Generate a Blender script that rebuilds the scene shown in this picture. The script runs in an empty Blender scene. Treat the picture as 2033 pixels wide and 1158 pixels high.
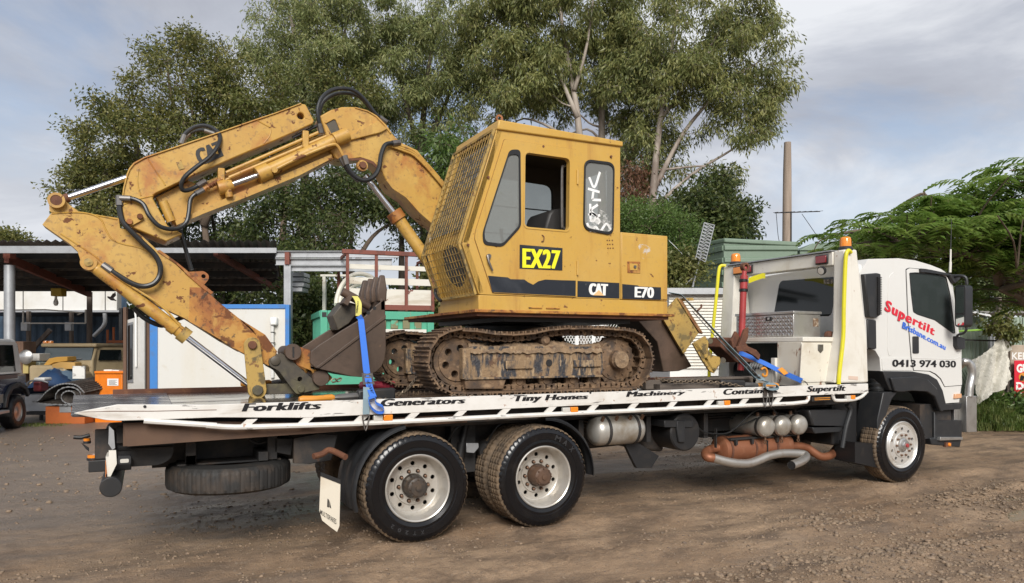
import bpy, math, random
import numpy as np
from mathutils import Vector, Matrix
from mathutils.geometry import tessellate_polygon

random.seed(7)
RNG = np.random.default_rng(11)
SC = bpy.context.scene
COL = SC.collection

# ------------------------------------------------------------------ camera
# World frame: X along the truck towards its cab, Y away from the viewer, Z up; metres.
FPX, ANG, HOR, CXP, CAMH = 1460.0, math.radians(26.5), 690.0, 1016.5, 1.73
SA, CA = math.sin(ANG), math.cos(ANG)
CAMX, CAMY = -6.5 * SA + 0.839 * CA, -6.5 * CA - 0.839 * SA
cam_d = bpy.data.cameras.new('camera')
cam = bpy.data.objects.new('camera', cam_d)
COL.objects.link(cam)
cam.location = (CAMX, CAMY, CAMH)
cam.rotation_euler = (math.radians(90), 0, -ANG)
cam_d.sensor_width = 36
cam_d.lens = 36 * FPX / 2033
cam_d.shift_y = (HOR - 579) / 2033
cam_d.clip_start = 0.05
cam_d.clip_end = 4000
SC.camera = cam

# ------------------------------------------------------------------ light: bright overcast, low soft sun from behind the viewer
SUN_EL, SUN_AZ = math.radians(33), math.radians(200)      # azimuth measured clockwise from +Y
w = bpy.data.worlds.new('World')
SC.world = w
w.use_nodes = True
nt = w.node_tree
nt.nodes.clear()
N, L = nt.nodes.new, nt.links.new
out = N('ShaderNodeOutputWorld')
bg = N('ShaderNodeBackground')
L(bg.outputs[0], out.inputs[0])
sky = N('ShaderNodeTexSky')
sky.sky_type = 'NISHITA'
sky.sun_disc = False
sky.sun_elevation = SUN_EL
sky.sun_rotation = SUN_AZ
sky.air_density = 1.0
sky.dust_density = 1.5
sky.ozone_density = 2.0
tc = N('ShaderNodeTexCoord')
sep = N('ShaderNodeSeparateXYZ')
L(tc.outputs['Generated'], sep.inputs[0])
# cloud layer: project the view direction on a plane overhead so that clouds flatten towards the horizon
zz = N('ShaderNodeMath'); zz.operation = 'MAXIMUM'; zz.inputs[1].default_value = 0.0
L(sep.outputs['Z'], zz.inputs[0])
za = N('ShaderNodeMath'); za.operation = 'ADD'; za.inputs[1].default_value = 0.28
L(zz.outputs[0], za.inputs[0])
comb = N('ShaderNodeCombineXYZ')
for ax, k in (('X', 0), ('Y', 1)):
    dv = N('ShaderNodeMath'); dv.operation = 'DIVIDE'
    L(sep.outputs[ax], dv.inputs[0]); L(za.outputs[0], dv.inputs[1])
    L(dv.outputs[0], comb.inputs[k])
def wnoise(scale, detail, rough, off, dist=0.0):
    mp = N('ShaderNodeMapping'); mp.inputs['Location'].default_value = off
    L(comb.outputs[0], mp.inputs[0])
    n = N('ShaderNodeTexNoise'); n.inputs['Scale'].default_value = scale
    n.inputs['Detail'].default_value = detail; n.inputs['Roughness'].default_value = rough
    n.inputs['Distortion'].default_value = dist
    L(mp.outputs[0], n.inputs['Vector'])
    return n
def wramp(src, stops):
    r = N('ShaderNodeValToRGB')
    els = r.color_ramp.elements
    while len(els) < len(stops): els.new(0.5)
    for e, (p, c) in zip(els, stops): e.position = p; e.color = (*c, 1)
    L(src, r.inputs[0])
    return r
n1 = wnoise(1.1, 8, 0.6, (3.1, 1.7, 0), 0.4)
cover = wramp(n1.outputs['Fac'], [(0.36, (0.45,) * 3), (0.52, (1.0,) * 3)])
n2 = wnoise(1.15, 8, 0.58, (9.4, 4.9, 0), 0.5)
shade = wramp(n2.outputs['Fac'], [(0.36, (2.7, 2.85, 3.35)), (0.50, (3.75, 3.95, 4.45)), (0.62, (5.9, 6.05, 6.35))])
mx = N('ShaderNodeMix'); mx.data_type = 'RGBA'
L(cover.outputs[0], mx.inputs[0]); L(sky.outputs[0], mx.inputs[6]); L(shade.outputs[0], mx.inputs[7])
# brighter, whiter band of far cloud along the horizon
hz = wramp(zz.outputs[0], [(0.0, (0.75,) * 3), (0.10, (0.5,) * 3), (0.30, (0.0,) * 3)])
mh = N('ShaderNodeMix'); mh.data_type = 'RGBA'
L(hz.outputs[0], mh.inputs[0]); L(mx.outputs[2], mh.inputs[6]); mh.inputs[7].default_value = (5.5, 5.7, 6.05, 1)
L(mh.outputs[2], bg.inputs[0])
bg.inputs[1].default_value = 0.112
sun_d = bpy.data.lights.new('sun', 'SUN')
sun_d.energy = 3.1
sun_d.angle = math.radians(28)
sun_d.color = (1.0, 0.965, 0.91)
sun = bpy.data.objects.new('sun', sun_d)
COL.objects.link(sun)
sdir = Vector((math.sin(SUN_AZ) * math.cos(SUN_EL), math.cos(SUN_AZ) * math.cos(SUN_EL), math.sin(SUN_EL)))
sun.rotation_euler = sdir.to_track_quat('Z', 'Y').to_euler()
sun.location = sdir * 60
SC.view_settings.view_transform = 'Standard'
SC.view_settings.look = 'None'
SC.view_settings.gamma = 1
SC.view_settings.use_curve_mapping = False
SC.view_settings.exposure = 0.36
SC.cycles.max_bounces = 6
SC.cycles.transparent_max_bounces = 12

# ------------------------------------------------------------------ helpers: measured points
# Each entry: where a measuring view of the photograph starts and its scale; points are taken onto planes of the place.
VIEWS = dict(A=(0, 150, 3.308), B=(400, 150, 3.308), C=(820, 220, 2.894), D=(800, 540, 3.63), E=(0, 460, 2.894),
             F=(440, 460, 2.894), G=(130, 740, 3.218), H=(600, 780, 3.177), I=(1130, 780, 3.388), J=(1300, 440, 3.217),
             K=(1680, 460, 2.4136), M=(1700, 500, 5.788), Z=(0, 0, 1.0), P=(1230, 560, 5.033), Q=(0, 600, 4.453),
             R=(600, 470, 5.033), S=(1880, 560, 3.735), T=(60, 350, 4.289), U=(460, 560, 4.633), V=(130, 800, 5.79))
def pix(v, x, y):
    a = VIEWS[v]
    return a[0] + x / a[2], a[1] + y / a[2]
def ray(px, py):
    u = (px - CXP) / FPX
    return Vector((SA + u * CA, CA - u * SA, (HOR - py) / FPX))
CP = Vector((CAMX, CAMY, CAMH))
def onY(v, x, y, Y):
    r = ray(*pix(v, x, y))
    return CP + r * ((Y - CAMY) / r.y)
def onX(v, x, y, X):
    r = ray(*pix(v, x, y))
    return CP + r * ((X - CAMX) / r.x)
def onZ(v, x, y, Z):
    r = ray(*pix(v, x, y))
    return CP + r * ((Z - CAMH) / r.z)
def at(px, py, d):                      # a point d metres down the line of sight axis
    return CP + ray(px, py) * d
def xz(v, pts, Y):                      # outline on a plane y = Y -> [(x, z)]
    o = []
    for p in pts:
        q = onY(v, p[0], p[1], Y)
        o.append((q.x, q.z))
    return o
def path(v, pts, Y):
    Ys = Y if isinstance(Y, (list, tuple)) else [Y] * len(pts)
    return [onY(v, p[0], p[1], yy) for p, yy in zip(pts, Ys)]
def smooth(pts, n=6):                   # Catmull-Rom through the points
    P = [Vector(p) for p in pts]
    P = [P[0] * 2 - P[1]] + P + [P[-1] * 2 - P[-2]]
    o = []
    for i in range(1, len(P) - 2):
        a, b, c, d = P[i - 1:i + 3]
        for k in range(n):
            t = k / n
            o.append(0.5 * ((2 * b) + (c - a) * t + (2 * a - 5 * b + 4 * c - d) * t * t + (3 * b - a - 3 * c + d) * t ** 3))
    o.append(P[-2])
    return o
def fillet(poly, r, n=4):               # round the corners of a 2-D polygon
    o = []
    m = len(poly)
    for i in range(m):
        p, a, b = Vector(poly[i]), Vector(poly[i - 1]), Vector(poly[(i + 1) % m])
        da, db = (a - p), (b - p)
        rr = min(r, da.length * 0.45, db.length * 0.45)
        p0, p1 = p + da.normalized() * rr, p + db.normalized() * rr
        for k in range(n + 1):
            t = k / n
            q = p0 * (1 - t) ** 2 + p * (2 * t * (1 - t)) + p1 * t * t
            o.append((q.x, q.y))
    return o
def circ(c, r, n=16):
    return [(c[0] + r * math.cos(2 * math.pi * k / n), c[1] + r * math.sin(2 * math.pi * k / n)) for k in range(n)]
# yard frame: the shed, containers and yard walls are square to the line of sight; u across, d away
RV, FV = Vector((CA, -SA, 0)), Vector((SA, CA, 0))
def yard(u, d, z):
    return Vector((CAMX, CAMY, 0)) + RV * u + FV * d + Vector((0, 0, z))
def U(px, d): return (px - CXP) / FPX * d
def ZH(py, d): return CAMH + (HOR - py) / FPX * d

class MB:                               # mesh builder
    def __init__(s, tf=None):
        s.v, s.f, s.tf = [], [], tf
    def add(s, vs, fs):
        b = len(s.v)
        s.v += [s.tf(*p) if s.tf else Vector(p) for p in vs]
        s.f += [tuple(b + i for i in f) for f in fs]
        return s
    def box(s, x0, x1, y0, y1, z0, z1):
        return s.add([(x0, y0, z0), (x1, y0, z0), (x1, y1, z0), (x0, y1, z0), (x0, y0, z1), (x1, y0, z1), (x1, y1, z1), (x0, y1, z1)],
                     [(0, 3, 2, 1), (4, 5, 6, 7), (0, 1, 5, 4), (1, 2, 6, 5), (2, 3, 7, 6), (3, 0, 4, 7)])
    def bar(s, p0, p1, w, h=None, up=(0, 0, 1)):
        p0, p1 = Vector(p0), Vector(p1)
        h = w if h is None else h
        d = (p1 - p0).normalized()
        a = d.cross(Vector(up))
        if a.length < 1e-4: a = d.cross(Vector((1, 0, 0)))
        a.normalize()
        b = a.cross(d).normalized()
        a, b = a * w / 2, b * h / 2
        return s.add([p0 - a - b, p0 + a - b, p0 + a + b, p0 - a + b, p1 - a - b, p1 + a - b, p1 + a + b, p1 - a + b],
                     [(0, 1, 2, 3), (7, 6, 5, 4), (0, 4, 5, 1), (1, 5, 6, 2), (2, 6, 7, 3), (3, 7, 4, 0)])
    def slab(s, loops, vec):            # planar outline (+ holes) of 3-D points, pushed along vec
        loops = [[Vector(p) for p in l] for l in loops]
        flat = [p for l in loops for p in l]
        n = len(flat)
        vec = Vector(vec)
        tris = tessellate_polygon(loops)
        nor = Vector((0, 0, 0))
        l0 = loops[0]
        for i in range(len(l0)): nor += l0[i - 1].cross(l0[i])
        fs = []
        for t in tris:
            a, b, c = (flat[i] for i in t)
            flip = (b - a).cross(c - a).dot(vec) > 0
            t = tuple(reversed(t)) if flip else tuple(t)
            fs.append(t); fs.append(tuple(i + n for i in reversed(t)))
        b = 0
        for k, l in enumerate(loops):
            m = len(l)
            nn = Vector((0, 0, 0))
            for i in range(m): nn += l[i - 1].cross(l[i])
            out_ = (nn.dot(vec) < 0) == (k == 0)
            for i in range(m):
                j = (i + 1) % m
                q = (b + i, b + i + n, b + j + n, b + j)
                fs.append(q if out_ else tuple(reversed(q)))
            b += m
        return s.add(flat + [p + vec for p in flat], fs)
    def prism(s, poly, y0, y1, holes=()):   # outline in x, z pushed from y0 to y1
        return s.slab([[(p[0], y0, p[1]) for p in l] for l in [poly] + list(holes)], (0, y1 - y0, 0))
    def tube(s, pts, r, n=8, cap=True):
        pts = [Vector(p) for p in pts]
        m = len(pts)
        rs = r if isinstance(r, (list, tuple)) else [r] * m
        vs, fs = [], []
        t0 = (pts[1] - pts[0]).normalized()
        a = t0.orthogonal().normalized()
        for i, p in enumerate(pts):
            t = (pts[min(i + 1, m - 1)] - pts[max(i - 1, 0)])
            t = t.normalized() if t.length > 1e-9 else t0
            a = (a - t * a.dot(t))
            a = a.normalized() if a.length > 1e-6 else t.orthogonal().normalized()
            b = t.cross(a)
            for k in range(n):
                g = 2 * math.pi * k / n
                vs.append(p + (a * math.cos(g) + b * math.sin(g)) * rs[i])
        for i in range(m - 1):
            for k in range(n):
                k2 = (k + 1) % n
                fs.append((i * n + k, i * n + k2, (i + 1) * n + k2, (i + 1) * n + k))
        if cap:
            fs.append(tuple(reversed(range(n)))); fs.append(tuple((m - 1) * n + k for k in range(n)))
        return s.add(vs, fs)
    def cyl(s, p0, p1, r, r1=None, n=16):
        return s.tube([p0, p1], [r, r if r1 is None else r1], n)
    def lathe(s, prof, o, axis, n=32, mod=None, close=False):  # prof [(r, t)] about axis from o
        o, ax = Vector(o), Vector(axis).normalized()
        a = ax.orthogonal().normalized()
        b = ax.cross(a)
        vs, fs = [], []
        m = len(prof)
        for k in range(n):
            g = 2 * math.pi * k / n
            dr = a * math.cos(g) + b * math.sin(g)
            for i, (r, t) in enumerate(prof):
                rr = r + (mod(k, i) if mod else 0)
                vs.append(o + ax * t + dr * rr)
        for k in range(n):
            k2 = (k + 1) % n
            for i in range(m if close else m - 1):
                j = (i + 1) % m
                fs.append((k * m + i, k2 * m + i, k2 * m + j, k * m + j))
        return s.add(vs, fs)
    def grid(s, P):                      # P: rows of points
        r, c = len(P), len(P[0])
        return s.add([p for row in P for p in row],
                     [(i * c + j, i * c + j + 1, (i + 1) * c + j + 1, (i + 1) * c + j) for i in range(r - 1) for j in range(c - 1)])

WL = {}                                  # world origin of what has been linked
EACH = set('axle winch_frame pole_strap tank_band tank_fitting air_hose exhaust_hanger sprocket_bolt cab_bolt bolt_hole hose_fitting panel_joint pipe_clip corner_post corner_casting pipe_rail purlin chassis_rail tray_skirt stacked_beam catch_bar'.split())
def loose(mb):                           # a builder's unconnected pieces
    par = list(range(len(mb.v)))
    def find(a):
        while par[a] != a: par[a] = par[par[a]]; a = par[a]
        return a
    for f in mb.f:
        for i in f[1:]: par[find(i)] = find(f[0])
    groups = {}
    for f in mb.f: groups.setdefault(find(f[0]), []).append(f)
    for fs in groups.values():
        ids = sorted({i for f in fs for i in f}); mp = {i: k for k, i in enumerate(ids)}
        b = MB(); b.v = [mb.v[i] for i in ids]; b.f = [tuple(mp[i] for i in f) for f in fs]
        yield b
def obj(name, mb, m, parent=None, **k):
    if name in EACH and parent is not None: return [obj1(name, b, m, parent, **k) for b in loose(mb)][0]
    return obj1(name, mb, m, parent, **k)
def obj1(name, mb, m, parent=None, bevel=0, sharp=35, label=None, kind=None, flat=False, seg=2):
    me = bpy.data.meshes.new(name)
    V = np.array([tuple(p) for p in mb.v], dtype=np.float64)
    c = (V.min(0) + V.max(0)) / 2
    me.from_pydata((V - c).tolist(), [], mb.f)
    me.validate()
    ms = m if isinstance(m, (list, tuple)) else [m]
    for k in ms: me.materials.append(k)
    if not flat:
        me.polygons.foreach_set('use_smooth', [True] * len(me.polygons))
        me.set_sharp_from_angle(angle=math.radians(sharp))
    me.update()
    o = bpy.data.objects.new(name, me)
    COL.objects.link(o)
    o.location = c
    WL[o.name] = Vector(c)
    if parent is not None:
        o.parent = parent
        o.matrix_parent_inverse = Matrix.Translation(-WL[parent.name])
    if bevel:
        b = o.modifiers.new('edge', 'BEVEL')
        b.width, b.segments, b.limit_method, b.angle_limit = bevel, seg, 'ANGLE', math.radians(40)
        b.harden_normals = False
    if label: o['label'] = label
    if kind: o['kind'] = kind
    return o
def thing(name, label, cat, loc, group=None):
    o = bpy.data.objects.new(name, None)
    COL.objects.link(o)
    o.location = loc
    o.empty_display_size = 0.2
    WL[o.name] = Vector(loc)
    o['label'] = label; o['category'] = cat
    if group: o['group'] = group
    return o
def tag(o, label, cat, group=None):
    o['label'] = label; o['category'] = cat
    if group: o['group'] = group
    return o
def copies(src, places, parent):         # alike pieces sharing one mesh: places = [(location, rotation matrix or None)]
    r = []
    for loc, rot in places:
        c = src.copy()
        COL.objects.link(c)
        c.parent = parent
        c.matrix_parent_inverse = Matrix.Translation(-WL[parent.name])
        c.location = loc
        if rot is not None: c.rotation_euler = rot
        WL[c.name] = Vector(loc)
        r.append(c)
    return r
def dup(root, shift, label, group=None):  # a copy of a thing with its parts and sub-parts
    sh = Vector(shift)
    r = root.copy(); COL.objects.link(r)
    r.location = root.location + sh; WL[r.name] = WL[root.name] + sh
    r['label'] = label
    if group: r['group'] = group
    def go(a, b):
        for ch in list(a.children):
            if ch == b: continue
            c = ch.copy(); COL.objects.link(c); c.parent = b
            WL[c.name] = WL[ch.name] + sh
            go(ch, c)
    go(root, r)
    return r
def write(name, s, quad, nor, m, parent, fat=0.0, lift=0.002, thick=0.0015, spread=1.0, bold=0.0):
    # lettering: quad = bottom left, bottom right, top right, top left of the capital-height box of the words
    cu = bpy.data.curves.new('words', 'FONT')
    cu.body = s; cu.size = 1; cu.offset = fat; cu.space_character = spread
    cu.resolution_u = 3
    to = bpy.data.objects.new('words', cu)
    COL.objects.link(to)
    bpy.context.view_layer.update()
    me0 = bpy.data.meshes.new_from_object(to.evaluated_get(bpy.context.evaluated_depsgraph_get()))
    n = len(me0.vertices)
    co = np.empty(n * 3); me0.vertices.foreach_get('co', co); co = co.reshape(-1, 3)
    faces = [tuple(p.vertices) for p in me0.polygons]
    bpy.data.objects.remove(to); bpy.data.curves.remove(cu); bpy.data.meshes.remove(me0)
    q = [Vector(p) for p in quad]
    x0, x1 = co[:, 0].min(), co[:, 0].max()
    y0, y1 = 0.0 - fat, 0.73 + fat
    nv = Vector(nor).normalized()
    mb = MB()
    pts = []
    ud = (q[1] - q[0]).normalized()
    n0, base = len(co), list(faces)
    shifts = [0.0] if not bold else [-bold, 0.0, bold]
    for i, sh in enumerate(shifts):
        for p in co:
            a, b = (p[0] - x0) / (x1 - x0), (p[1] - y0) / (y1 - y0)
            lo, hi = q[0].lerp(q[1], a), q[3].lerp(q[2], a)
            pts.append(lo + (hi - lo) * b + nv * (lift + 0.0005 * i) + ud * sh)
        if i: faces += [tuple(v + n0 * i for v in f) for f in base]
    nn = len(pts)
    a0 = faces[0]
    fl = (pts[a0[1]] - pts[a0[0]]).cross(pts[a0[2]] - pts[a0[0]]).dot(nv) < 0
    fs = [tuple(reversed(f)) if fl else f for f in faces]
    edge = {}
    for f in fs:
        for i in range(len(f)):
            e = (f[i - 1], f[i])
            edge[e] = 1
    side = [(a, a + nn, b + nn, b) for (a, b) in edge if (b, a) not in edge]
    mb.add(pts + [p - nv * thick for p in pts], fs + [tuple(reversed(x)) for x in side])
    return obj(name, mb, m, parent, flat=True)
def quadY(v, c, Y): return [onY(v, p[0], p[1], Y) for p in c]

# ------------------------------------------------------------------ helpers: materials
def _mix(nt, fac, a, b):
    m = nt.nodes.new('ShaderNodeMix'); m.data_type = 'RGBA'
    for s, k in ((fac, 0), (a, 6), (b, 7)):
        if isinstance(s, (tuple, list)): m.inputs[k].default_value = (*s[:3], 1)
        elif isinstance(s, (int, float)): m.inputs[k].default_value = s
        else: nt.links.new(s, m.inputs[k])
    return m.outputs[2]
def _noise(nt, vec, scale, detail=5, rough=0.6, stretch=(1, 1, 1), dist=0.0, off=(0, 0, 0)):
    mp = nt.nodes.new('ShaderNodeMapping')
    mp.inputs['Scale'].default_value = stretch
    mp.inputs['Location'].default_value = off
    nt.links.new(vec, mp.inputs[0])
    n = nt.nodes.new('ShaderNodeTexNoise')
    n.inputs['Scale'].default_value = scale; n.inputs['Detail'].default_value = detail
    n.inputs['Roughness'].default_value = rough; n.inputs['Distortion'].default_value = dist
    nt.links.new(mp.outputs[0], n.inputs['Vector'])
    return n.outputs['Fac']
def _range(nt, src, lo, hi, a=0.0, b=1.0):
    r = nt.nodes.new('ShaderNodeMapRange')
    nt.links.new(src, r.inputs[0])
    for k, v in zip((1, 2, 3, 4), (lo, hi, a, b)): r.inputs[k].default_value = v
    return r.outputs[0]
def mat(name, base, rough=0.5, metal=0.0, layers=(), bump=None, spec=0.5, rvar=0.0, coat=0.0, alpha=None):
    # layers: (colour, noise scale, lo, hi, amount[, stretch[, roughness]])
    m = bpy.data.materials.new(name)
    m.use_nodes = True
    nt = m.node_tree
    p = nt.nodes['Principled BSDF']
    geo = nt.nodes.new('ShaderNodeNewGeometry')
    vec = geo.outputs['Position']
    col, rg = base, rough
    for i, ly in enumerate(layers):
        c, sc, lo, hi, amt = ly[:5]
        st = ly[5] if len(ly) > 5 and ly[5] else (1, 1, 1)
        f = _range(nt, _noise(nt, vec, sc, 6, 0.62, st, 0.3, (i * 3.7, i * 1.9, i * 5.3)), lo, hi, 0, amt)
        col = _mix(nt, f, col, c)
        if len(ly) > 6:
            mm = nt.nodes.new('ShaderNodeMix'); mm.data_type = 'FLOAT'
            nt.links.new(f, mm.inputs[0])
            if isinstance(rg, float): mm.inputs[2].default_value = rg
            else: nt.links.new(rg, mm.inputs[2])
            mm.inputs[3].default_value = ly[6]
            rg = mm.outputs[0]
    if isinstance(col, (tuple, list)): p.inputs['Base Color'].default_value = (*col[:3], 1)
    else: nt.links.new(col, p.inputs['Base Color'])
    if rvar and isinstance(rg, float):
        rg = _range(nt, _noise(nt, vec, 5.0), 0.3, 0.7, max(0.02, rg - rvar), rg + rvar)
    if isinstance(rg, float): p.inputs['Roughness'].default_value = rg
    else: nt.links.new(rg, p.inputs['Roughness'])
    p.inputs['Metallic'].default_value = metal
    p.inputs['Specular IOR Level'].default_value = spec
    p.inputs['Coat Weight'].default_value = coat
    p.inputs['Coat Roughness'].default_value = 0.08
    if alpha is not None: p.inputs['Alpha'].default_value = alpha
    if bump:
        b = nt.nodes.new('ShaderNodeBump')
        b.inputs['Strength'].default_value = bump[1]
        b.inputs['Distance'].default_value = bump[2] if len(bump) > 2 else 0.01
        nt.links.new(_noise(nt, vec, bump[0], 6, 0.65, bump[3] if len(bump) > 3 else (1, 1, 1)), b.inputs['Height'])
        nt.links.new(b.outputs[0], p.inputs['Normal'])
    return m
def leaf_mat(name, dark, mid, light, scale=0.9, trans=0.35):
    m = bpy.data.materials.new(name)
    m.use_nodes = True
    nt = m.node_tree
    nt.nodes.clear()
    o = nt.nodes.new('ShaderNodeOutputMaterial')
    geo = nt.nodes.new('ShaderNodeNewGeometry')
    vec = geo.outputs['Position']
    rnd = nt.nodes.new('ShaderNodeTexWhiteNoise')
    sn = nt.nodes.new('ShaderNodeVectorMath'); sn.operation = 'SNAP'; sn.inputs[1].default_value = (0.16, 0.16, 0.16)
    nt.links.new(vec, sn.inputs[0]); nt.links.new(sn.outputs[0], rnd.inputs[0])
    f1 = _range(nt, _noise(nt, vec, scale, 4), 0.32, 0.68)
    c = _mix(nt, f1, dark, mid)
    c = _mix(nt, _range(nt, rnd.outputs[0], 0.35, 1.0, 0, 0.9), c, light)
    d = nt.nodes.new('ShaderNodeBsdfPrincipled'); d.inputs['Roughness'].default_value = 0.45
    d.inputs['Specular IOR Level'].default_value = 0.4
    t = nt.nodes.new('ShaderNodeBsdfTranslucent')
    nt.links.new(c, d.inputs['Base Color']); nt.links.new(c, t.inputs[0])
    mx = nt.nodes.new('ShaderNodeMixShader'); mx.inputs[0].default_value = trans
    nt.links.new(d.outputs[0], mx.inputs[1]); nt.links.new(t.outputs[0], mx.inputs[2])
    nt.links.new(mx.outputs[0], o.inputs[0])
    return m
def glass_mat(name, tint, rough=0.02, clear=0.6, dust=0.25):
    m = bpy.data.materials.new(name)
    m.use_nodes = True
    nt = m.node_tree
    nt.nodes.clear()
    o = nt.nodes.new('ShaderNodeOutputMaterial')
    t = nt.nodes.new('ShaderNodeBsdfTransparent'); t.inputs[0].default_value = (*tint, 1)
    p = nt.nodes.new('ShaderNodeBsdfPrincipled'); p.inputs['Roughness'].default_value = rough
    p.inputs['Base Color'].default_value = (tint[0] * dust, tint[1] * dust, tint[2] * dust, 1)
    mx = nt.nodes.new('ShaderNodeMixShader')
    lw = nt.nodes.new('ShaderNodeFresnel'); lw.inputs[0].default_value = 1.5
    a = nt.nodes.new('ShaderNodeMath'); a.operation = 'ADD'; a.inputs[1].default_value = 1 - clear
    a.use_clamp = True
    nt.links.new(lw.outputs[0], a.inputs[0]); nt.links.new(a.outputs[0], mx.inputs[0])
    nt.links.new(t.outputs[0], mx.inputs[1]); nt.links.new(p.outputs[0], mx.inputs[2])
    nt.links.new(mx.outputs[0], o.inputs[0])
    return m

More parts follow.
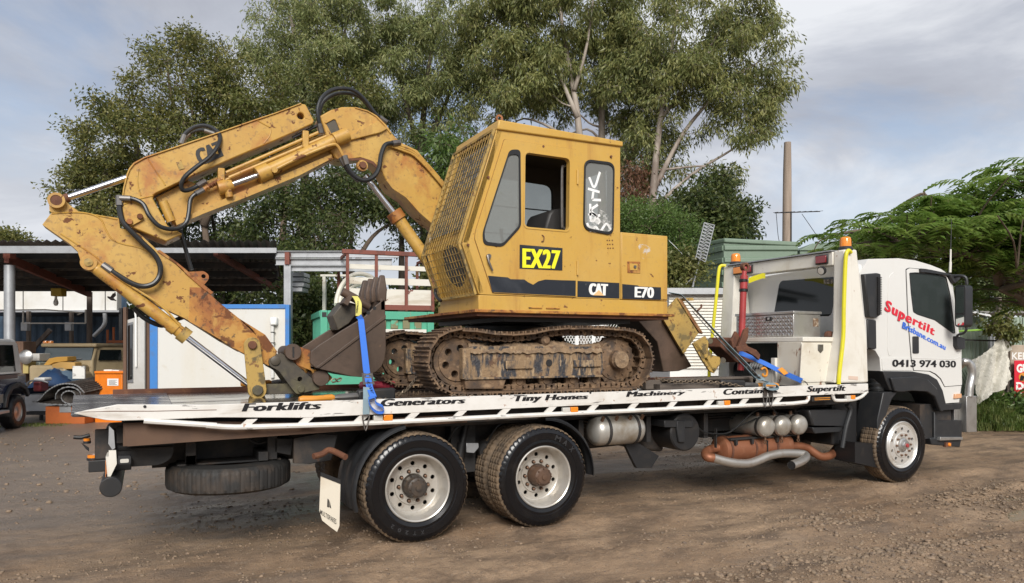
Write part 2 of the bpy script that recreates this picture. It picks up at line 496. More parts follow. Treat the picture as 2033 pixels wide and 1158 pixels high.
RUST = (0.13, 0.045, 0.018)
DIRT = (0.23, 0.165, 0.11)
SV = (1, 1, 0.12)
SX = (0.15, 1, 1)
M = dict(
    yellow=mat('yellow_paint', (0.50, 0.295, 0.055), 0.45, layers=[((0.47, 0.265, 0.06), 1.3, 0.42, 0.62, 0.75), ((0.54, 0.345, 0.09), 2.3, 0.48, 0.66, 0.7),
        ((0.36, 0.12, 0.025), 2.2, 0.53, 0.65, 0.8), ((0.30, 0.14, 0.04), 5.0, 0.56, 0.68, 0.6, SV), (RUST, 8.0, 0.615, 0.635, 0.95, None, 0.85), ((0.16, 0.09, 0.045), 24, 0.55, 0.68, 0.6), ((0.20, 0.11, 0.04), 1.0, 0.60, 0.75, 0.6)], bump=(18, 0.12, 0.006)),
    cabyellow=mat('cab_yellow_paint', (0.52, 0.31, 0.058), 0.4, layers=[((0.50, 0.295, 0.07), 1.1, 0.42, 0.65, 0.6), ((0.54, 0.35, 0.095), 2.0, 0.48, 0.72, 0.6),
        ((0.34, 0.15, 0.035), 5.0, 0.57, 0.72, 0.6, SV), (RUST, 11.0, 0.665, 0.685, 0.9, None, 0.85), ((0.33, 0.21, 0.09), 26, 0.56, 0.72, 0.4)], bump=(4, 0.16, 0.012)),
    rustyellow=mat('rusty_yellow_steel', (0.46, 0.22, 0.04), 0.55, layers=[((0.27, 0.085, 0.02), 2.2, 0.38, 0.56, 0.9), ((0.50, 0.29, 0.07), 4, 0.54, 0.62, 0.7), (RUST, 7, 0.53, 0.59, 0.9, None, 0.9), ((0.05, 0.035, 0.025), 14, 0.57, 0.64, 0.8)], bump=(22, 0.25, 0.006)),
    oldyellow=mat('chipped_yellow_steel', (0.42, 0.27, 0.07), 0.6, layers=[((0.10, 0.075, 0.035), 9, 0.52, 0.6, 0.9), ((0.20, 0.15, 0.06), 3, 0.45, 0.65, 0.6), (RUST, 16, 0.6, 0.66, 0.8)], bump=(25, 0.3, 0.006)),
    greenmetal=mat('oily_dark_steel', (0.075, 0.062, 0.045), 0.5, layers=[((0.13, 0.115, 0.055), 4, 0.5, 0.65, 0.7), ((0.03, 0.028, 0.026), 8, 0.5, 0.7, 0.7)], bump=(20, 0.2, 0.006)),
    bucket=mat('brown_bucket_steel', (0.075, 0.049, 0.034), 0.48, layers=[((0.14, 0.09, 0.065), 2.5, 0.45, 0.7, 0.6), ((0.045, 0.03, 0.022), 9, 0.5, 0.7, 0.6), ((0.24, 0.15, 0.085), 18, 0.66, 0.74, 0.6)], bump=(14, 0.2, 0.008)),
    rust=mat('rusty_steel', (0.14, 0.055, 0.028), 0.8, layers=[((0.07, 0.03, 0.02), 5, 0.45, 0.65, 0.8), ((0.26, 0.12, 0.05), 13, 0.58, 0.7, 0.6)], bump=(30, 0.3, 0.005)),
    mud=mat('muddy_track_steel', (0.165, 0.10, 0.055), 0.75, layers=[((0.06, 0.04, 0.028), 5, 0.45, 0.6, 0.85), ((0.34, 0.225, 0.13), 10, 0.55, 0.68, 0.8), ((0.05, 0.04, 0.035), 22, 0.58, 0.66, 0.7)], bump=(28, 0.5, 0.012)),
    mudframe=mat('mud_caked_frame', (0.035, 0.035, 0.04), 0.45, layers=[((0.27, 0.18, 0.10), 7, 0.44, 0.54, 0.95, (1.6, 1, 0.5), 0.9), ((0.40, 0.285, 0.17), 15, 0.56, 0.62, 0.8, (1.5, 1, 0.35), 0.9), ((0.10, 0.05, 0.03), 6, 0.58, 0.64, 0.8)], bump=(32, 0.7, 0.02)),
    mudcake=mat('dried_mud', (0.27, 0.18, 0.105), 0.95, layers=[((0.13, 0.09, 0.06), 12, 0.45, 0.65, 0.8), ((0.36, 0.28, 0.19), 25, 0.55, 0.7, 0.7)], bump=(30, 0.9, 0.02)),
    chrome=mat('chrome_rod', (0.62, 0.62, 0.63), 0.16, 1.0, bump=(4, 0.02, 0.004)),
    rubber=mat('black_rubber', (0.012, 0.012, 0.013), 0.42, layers=[((0.05, 0.04, 0.03), 8, 0.6, 0.75, 0.5)]),
    hose=mat('black_hose', (0.016, 0.017, 0.018), 0.36, layers=[((0.05, 0.045, 0.04), 14, 0.55, 0.75, 0.6)], bump=(60, 0.2, 0.003)),
    dark=mat('black_paint', (0.014, 0.014, 0.015), 0.5, layers=[((0.05, 0.04, 0.032), 5, 0.5, 0.75, 0.6)], bump=(15, 0.1, 0.005)),
    chassis=mat('dirty_chassis_steel', (0.022, 0.021, 0.021), 0.6, layers=[((0.085, 0.06, 0.042), 3.5, 0.48, 0.68, 0.7), ((0.12, 0.05, 0.025), 6, 0.64, 0.72, 0.6)], bump=(20, 0.3, 0.006)),
    blackplastic=mat('black_plastic', (0.02, 0.021, 0.023), 0.45, layers=[((0.055, 0.05, 0.045), 4, 0.5, 0.75, 0.5)]),
    white=mat('white_truck_paint', (0.66, 0.65, 0.62), 0.25, layers=[((0.68, 0.66, 0.61), 1.5, 0.5, 0.8, 0.5), ((0.58, 0.53, 0.45), 5, 0.66, 0.8, 0.3, SV)], coat=0.5),
    traywhite=mat('scuffed_white_tray_paint', (0.70, 0.68, 0.64), 0.4, layers=[((0.55, 0.51, 0.45), 3, 0.48, 0.7, 0.6), ((0.40, 0.34, 0.27), 12, 0.56, 0.68, 0.6, SX), ((0.30, 0.13, 0.05), 11, 0.655, 0.68, 0.7), ((0.10, 0.09, 0.085), 24, 0.63, 0.66, 0.75, SX)], bump=(12, 0.08, 0.005)),
    postwhite=mat('dirty_white_paint', (0.70, 0.67, 0.60), 0.42, layers=[((0.54, 0.49, 0.40), 2.5, 0.48, 0.72, 0.6), ((0.42, 0.33, 0.22), 9, 0.6, 0.75, 0.5, SV), ((0.24, 0.09, 0.035), 13, 0.695, 0.72, 0.8)], bump=(10, 0.06, 0.005)),
    boxwhite=mat('rust_spotted_white_paint', (0.66, 0.62, 0.53), 0.5, layers=[((0.46, 0.38, 0.27), 4, 0.5, 0.72, 0.6), ((0.22, 0.08, 0.03), 10, 0.63, 0.67, 0.85, (1, 1, 0.5))]),
    decktop=mat('wet_black_deck_steel', (0.035, 0.03, 0.03), 0.10, layers=[((0.10, 0.075, 0.055), 4, 0.5, 0.62, 0.7, SX, 0.4), ((0.02, 0.018, 0.02), 8, 0.5, 0.6, 0.7, (0.2, 1, 1), 0.05)], bump=(9, 0.06, 0.006)),
    decktail=mat('scraped_deck_tail_steel', (0.17, 0.17, 0.185), 0.13, layers=[((0.025, 0.023, 0.025), 9, 0.42, 0.56, 0.95, (0.12, 1, 1), 0.3), ((0.26, 0.25, 0.26), 20, 0.55, 0.66, 0.7, (0.1, 1, 1), 0.45)], bump=(25, 0.15, 0.004, (0.12, 1, 1))),
    tyre=mat('black_tyre_rubber', (0.005, 0.005, 0.006), 0.22, layers=[((0.022, 0.019, 0.017), 6, 0.55, 0.75, 0.5)], bump=(30, 0.05, 0.003)),
    tread=mat('muddy_tyre_tread', (0.075, 0.054, 0.036), 0.75, layers=[((0.19, 0.13, 0.078), 6, 0.36, 0.6, 0.85), ((0.02, 0.018, 0.016), 14, 0.55, 0.68, 0.7)], bump=(40, 0.4, 0.006)),
    sparetyre=mat('dusty_spare_tyre_rubber', (0.022, 0.021, 0.02), 0.7, layers=[((0.09, 0.062, 0.042), 4, 0.5, 0.72, 0.7)], bump=(30, 0.2, 0.004)),
    rim=mat('dusty_silver_rim', (0.56, 0.53, 0.48), 0.32, 0.5, layers=[((0.42, 0.36, 0.28), 6, 0.5, 0.7, 0.6), ((0.26, 0.20, 0.14), 16, 0.6, 0.72, 0.5)]),
    alloy=mat('polished_alloy_rim', (0.74, 0.72, 0.68), 0.28, 0.55, layers=[((0.5, 0.42, 0.33), 8, 0.55, 0.72, 0.5)]),
    hubdark=mat('greasy_hub', (0.04, 0.033, 0.028), 0.5, layers=[((0.10, 0.065, 0.04), 9, 0.45, 0.65, 0.7)], bump=(30, 0.2, 0.004)),
    hubbrown=mat('rusty_hub', (0.10, 0.055, 0.033), 0.6, layers=[((0.05, 0.03, 0.022), 9, 0.45, 0.65, 0.7)], bump=(30, 0.2, 0.004)),
    nut=mat('rusty_wheel_nut', (0.16, 0.09, 0.055), 0.5, 0.4),
    silver=mat('weathered_aluminium', (0.56, 0.55, 0.53), 0.34, 0.85, layers=[((0.36, 0.34, 0.31), 5, 0.5, 0.7, 0.6), ((0.30, 0.23, 0.15), 11, 0.62, 0.75, 0.6)]),
    galv=mat('galvanised_steel', (0.42, 0.43, 0.44), 0.45, 0.6, layers=[((0.30, 0.30, 0.31), 4, 0.45, 0.7, 0.7), ((0.30, 0.2, 0.12), 9, 0.66, 0.76, 0.5)]),
    airtank=mat('dusty_air_tank', (0.46, 0.44, 0.40), 0.36, 0.5, layers=[((0.24, 0.18, 0.11), 3.0, 0.45, 0.65, 0.8), ((0.34, 0.30, 0.24), 12, 0.5, 0.7, 0.5)]),
    muffler=mat('heat_rusted_muffler', (0.27, 0.105, 0.052), 0.5, 0.35, layers=[((0.22, 0.085, 0.045), 5, 0.45, 0.68, 0.7), ((0.34, 0.17, 0.10), 12, 0.55, 0.7, 0.5)]),
    exhaust=mat('dull_exhaust_steel', (0.48, 0.45, 0.41), 0.38, 0.7, layers=[((0.30, 0.22, 0.15), 7, 0.5, 0.7, 0.6)]),
    amber=mat('amber_lens', (0.78, 0.24, 0.015), 0.15, coat=0.8),
    redlens=mat('red_lens', (0.22, 0.012, 0.015), 0.15, coat=0.8),
    clearlens=mat('clear_lens', (0.55, 0.53, 0.48), 0.12, coat=0.8),
    hiyellow=mat('bright_yellow_pipe', (0.66, 0.60, 0.02), 0.4, layers=[((0.5, 0.42, 0.05), 6, 0.55, 0.75, 0.5)]),
    redpaint=mat('faded_red_paint', (0.36, 0.045, 0.045), 0.45, layers=[((0.24, 0.03, 0.03), 4, 0.5, 0.7, 0.6), ((0.1, 0.04, 0.03), 14, 0.62, 0.7, 0.6)]),
    black=mat('black_vinyl', (0.010, 0.010, 0.012), 0.35),
    decal=mat('scuffed_black_decal', (0.016, 0.019, 0.026), 0.33, layers=[((0.055, 0.06, 0.07), 4, 0.5, 0.75, 0.6), ((0.15, 0.14, 0.13), 30, 0.68, 0.72, 0.6)]),
    signyellow=mat('sign_yellow_vinyl', (0.82, 0.76, 0.02), 0.4),
    letterwhite=mat('white_vinyl', (0.78, 0.77, 0.74), 0.4),
    letterred=mat('red_vinyl', (0.62, 0.02, 0.04), 0.35),
    letterblue=mat('blue_vinyl', (0.03, 0.14, 0.62), 0.35),
    truckglass=mat('dark_cab_glass', (0.008, 0.011, 0.012), 0.04, spec=0.5),
    winglass=glass_mat('dusty_window_glass', (0.78, 0.80, 0.77), 0.08, 0.80),
    tintglass=glass_mat('tinted_cab_glass', (0.50, 0.56, 0.55), 0.03, 0.9),
    paleglass=glass_mat('pale_dusty_glass', (0.80, 0.82, 0.79), 0.35, 0.62, 0.42),
    cabglass=glass_mat('clear_window_glass', (0.8, 0.82, 0.8), 0.05, 0.8),
    mirror=mat('mirror_glass', (0.62, 0.64, 0.62), 0.03, 1.0),
    spray=mat('white_spray_paint', (0.78, 0.78, 0.77), 0.6),
    interior=mat('dark_cab_lining', (0.05, 0.043, 0.035), 0.8),
    strapblue=mat('blue_webbing', (0.045, 0.17, 0.62), 0.6, bump=(90, 0.3, 0.002)),
    strapgrey=mat('faded_grey_webbing', (0.21, 0.29, 0.33), 0.7, layers=[((0.14, 0.18, 0.2), 5, 0.5, 0.7, 0.7)], bump=(90, 0.3, 0.002)),
    strapyellow=mat('yellow_webbing', (0.68, 0.62, 0.16), 0.65, bump=(90, 0.3, 0.002)),
    steel=mat('dull_steel', (0.20, 0.19, 0.18), 0.42, 0.8, layers=[((0.12, 0.07, 0.045), 9, 0.52, 0.7, 0.6)]),
    chain=mat('worn_chain_steel', (0.22, 0.17, 0.12), 0.5, 0.6),
    orangehandle=mat('orange_handle_paint', (0.62, 0.25, 0.03), 0.5, layers=[((0.30, 0.14, 0.05), 12, 0.55, 0.68, 0.7)]),
    timber=mat('grey_weathered_timber', (0.13, 0.105, 0.085), 0.85, layers=[((0.06, 0.048, 0.04), 8, 0.45, 0.62, 0.8, (0.15, 1, 1))], bump=(25, 0.5, 0.006, (0.1, 1, 1))),
    mudflap=mat('cream_mudflap', (0.66, 0.60, 0.49), 0.5, layers=[((0.5, 0.4, 0.28), 4, 0.55, 0.75, 0.6), ((0.25, 0.18, 0.12), 10, 0.65, 0.75, 0.5)]),
    diag=mat('orange_reflective_stripe', (0.60, 0.19, 0.04), 0.35),
)
# ================================================================== ground
def vnoise(X, Y, seed, scale):
    r = np.random.default_rng(seed)
    T = r.random((256, 256))
    x, y = X * scale + 1000, Y * scale + 1000
    xi, yi = np.floor(x).astype(int), np.floor(y).astype(int)
    fx, fy = x - xi, y - yi
    fx, fy = fx * fx * (3 - 2 * fx), fy * fy * (3 - 2 * fy)
    g = lambda a, b: T[a % 256, b % 256]
    return (g(xi, yi) * (1 - fx) + g(xi + 1, yi) * fx) * (1 - fy) + (g(xi, yi + 1) * (1 - fx) + g(xi + 1, yi + 1) * fx) * fy
def gheight(X, Y):
    h = 0.05 * (vnoise(X, Y, 1, 0.35) - 0.5) + 0.035 * (vnoise(X, Y, 2, 1.1) - 0.5) + 0.024 * (vnoise(X * 0.6, Y * 1.4, 3, 3.6) - 0.5) + 0.018 * (vnoise(X * 0.6, Y * 1.3, 4, 9.0) - 0.5)
    h += 0.014 * (vnoise(X, Y, 5, 21.0) - 0.5) * (vnoise(X, Y, 6, 0.8) > 0.45)
    # wheel ruts running along the yard
    for y0, wd in ((-0.35, 0.25), (-1.6, 0.3), (2.6, 0.3), (4.4, 0.35), (6.0, 0.4)):
        yy = Y - y0 - 0.5 * (vnoise(X, Y * 0, 9, 0.25) - 0.5)
        h += -0.042 * np.exp(-(yy / wd) ** 2) + 0.022 * np.exp(-((np.abs(yy) - wd * 1.6) / (wd * 0.5)) ** 2)
    for y0, sg in ((-0.9, 1), (-1.9, -1), (3.4, 1), (4.6, -1)):
        yy = Y - y0 - 0.35 * (vnoise(X, Y * 0, 14, 0.2) - 0.5)
        lug = np.sin(2 * np.pi * X / 0.17 + sg * yy * 14) * np.exp(-(yy / 0.13) ** 4) * (vnoise(X, Y, 15, 0.6) > 0.42)
        h += 0.013 * lug - 0.016 * np.exp(-(yy / 0.15) ** 2)
    for (x, y) in ((0, 0.25), (1.262, 0.25), (6.47, 0.25), (0, 1.75), (1.262, 1.75), (6.47, 1.75)):
        wgt = np.exp(-(((X - x) / 0.5) ** 2 + ((Y - y) / 0.5) ** 2) ** 2)
        rr_ = np.hypot((X - x) / 0.42, (Y - y) / 0.40)
        h = h * (1 - wgt) + 0.012 * wgt + 0.03 * np.exp(-((rr_ - 1) / 0.22) ** 2) * (0.4 + vnoise(X, Y, 44, 9.0))
    near = np.clip(1 - (np.hypot(X, Y) - 25) / 30, 0, 1)
    return h * near
def axis_vals(a, b, st, far):
    v = list(np.arange(a, b + 1e-6, st))
    s, x = st, b
    while x < far: s *= 1.25; x += s; v.append(x)
    s, x = st, a
    lo = []
    while x > -far: s *= 1.25; x -= s; lo.append(x)
    return np.array(lo[::-1] + v)
gx, gy = axis_vals(-4.6, 9.5, 0.045, 900), axis_vals(-3.2, 6.5, 0.04, 900)
GX, GY = np.meshgrid(gx, gy)
GZ = gheight(GX, GY)
# shallow basin where rain water stands
pc = onZ('Z', 1995, 1012, 0)
def basin(X, Y): return np.exp(-(((X - pc.x - 0.6) / 1.9) ** 2 + ((Y - pc.y - 0.2) / 0.75) ** 2))
def basin2(X, Y): return np.exp(-(((X - pb.x - 0.3) / 1.2) ** 2 + ((Y - pb.y) / 0.5) ** 2))
pb = onZ('Z', 2000, 978, 0)
GZ = GZ - 0.05 * basin(GX, GY) - 0.035 * basin2(GX, GY)
nx_, ny_ = len(gx), len(gy)
me = bpy.data.meshes.new('ground')
co = np.stack([GX, GY, GZ], -1).reshape(-1, 3)
ii = np.arange(nx_ * ny_).reshape(ny_, nx_)
q = np.stack([ii[:-1, :-1], ii[:-1, 1:], ii[1:, 1:], ii[1:, :-1]], -1).reshape(-1, 4)
def np_mesh(name, co, quads):
    me = bpy.data.meshes.new(name)
    k = quads.shape[1]
    me.vertices.add(len(co)); me.vertices.foreach_set('co', co.astype(np.float32).ravel())
    me.loops.add(quads.size); me.loops.foreach_set('vertex_index', quads.astype(np.int32).ravel())
    me.polygons.add(len(quads)); me.polygons.foreach_set('loop_start', np.arange(0, quads.size, k, dtype=np.int32))
    me.update(calc_edges=True)
    return me
me = np_mesh('ground', co, q)
me.polygons.foreach_set('use_smooth', [True] * len(me.polygons))
ground = bpy.data.objects.new('ground', me); COL.objects.link(ground)
ground['kind'] = 'structure'
ground['label'] = 'muddy brown yard with tyre ruts and loose stones'
gm = bpy.data.materials.new('wet_brown_mud'); gm.use_nodes = True
nt = gm.node_tree
p = nt.nodes['Principled BSDF']
vec = nt.nodes.new('ShaderNodeNewGeometry').outputs['Position']
c = _mix(nt, _range(nt, _noise(nt, vec, 0.45, 5), 0.38, 0.62), (0.275, 0.175, 0.102), (0.405, 0.278, 0.175))
c = _mix(nt, _range(nt, _noise(nt, vec, 2.6, 6, 0.65, (0.5, 1.2, 1)), 0.46, 0.62, 0, 0.75), c, (0.13, 0.09, 0.06))
c = _mix(nt, _range(nt, _noise(nt, vec, 1.6, 6, 0.7, (0.22, 1.8, 1), 0.4), 0.52, 0.64, 0, 0.32), c, (0.17, 0.112, 0.07))
c = _mix(nt, _range(nt, _noise(nt, vec, 9, 8, 0.75), 0.5, 0.66, 0, 0.6), c, (0.165, 0.112, 0.072))
c = _mix(nt, _range(nt, _noise(nt, vec, 34, 3, 0.6), 0.56, 0.7, 0, 0.65), c, (0.33, 0.255, 0.185))
c = _mix(nt, _range(nt, _noise(nt, vec, 60, 3, 0.7), 0.6, 0.7, 0, 0.7), c, (0.07, 0.05, 0.038))
# greyer, wetter ground on the far and the left side of the yard
wet = _noise(nt, vec, 0.5, 5, 0.6, (0.45, 1.3, 1), 0.3, (4.2, 1.1, 0))
sx_ = nt.nodes.new('ShaderNodeSeparateXYZ'); nt.links.new(vec, sx_.inputs[0])
def lin(ax, k):
    m = nt.nodes.new('ShaderNodeMath'); m.operation = 'MULTIPLY'; m.inputs[1].default_value = k
    nt.links.new(sx_.outputs[ax], m.inputs[0]); return m.outputs[0]
def addn(a, b):
    m = nt.nodes.new('ShaderNodeMath'); m.operation = 'ADD'
    for i, s in enumerate((a, b)):
        if isinstance(s, float): m.inputs[i].default_value = s
        else: nt.links.new(s, m.inputs[i])
    return m.outputs[0]
wetm = _range(nt, addn(addn(wet, lin('Y', 0.045)), addn(lin('X', -0.018), 0.0)), 0.50, 0.66)
c = _mix(nt, _range(nt, wetm, 0, 1, 0, 0.7), c, (0.19, 0.16, 0.135))
nt.links.new(c, p.inputs['Base Color'])
nt.links.new(_range(nt, wetm, 0, 1, 0.75, 0.40), p.inputs['Roughness'])
p.inputs['Specular IOR Level'].default_value = 0.4
b1 = nt.nodes.new('ShaderNodeBump'); b1.inputs['Strength'].default_value = 0.8; b1.inputs['Distance'].default_value = 0.05
nt.links.new(_noise(nt, vec, 14, 8, 0.72, (0.7, 1.1, 1)), b1.inputs['Height'])
b2 = nt.nodes.new('ShaderNodeBump'); b2.inputs['Strength'].default_value = 0.7; b2.inputs['Distance'].default_value = 0.02
nt.links.new(_noise(nt, vec, 70, 4, 0.7), b2.inputs['Height']); nt.links.new(b1.outputs[0], b2.inputs['Normal'])
nt.links.new(b2.outputs[0], p.inputs['Normal'])
me.materials.append(gm)
# puddle water standing in the basin
pm = mat('muddy_puddle_water', (0.21, 0.165, 0.10), 0.22, spec=0.35)
def puddle(name, cx, cy, rx, ry, z, seed):
    r = np.random.default_rng(seed)
    pts = []
    aa, bb = np.meshgrid(np.linspace(cx - rx * .6, cx + rx * .6, 25), np.linspace(cy - ry * .6, cy + ry * .6, 25))
    z = float(np.percentile(gheight(aa, bb) - 0.05 * basin(aa, bb) - 0.035 * basin2(aa, bb), 45))
    ph = r.uniform(0, 6.28, 4)
    for k in range(48):
        g = 2 * math.pi * k / 48
        f = 1 + 0.16 * math.sin(2 * g + ph[0]) + 0.10 * math.sin(3 * g + ph[1]) + 0.07 * math.sin(7 * g + ph[2]) + 0.05 * math.sin(11 * g + ph[3])
        pts.append((cx + rx * f * math.cos(g), cy + ry * f * math.sin(g), z))
    o = obj(name, MB().slab([pts], (0, 0, -0.01)), pm, flat=True)
    o['kind'] = 'structure'
    return o
puddle('water', pc.x + 0.1, pc.y + 0.05, 0.62, 0.17, 0, 3)
p2 = onZ('Z', 2000, 978, 0)
puddle('water', p2.x + 0.3, p2.y, 0.55, 0.15, 0, 8)
# loose stones
def stones(n, region, lo, hi, seed, dens=None):
    r = np.random.default_rng(seed)
    base = np.array([(1, 0, 0), (-1, 0, 0), (0, 1, 0), (0, -1, 0), (0, 0, 1), (0, 0, -1)], float)
    tri = np.array([(0, 2, 4), (2, 1, 4), (1, 3, 4), (3, 0, 4), (2, 0, 5), (1, 2, 5), (3, 1, 5), (0, 3, 5)])
    # one subdivision for rounder stones
    vs = [tuple(v) for v in base]; fs = []; mid = {}
    def md(a, b):
        k = (min(a, b), max(a, b))
        if k not in mid:
            m = (np.array(vs[a]) + np.array(vs[b])); m /= np.linalg.norm(m)
            mid[k] = len(vs); vs.append(tuple(m))
        return mid[k]
    for a, b, c_ in tri:
        x, y, z = md(a, b), md(b, c_), md(c_, a)
        fs += [(a, x, z), (x, b, y), (z, y, c_), (x, y, z)]
    V, F_ = np.array(vs), np.array(fs)
    px_ = r.uniform(region[0], region[1], n * 3); py_ = r.uniform(region[2], region[3], n * 3)
    keep = vnoise(px_, py_, 21, 0.7) + r.uniform(-0.25, 0.25, n * 3) > (0.5 if dens is None else dens)
    px_, py_ = px_[keep][:n], py_[keep][:n]
    m = len(px_)
    s = lo * (hi / lo) ** (r.random(m) ** 2.6)
    sc3 = s[:, None] * np.stack([r.uniform(.7, 1.3, m), r.uniform(.7, 1.3, m), r.uniform(.4, .8, m)], -1)
    ang = r.uniform(0, 6.28, m)
    jit = 1 + r.uniform(-0.25, 0.25, (m, len(V), 1))
    P = V[None] * sc3[:, None, :] * jit
    cx_, sx2 = np.cos(ang)[:, None], np.sin(ang)[:, None]
    P = np.stack([P[..., 0] * cx_ - P[..., 1] * sx2, P[..., 0] * sx2 + P[..., 1] * cx_, P[..., 2]], -1)
    z = gheight(px_, py_) - 0.05 * basin(px_, py_)
    P += np.stack([px_, py_, z + s * 0.12], -1)[:, None, :]
    Fq = (F_[None] + (np.arange(m) * len(V))[:, None, None]).reshape(-1, 3)
    return P.reshape(-1, 3), Fq
sm = mat('mixed_yard_stones', (0.22, 0.16, 0.105), 0.8, layers=[((0.27, 0.19, 0.125), 9.0, 0.46, 0.56, 0.9), ((0.13, 0.095, 0.07), 13.0, 0.5, 0.6, 0.9), ((0.44, 0.38, 0.31), 17, 0.67, 0.70, 0.8)], bump=(70, 0.3, 0.004))
P1, Q1 = stones(16000, (-4.5, 9.5, -3.3, 3.0), 0.004, 0.019, 31)
P2, Q2 = stones(2600, (0.2, 4.5, -3.2, -1.6), 0.006, 0.030, 37, 0.42)
P3, Q3 = stones(2200, (3.5, 9.0, -2.4, -0.5), 0.007, 0.028, 39, 0.45)
P4, Q4 = stones(2500, (-9, 10, 3.0, 11.0), 0.012, 0.035, 41, 0.45)
PP = np.concatenate([P1, P2, P3, P4]); o1, o2, o3 = len(P1), len(P1) + len(P2), len(P1) + len(P2) + len(P3)
QQ = np.concatenate([Q1, Q2 + o1, Q3 + o2, Q4 + o3])
me = np_mesh('gravel', PP, QQ); me.materials.append(sm)
gv = bpy.data.objects.new('gravel', me); COL.objects.link(gv)
gv['kind'] = 'stuff'; gv['label'] = 'loose stones scattered over the muddy yard'
# ================================================================== the tilt tray truck
YS = -0.05                               # plane of the tray's near side
truck = thing('tilt_tray_truck', 'white three axle tilt tray truck carrying the yellow excavator', 'truck', (2.2, 1.0, 0))
def TP(name, mb, m, parent=truck, **k): return obj(name, mb, m, parent, **k)

# ---- chassis
mb = MB()
for y in (0.66, 1.36): mb.box(-2.1, 6.9, y, y + 0.08, 0.72, 0.97)
for x in (-2.0, -0.7, 0.65, 2.0, 3.3, 4.8, 6.2): mb.box(x, x + 0.12, 0.74, 1.36, 0.76, 0.93)
TP('chassis_rail', mb, M['chassis'])
mb = MB()
mb.box(-2.35, 5.75, 0.30, 0.42, 0.985, 1.105); mb.box(-2.35, 5.75, 1.68, 1.80, 0.985, 1.105)
for k in range(14): mb.box(-2.2 + 0.58 * k, -2.14 + 0.58 * k, 0.18, 2.4, 1.06, 1.20)
TP('tray_subframe', mb, M['chassis'])
mb = MB()
for x, r in ((0.0, 0.11), (1.27, 0.11)):
    mb.cyl((x, 0.12, 0.49), (x, 1.98, 0.49), 0.075, n=12)
    mb.tube([(x, 0.8, 0.49), (x, 0.9, 0.49), (x, 1.05, 0.49), (x, 1.2, 0.49), (x, 1.3, 0.49)], [0.08, 0.2, 0.25, 0.2, 0.08], 14)
mb.cyl((6.47, 0.2, 0.46), (6.47, 1.9, 0.46), 0.07, n=10)
TP('axle', mb, M['hubdark'])
mb = MB()
for y in (0.68, 1.40):
    for j in range(7): mb.box(-0.35 + 0.08 * j, 1.62 - 0.08 * j, y, y + 0.08, 0.56 + 0.022 * j, 0.578 + 0.022 * j)
mb.box(0.52, 0.78, 0.5, 1.62, 0.5, 0.98)
TP('leaf_spring', mb, M['chassis'])
mb = MB().box(4.6, 5.7, 0.72, 1.4, 0.5, 0.98); mb.box(2.0, 4.6, 0.98, 1.1, 0.62, 0.74); mb.cyl((0.2, 1.05, 0.55), (4.7, 1.05, 0.68), 0.06)
TP('gearbox', mb, M['dark'], bevel=0.02)

# ---- wheels
WR = 0.49
def ring_holes(R, r, n, ph=0.0): return [circ((R * math.cos(2 * math.pi * (k + ph) / n), R * math.sin(2 * math.pi * (k + ph) / n)), r, 8) for k in range(n)]
def make_tyre(o, s, w_=0.27):            # s = +1: outer face towards -y
    prof = [(0.296, 0.018), (0.305, -0.004), (0.335, -0.016), (0.36, -0.013), (0.363, -0.017), (0.42, -0.02), (0.425, -0.014), (0.452, -0.006), (0.472, 0.012), (0.488, 0.032), (0.490, 0.06),
            (0.490, 0.075), (0.478, 0.079), (0.478, 0.089), (0.490, 0.093), (0.490, 0.13), (0.478, 0.134), (0.478, 0.144), (0.490, 0.148), (0.490, 0.185), (0.478, 0.189), (0.478, 0.197),
            (0.490, 0.20), (0.489, 0.225), (0.476, 0.25), (0.452, 0.268), (0.42, 0.28), (0.36, 0.276), (0.305, 0.262), (0.296, 0.24)]
    def mod(k, i):
        g = k % 4 == 0
        if g and i in (8, 9, 10, 11, 22, 23): return -0.009
        if g and 14 <= i <= 19 : return -0.008
        return 0
    return MB().lathe([(r, t * s) for r, t in prof], o, (0, 1, 0), 208, mod)
def make_rim(o, front=False):
    if front:
        prof = [(0.297, 0.02), (0.300, -0.004), (0.292, -0.012), (0.281, -0.004), (0.270, 0.025), (0.258, 0.03), (0.243, 0.004), (0.236, -0.002)]
        dt, r0, n, rh, hr = -0.002, 0.085, 10, 0.203, 0.021
    else:
        prof = [(0.297, 0.02), (0.300, -0.004), (0.292, -0.012), (0.281, -0.004), (0.275, 0.02), (0.262, 0.045), (0.257, 0.10), (0.245, 0.145), (0.236, 0.152)]
        dt, r0, n, rh, hr = 0.152, 0.10, 10, 0.200, 0.021
    mb = MB().lathe(prof, o, (0, 1, 0), 64)
    if front:
        mb.lathe([(0.236, dt), (0.236, 0.02)], o, (0, 1, 0), 48)
    disc = [(o[0] + a, o[2] + b) for a, b in circ((0, 0), 0.236, 48)]
    holes = [[(o[0] + a, o[2] + b) for a, b in h] for h in ring_holes(rh, hr, n, 0.5)] + [[(o[0] + a, o[2] + b) for a, b in circ((0, 0), r0, 24)]]
    mb.prism(disc, o[1] + dt, o[1] + dt + 0.014, holes)
    if not front:
        mb.lathe([(0.172, dt - 0.001), (0.168, dt - 0.018), (0.112, dt - 0.018), (0.10, dt)], o, (0, 1, 0), 40)
    else:
        mb.lathe([(0.165, dt - 0.001), (0.158, dt - 0.012), (0.10, dt - 0.012), (0.085, dt)], o, (0, 1, 0), 40)
    mb.lathe([(0.29, 0.02), (0.26, 0.06), (0.25, 0.25)], o, (0, 1, 0), 40)
    return mb
nutm = MB().tube([(0, 0, 0), (0, -0.022, 0), (0, -0.022, 0), (0, -0.045, 0), (0, -0.05, 0)], [0.017, 0.017, 0.011, 0.011, 0.006], 6)
nut_src = None
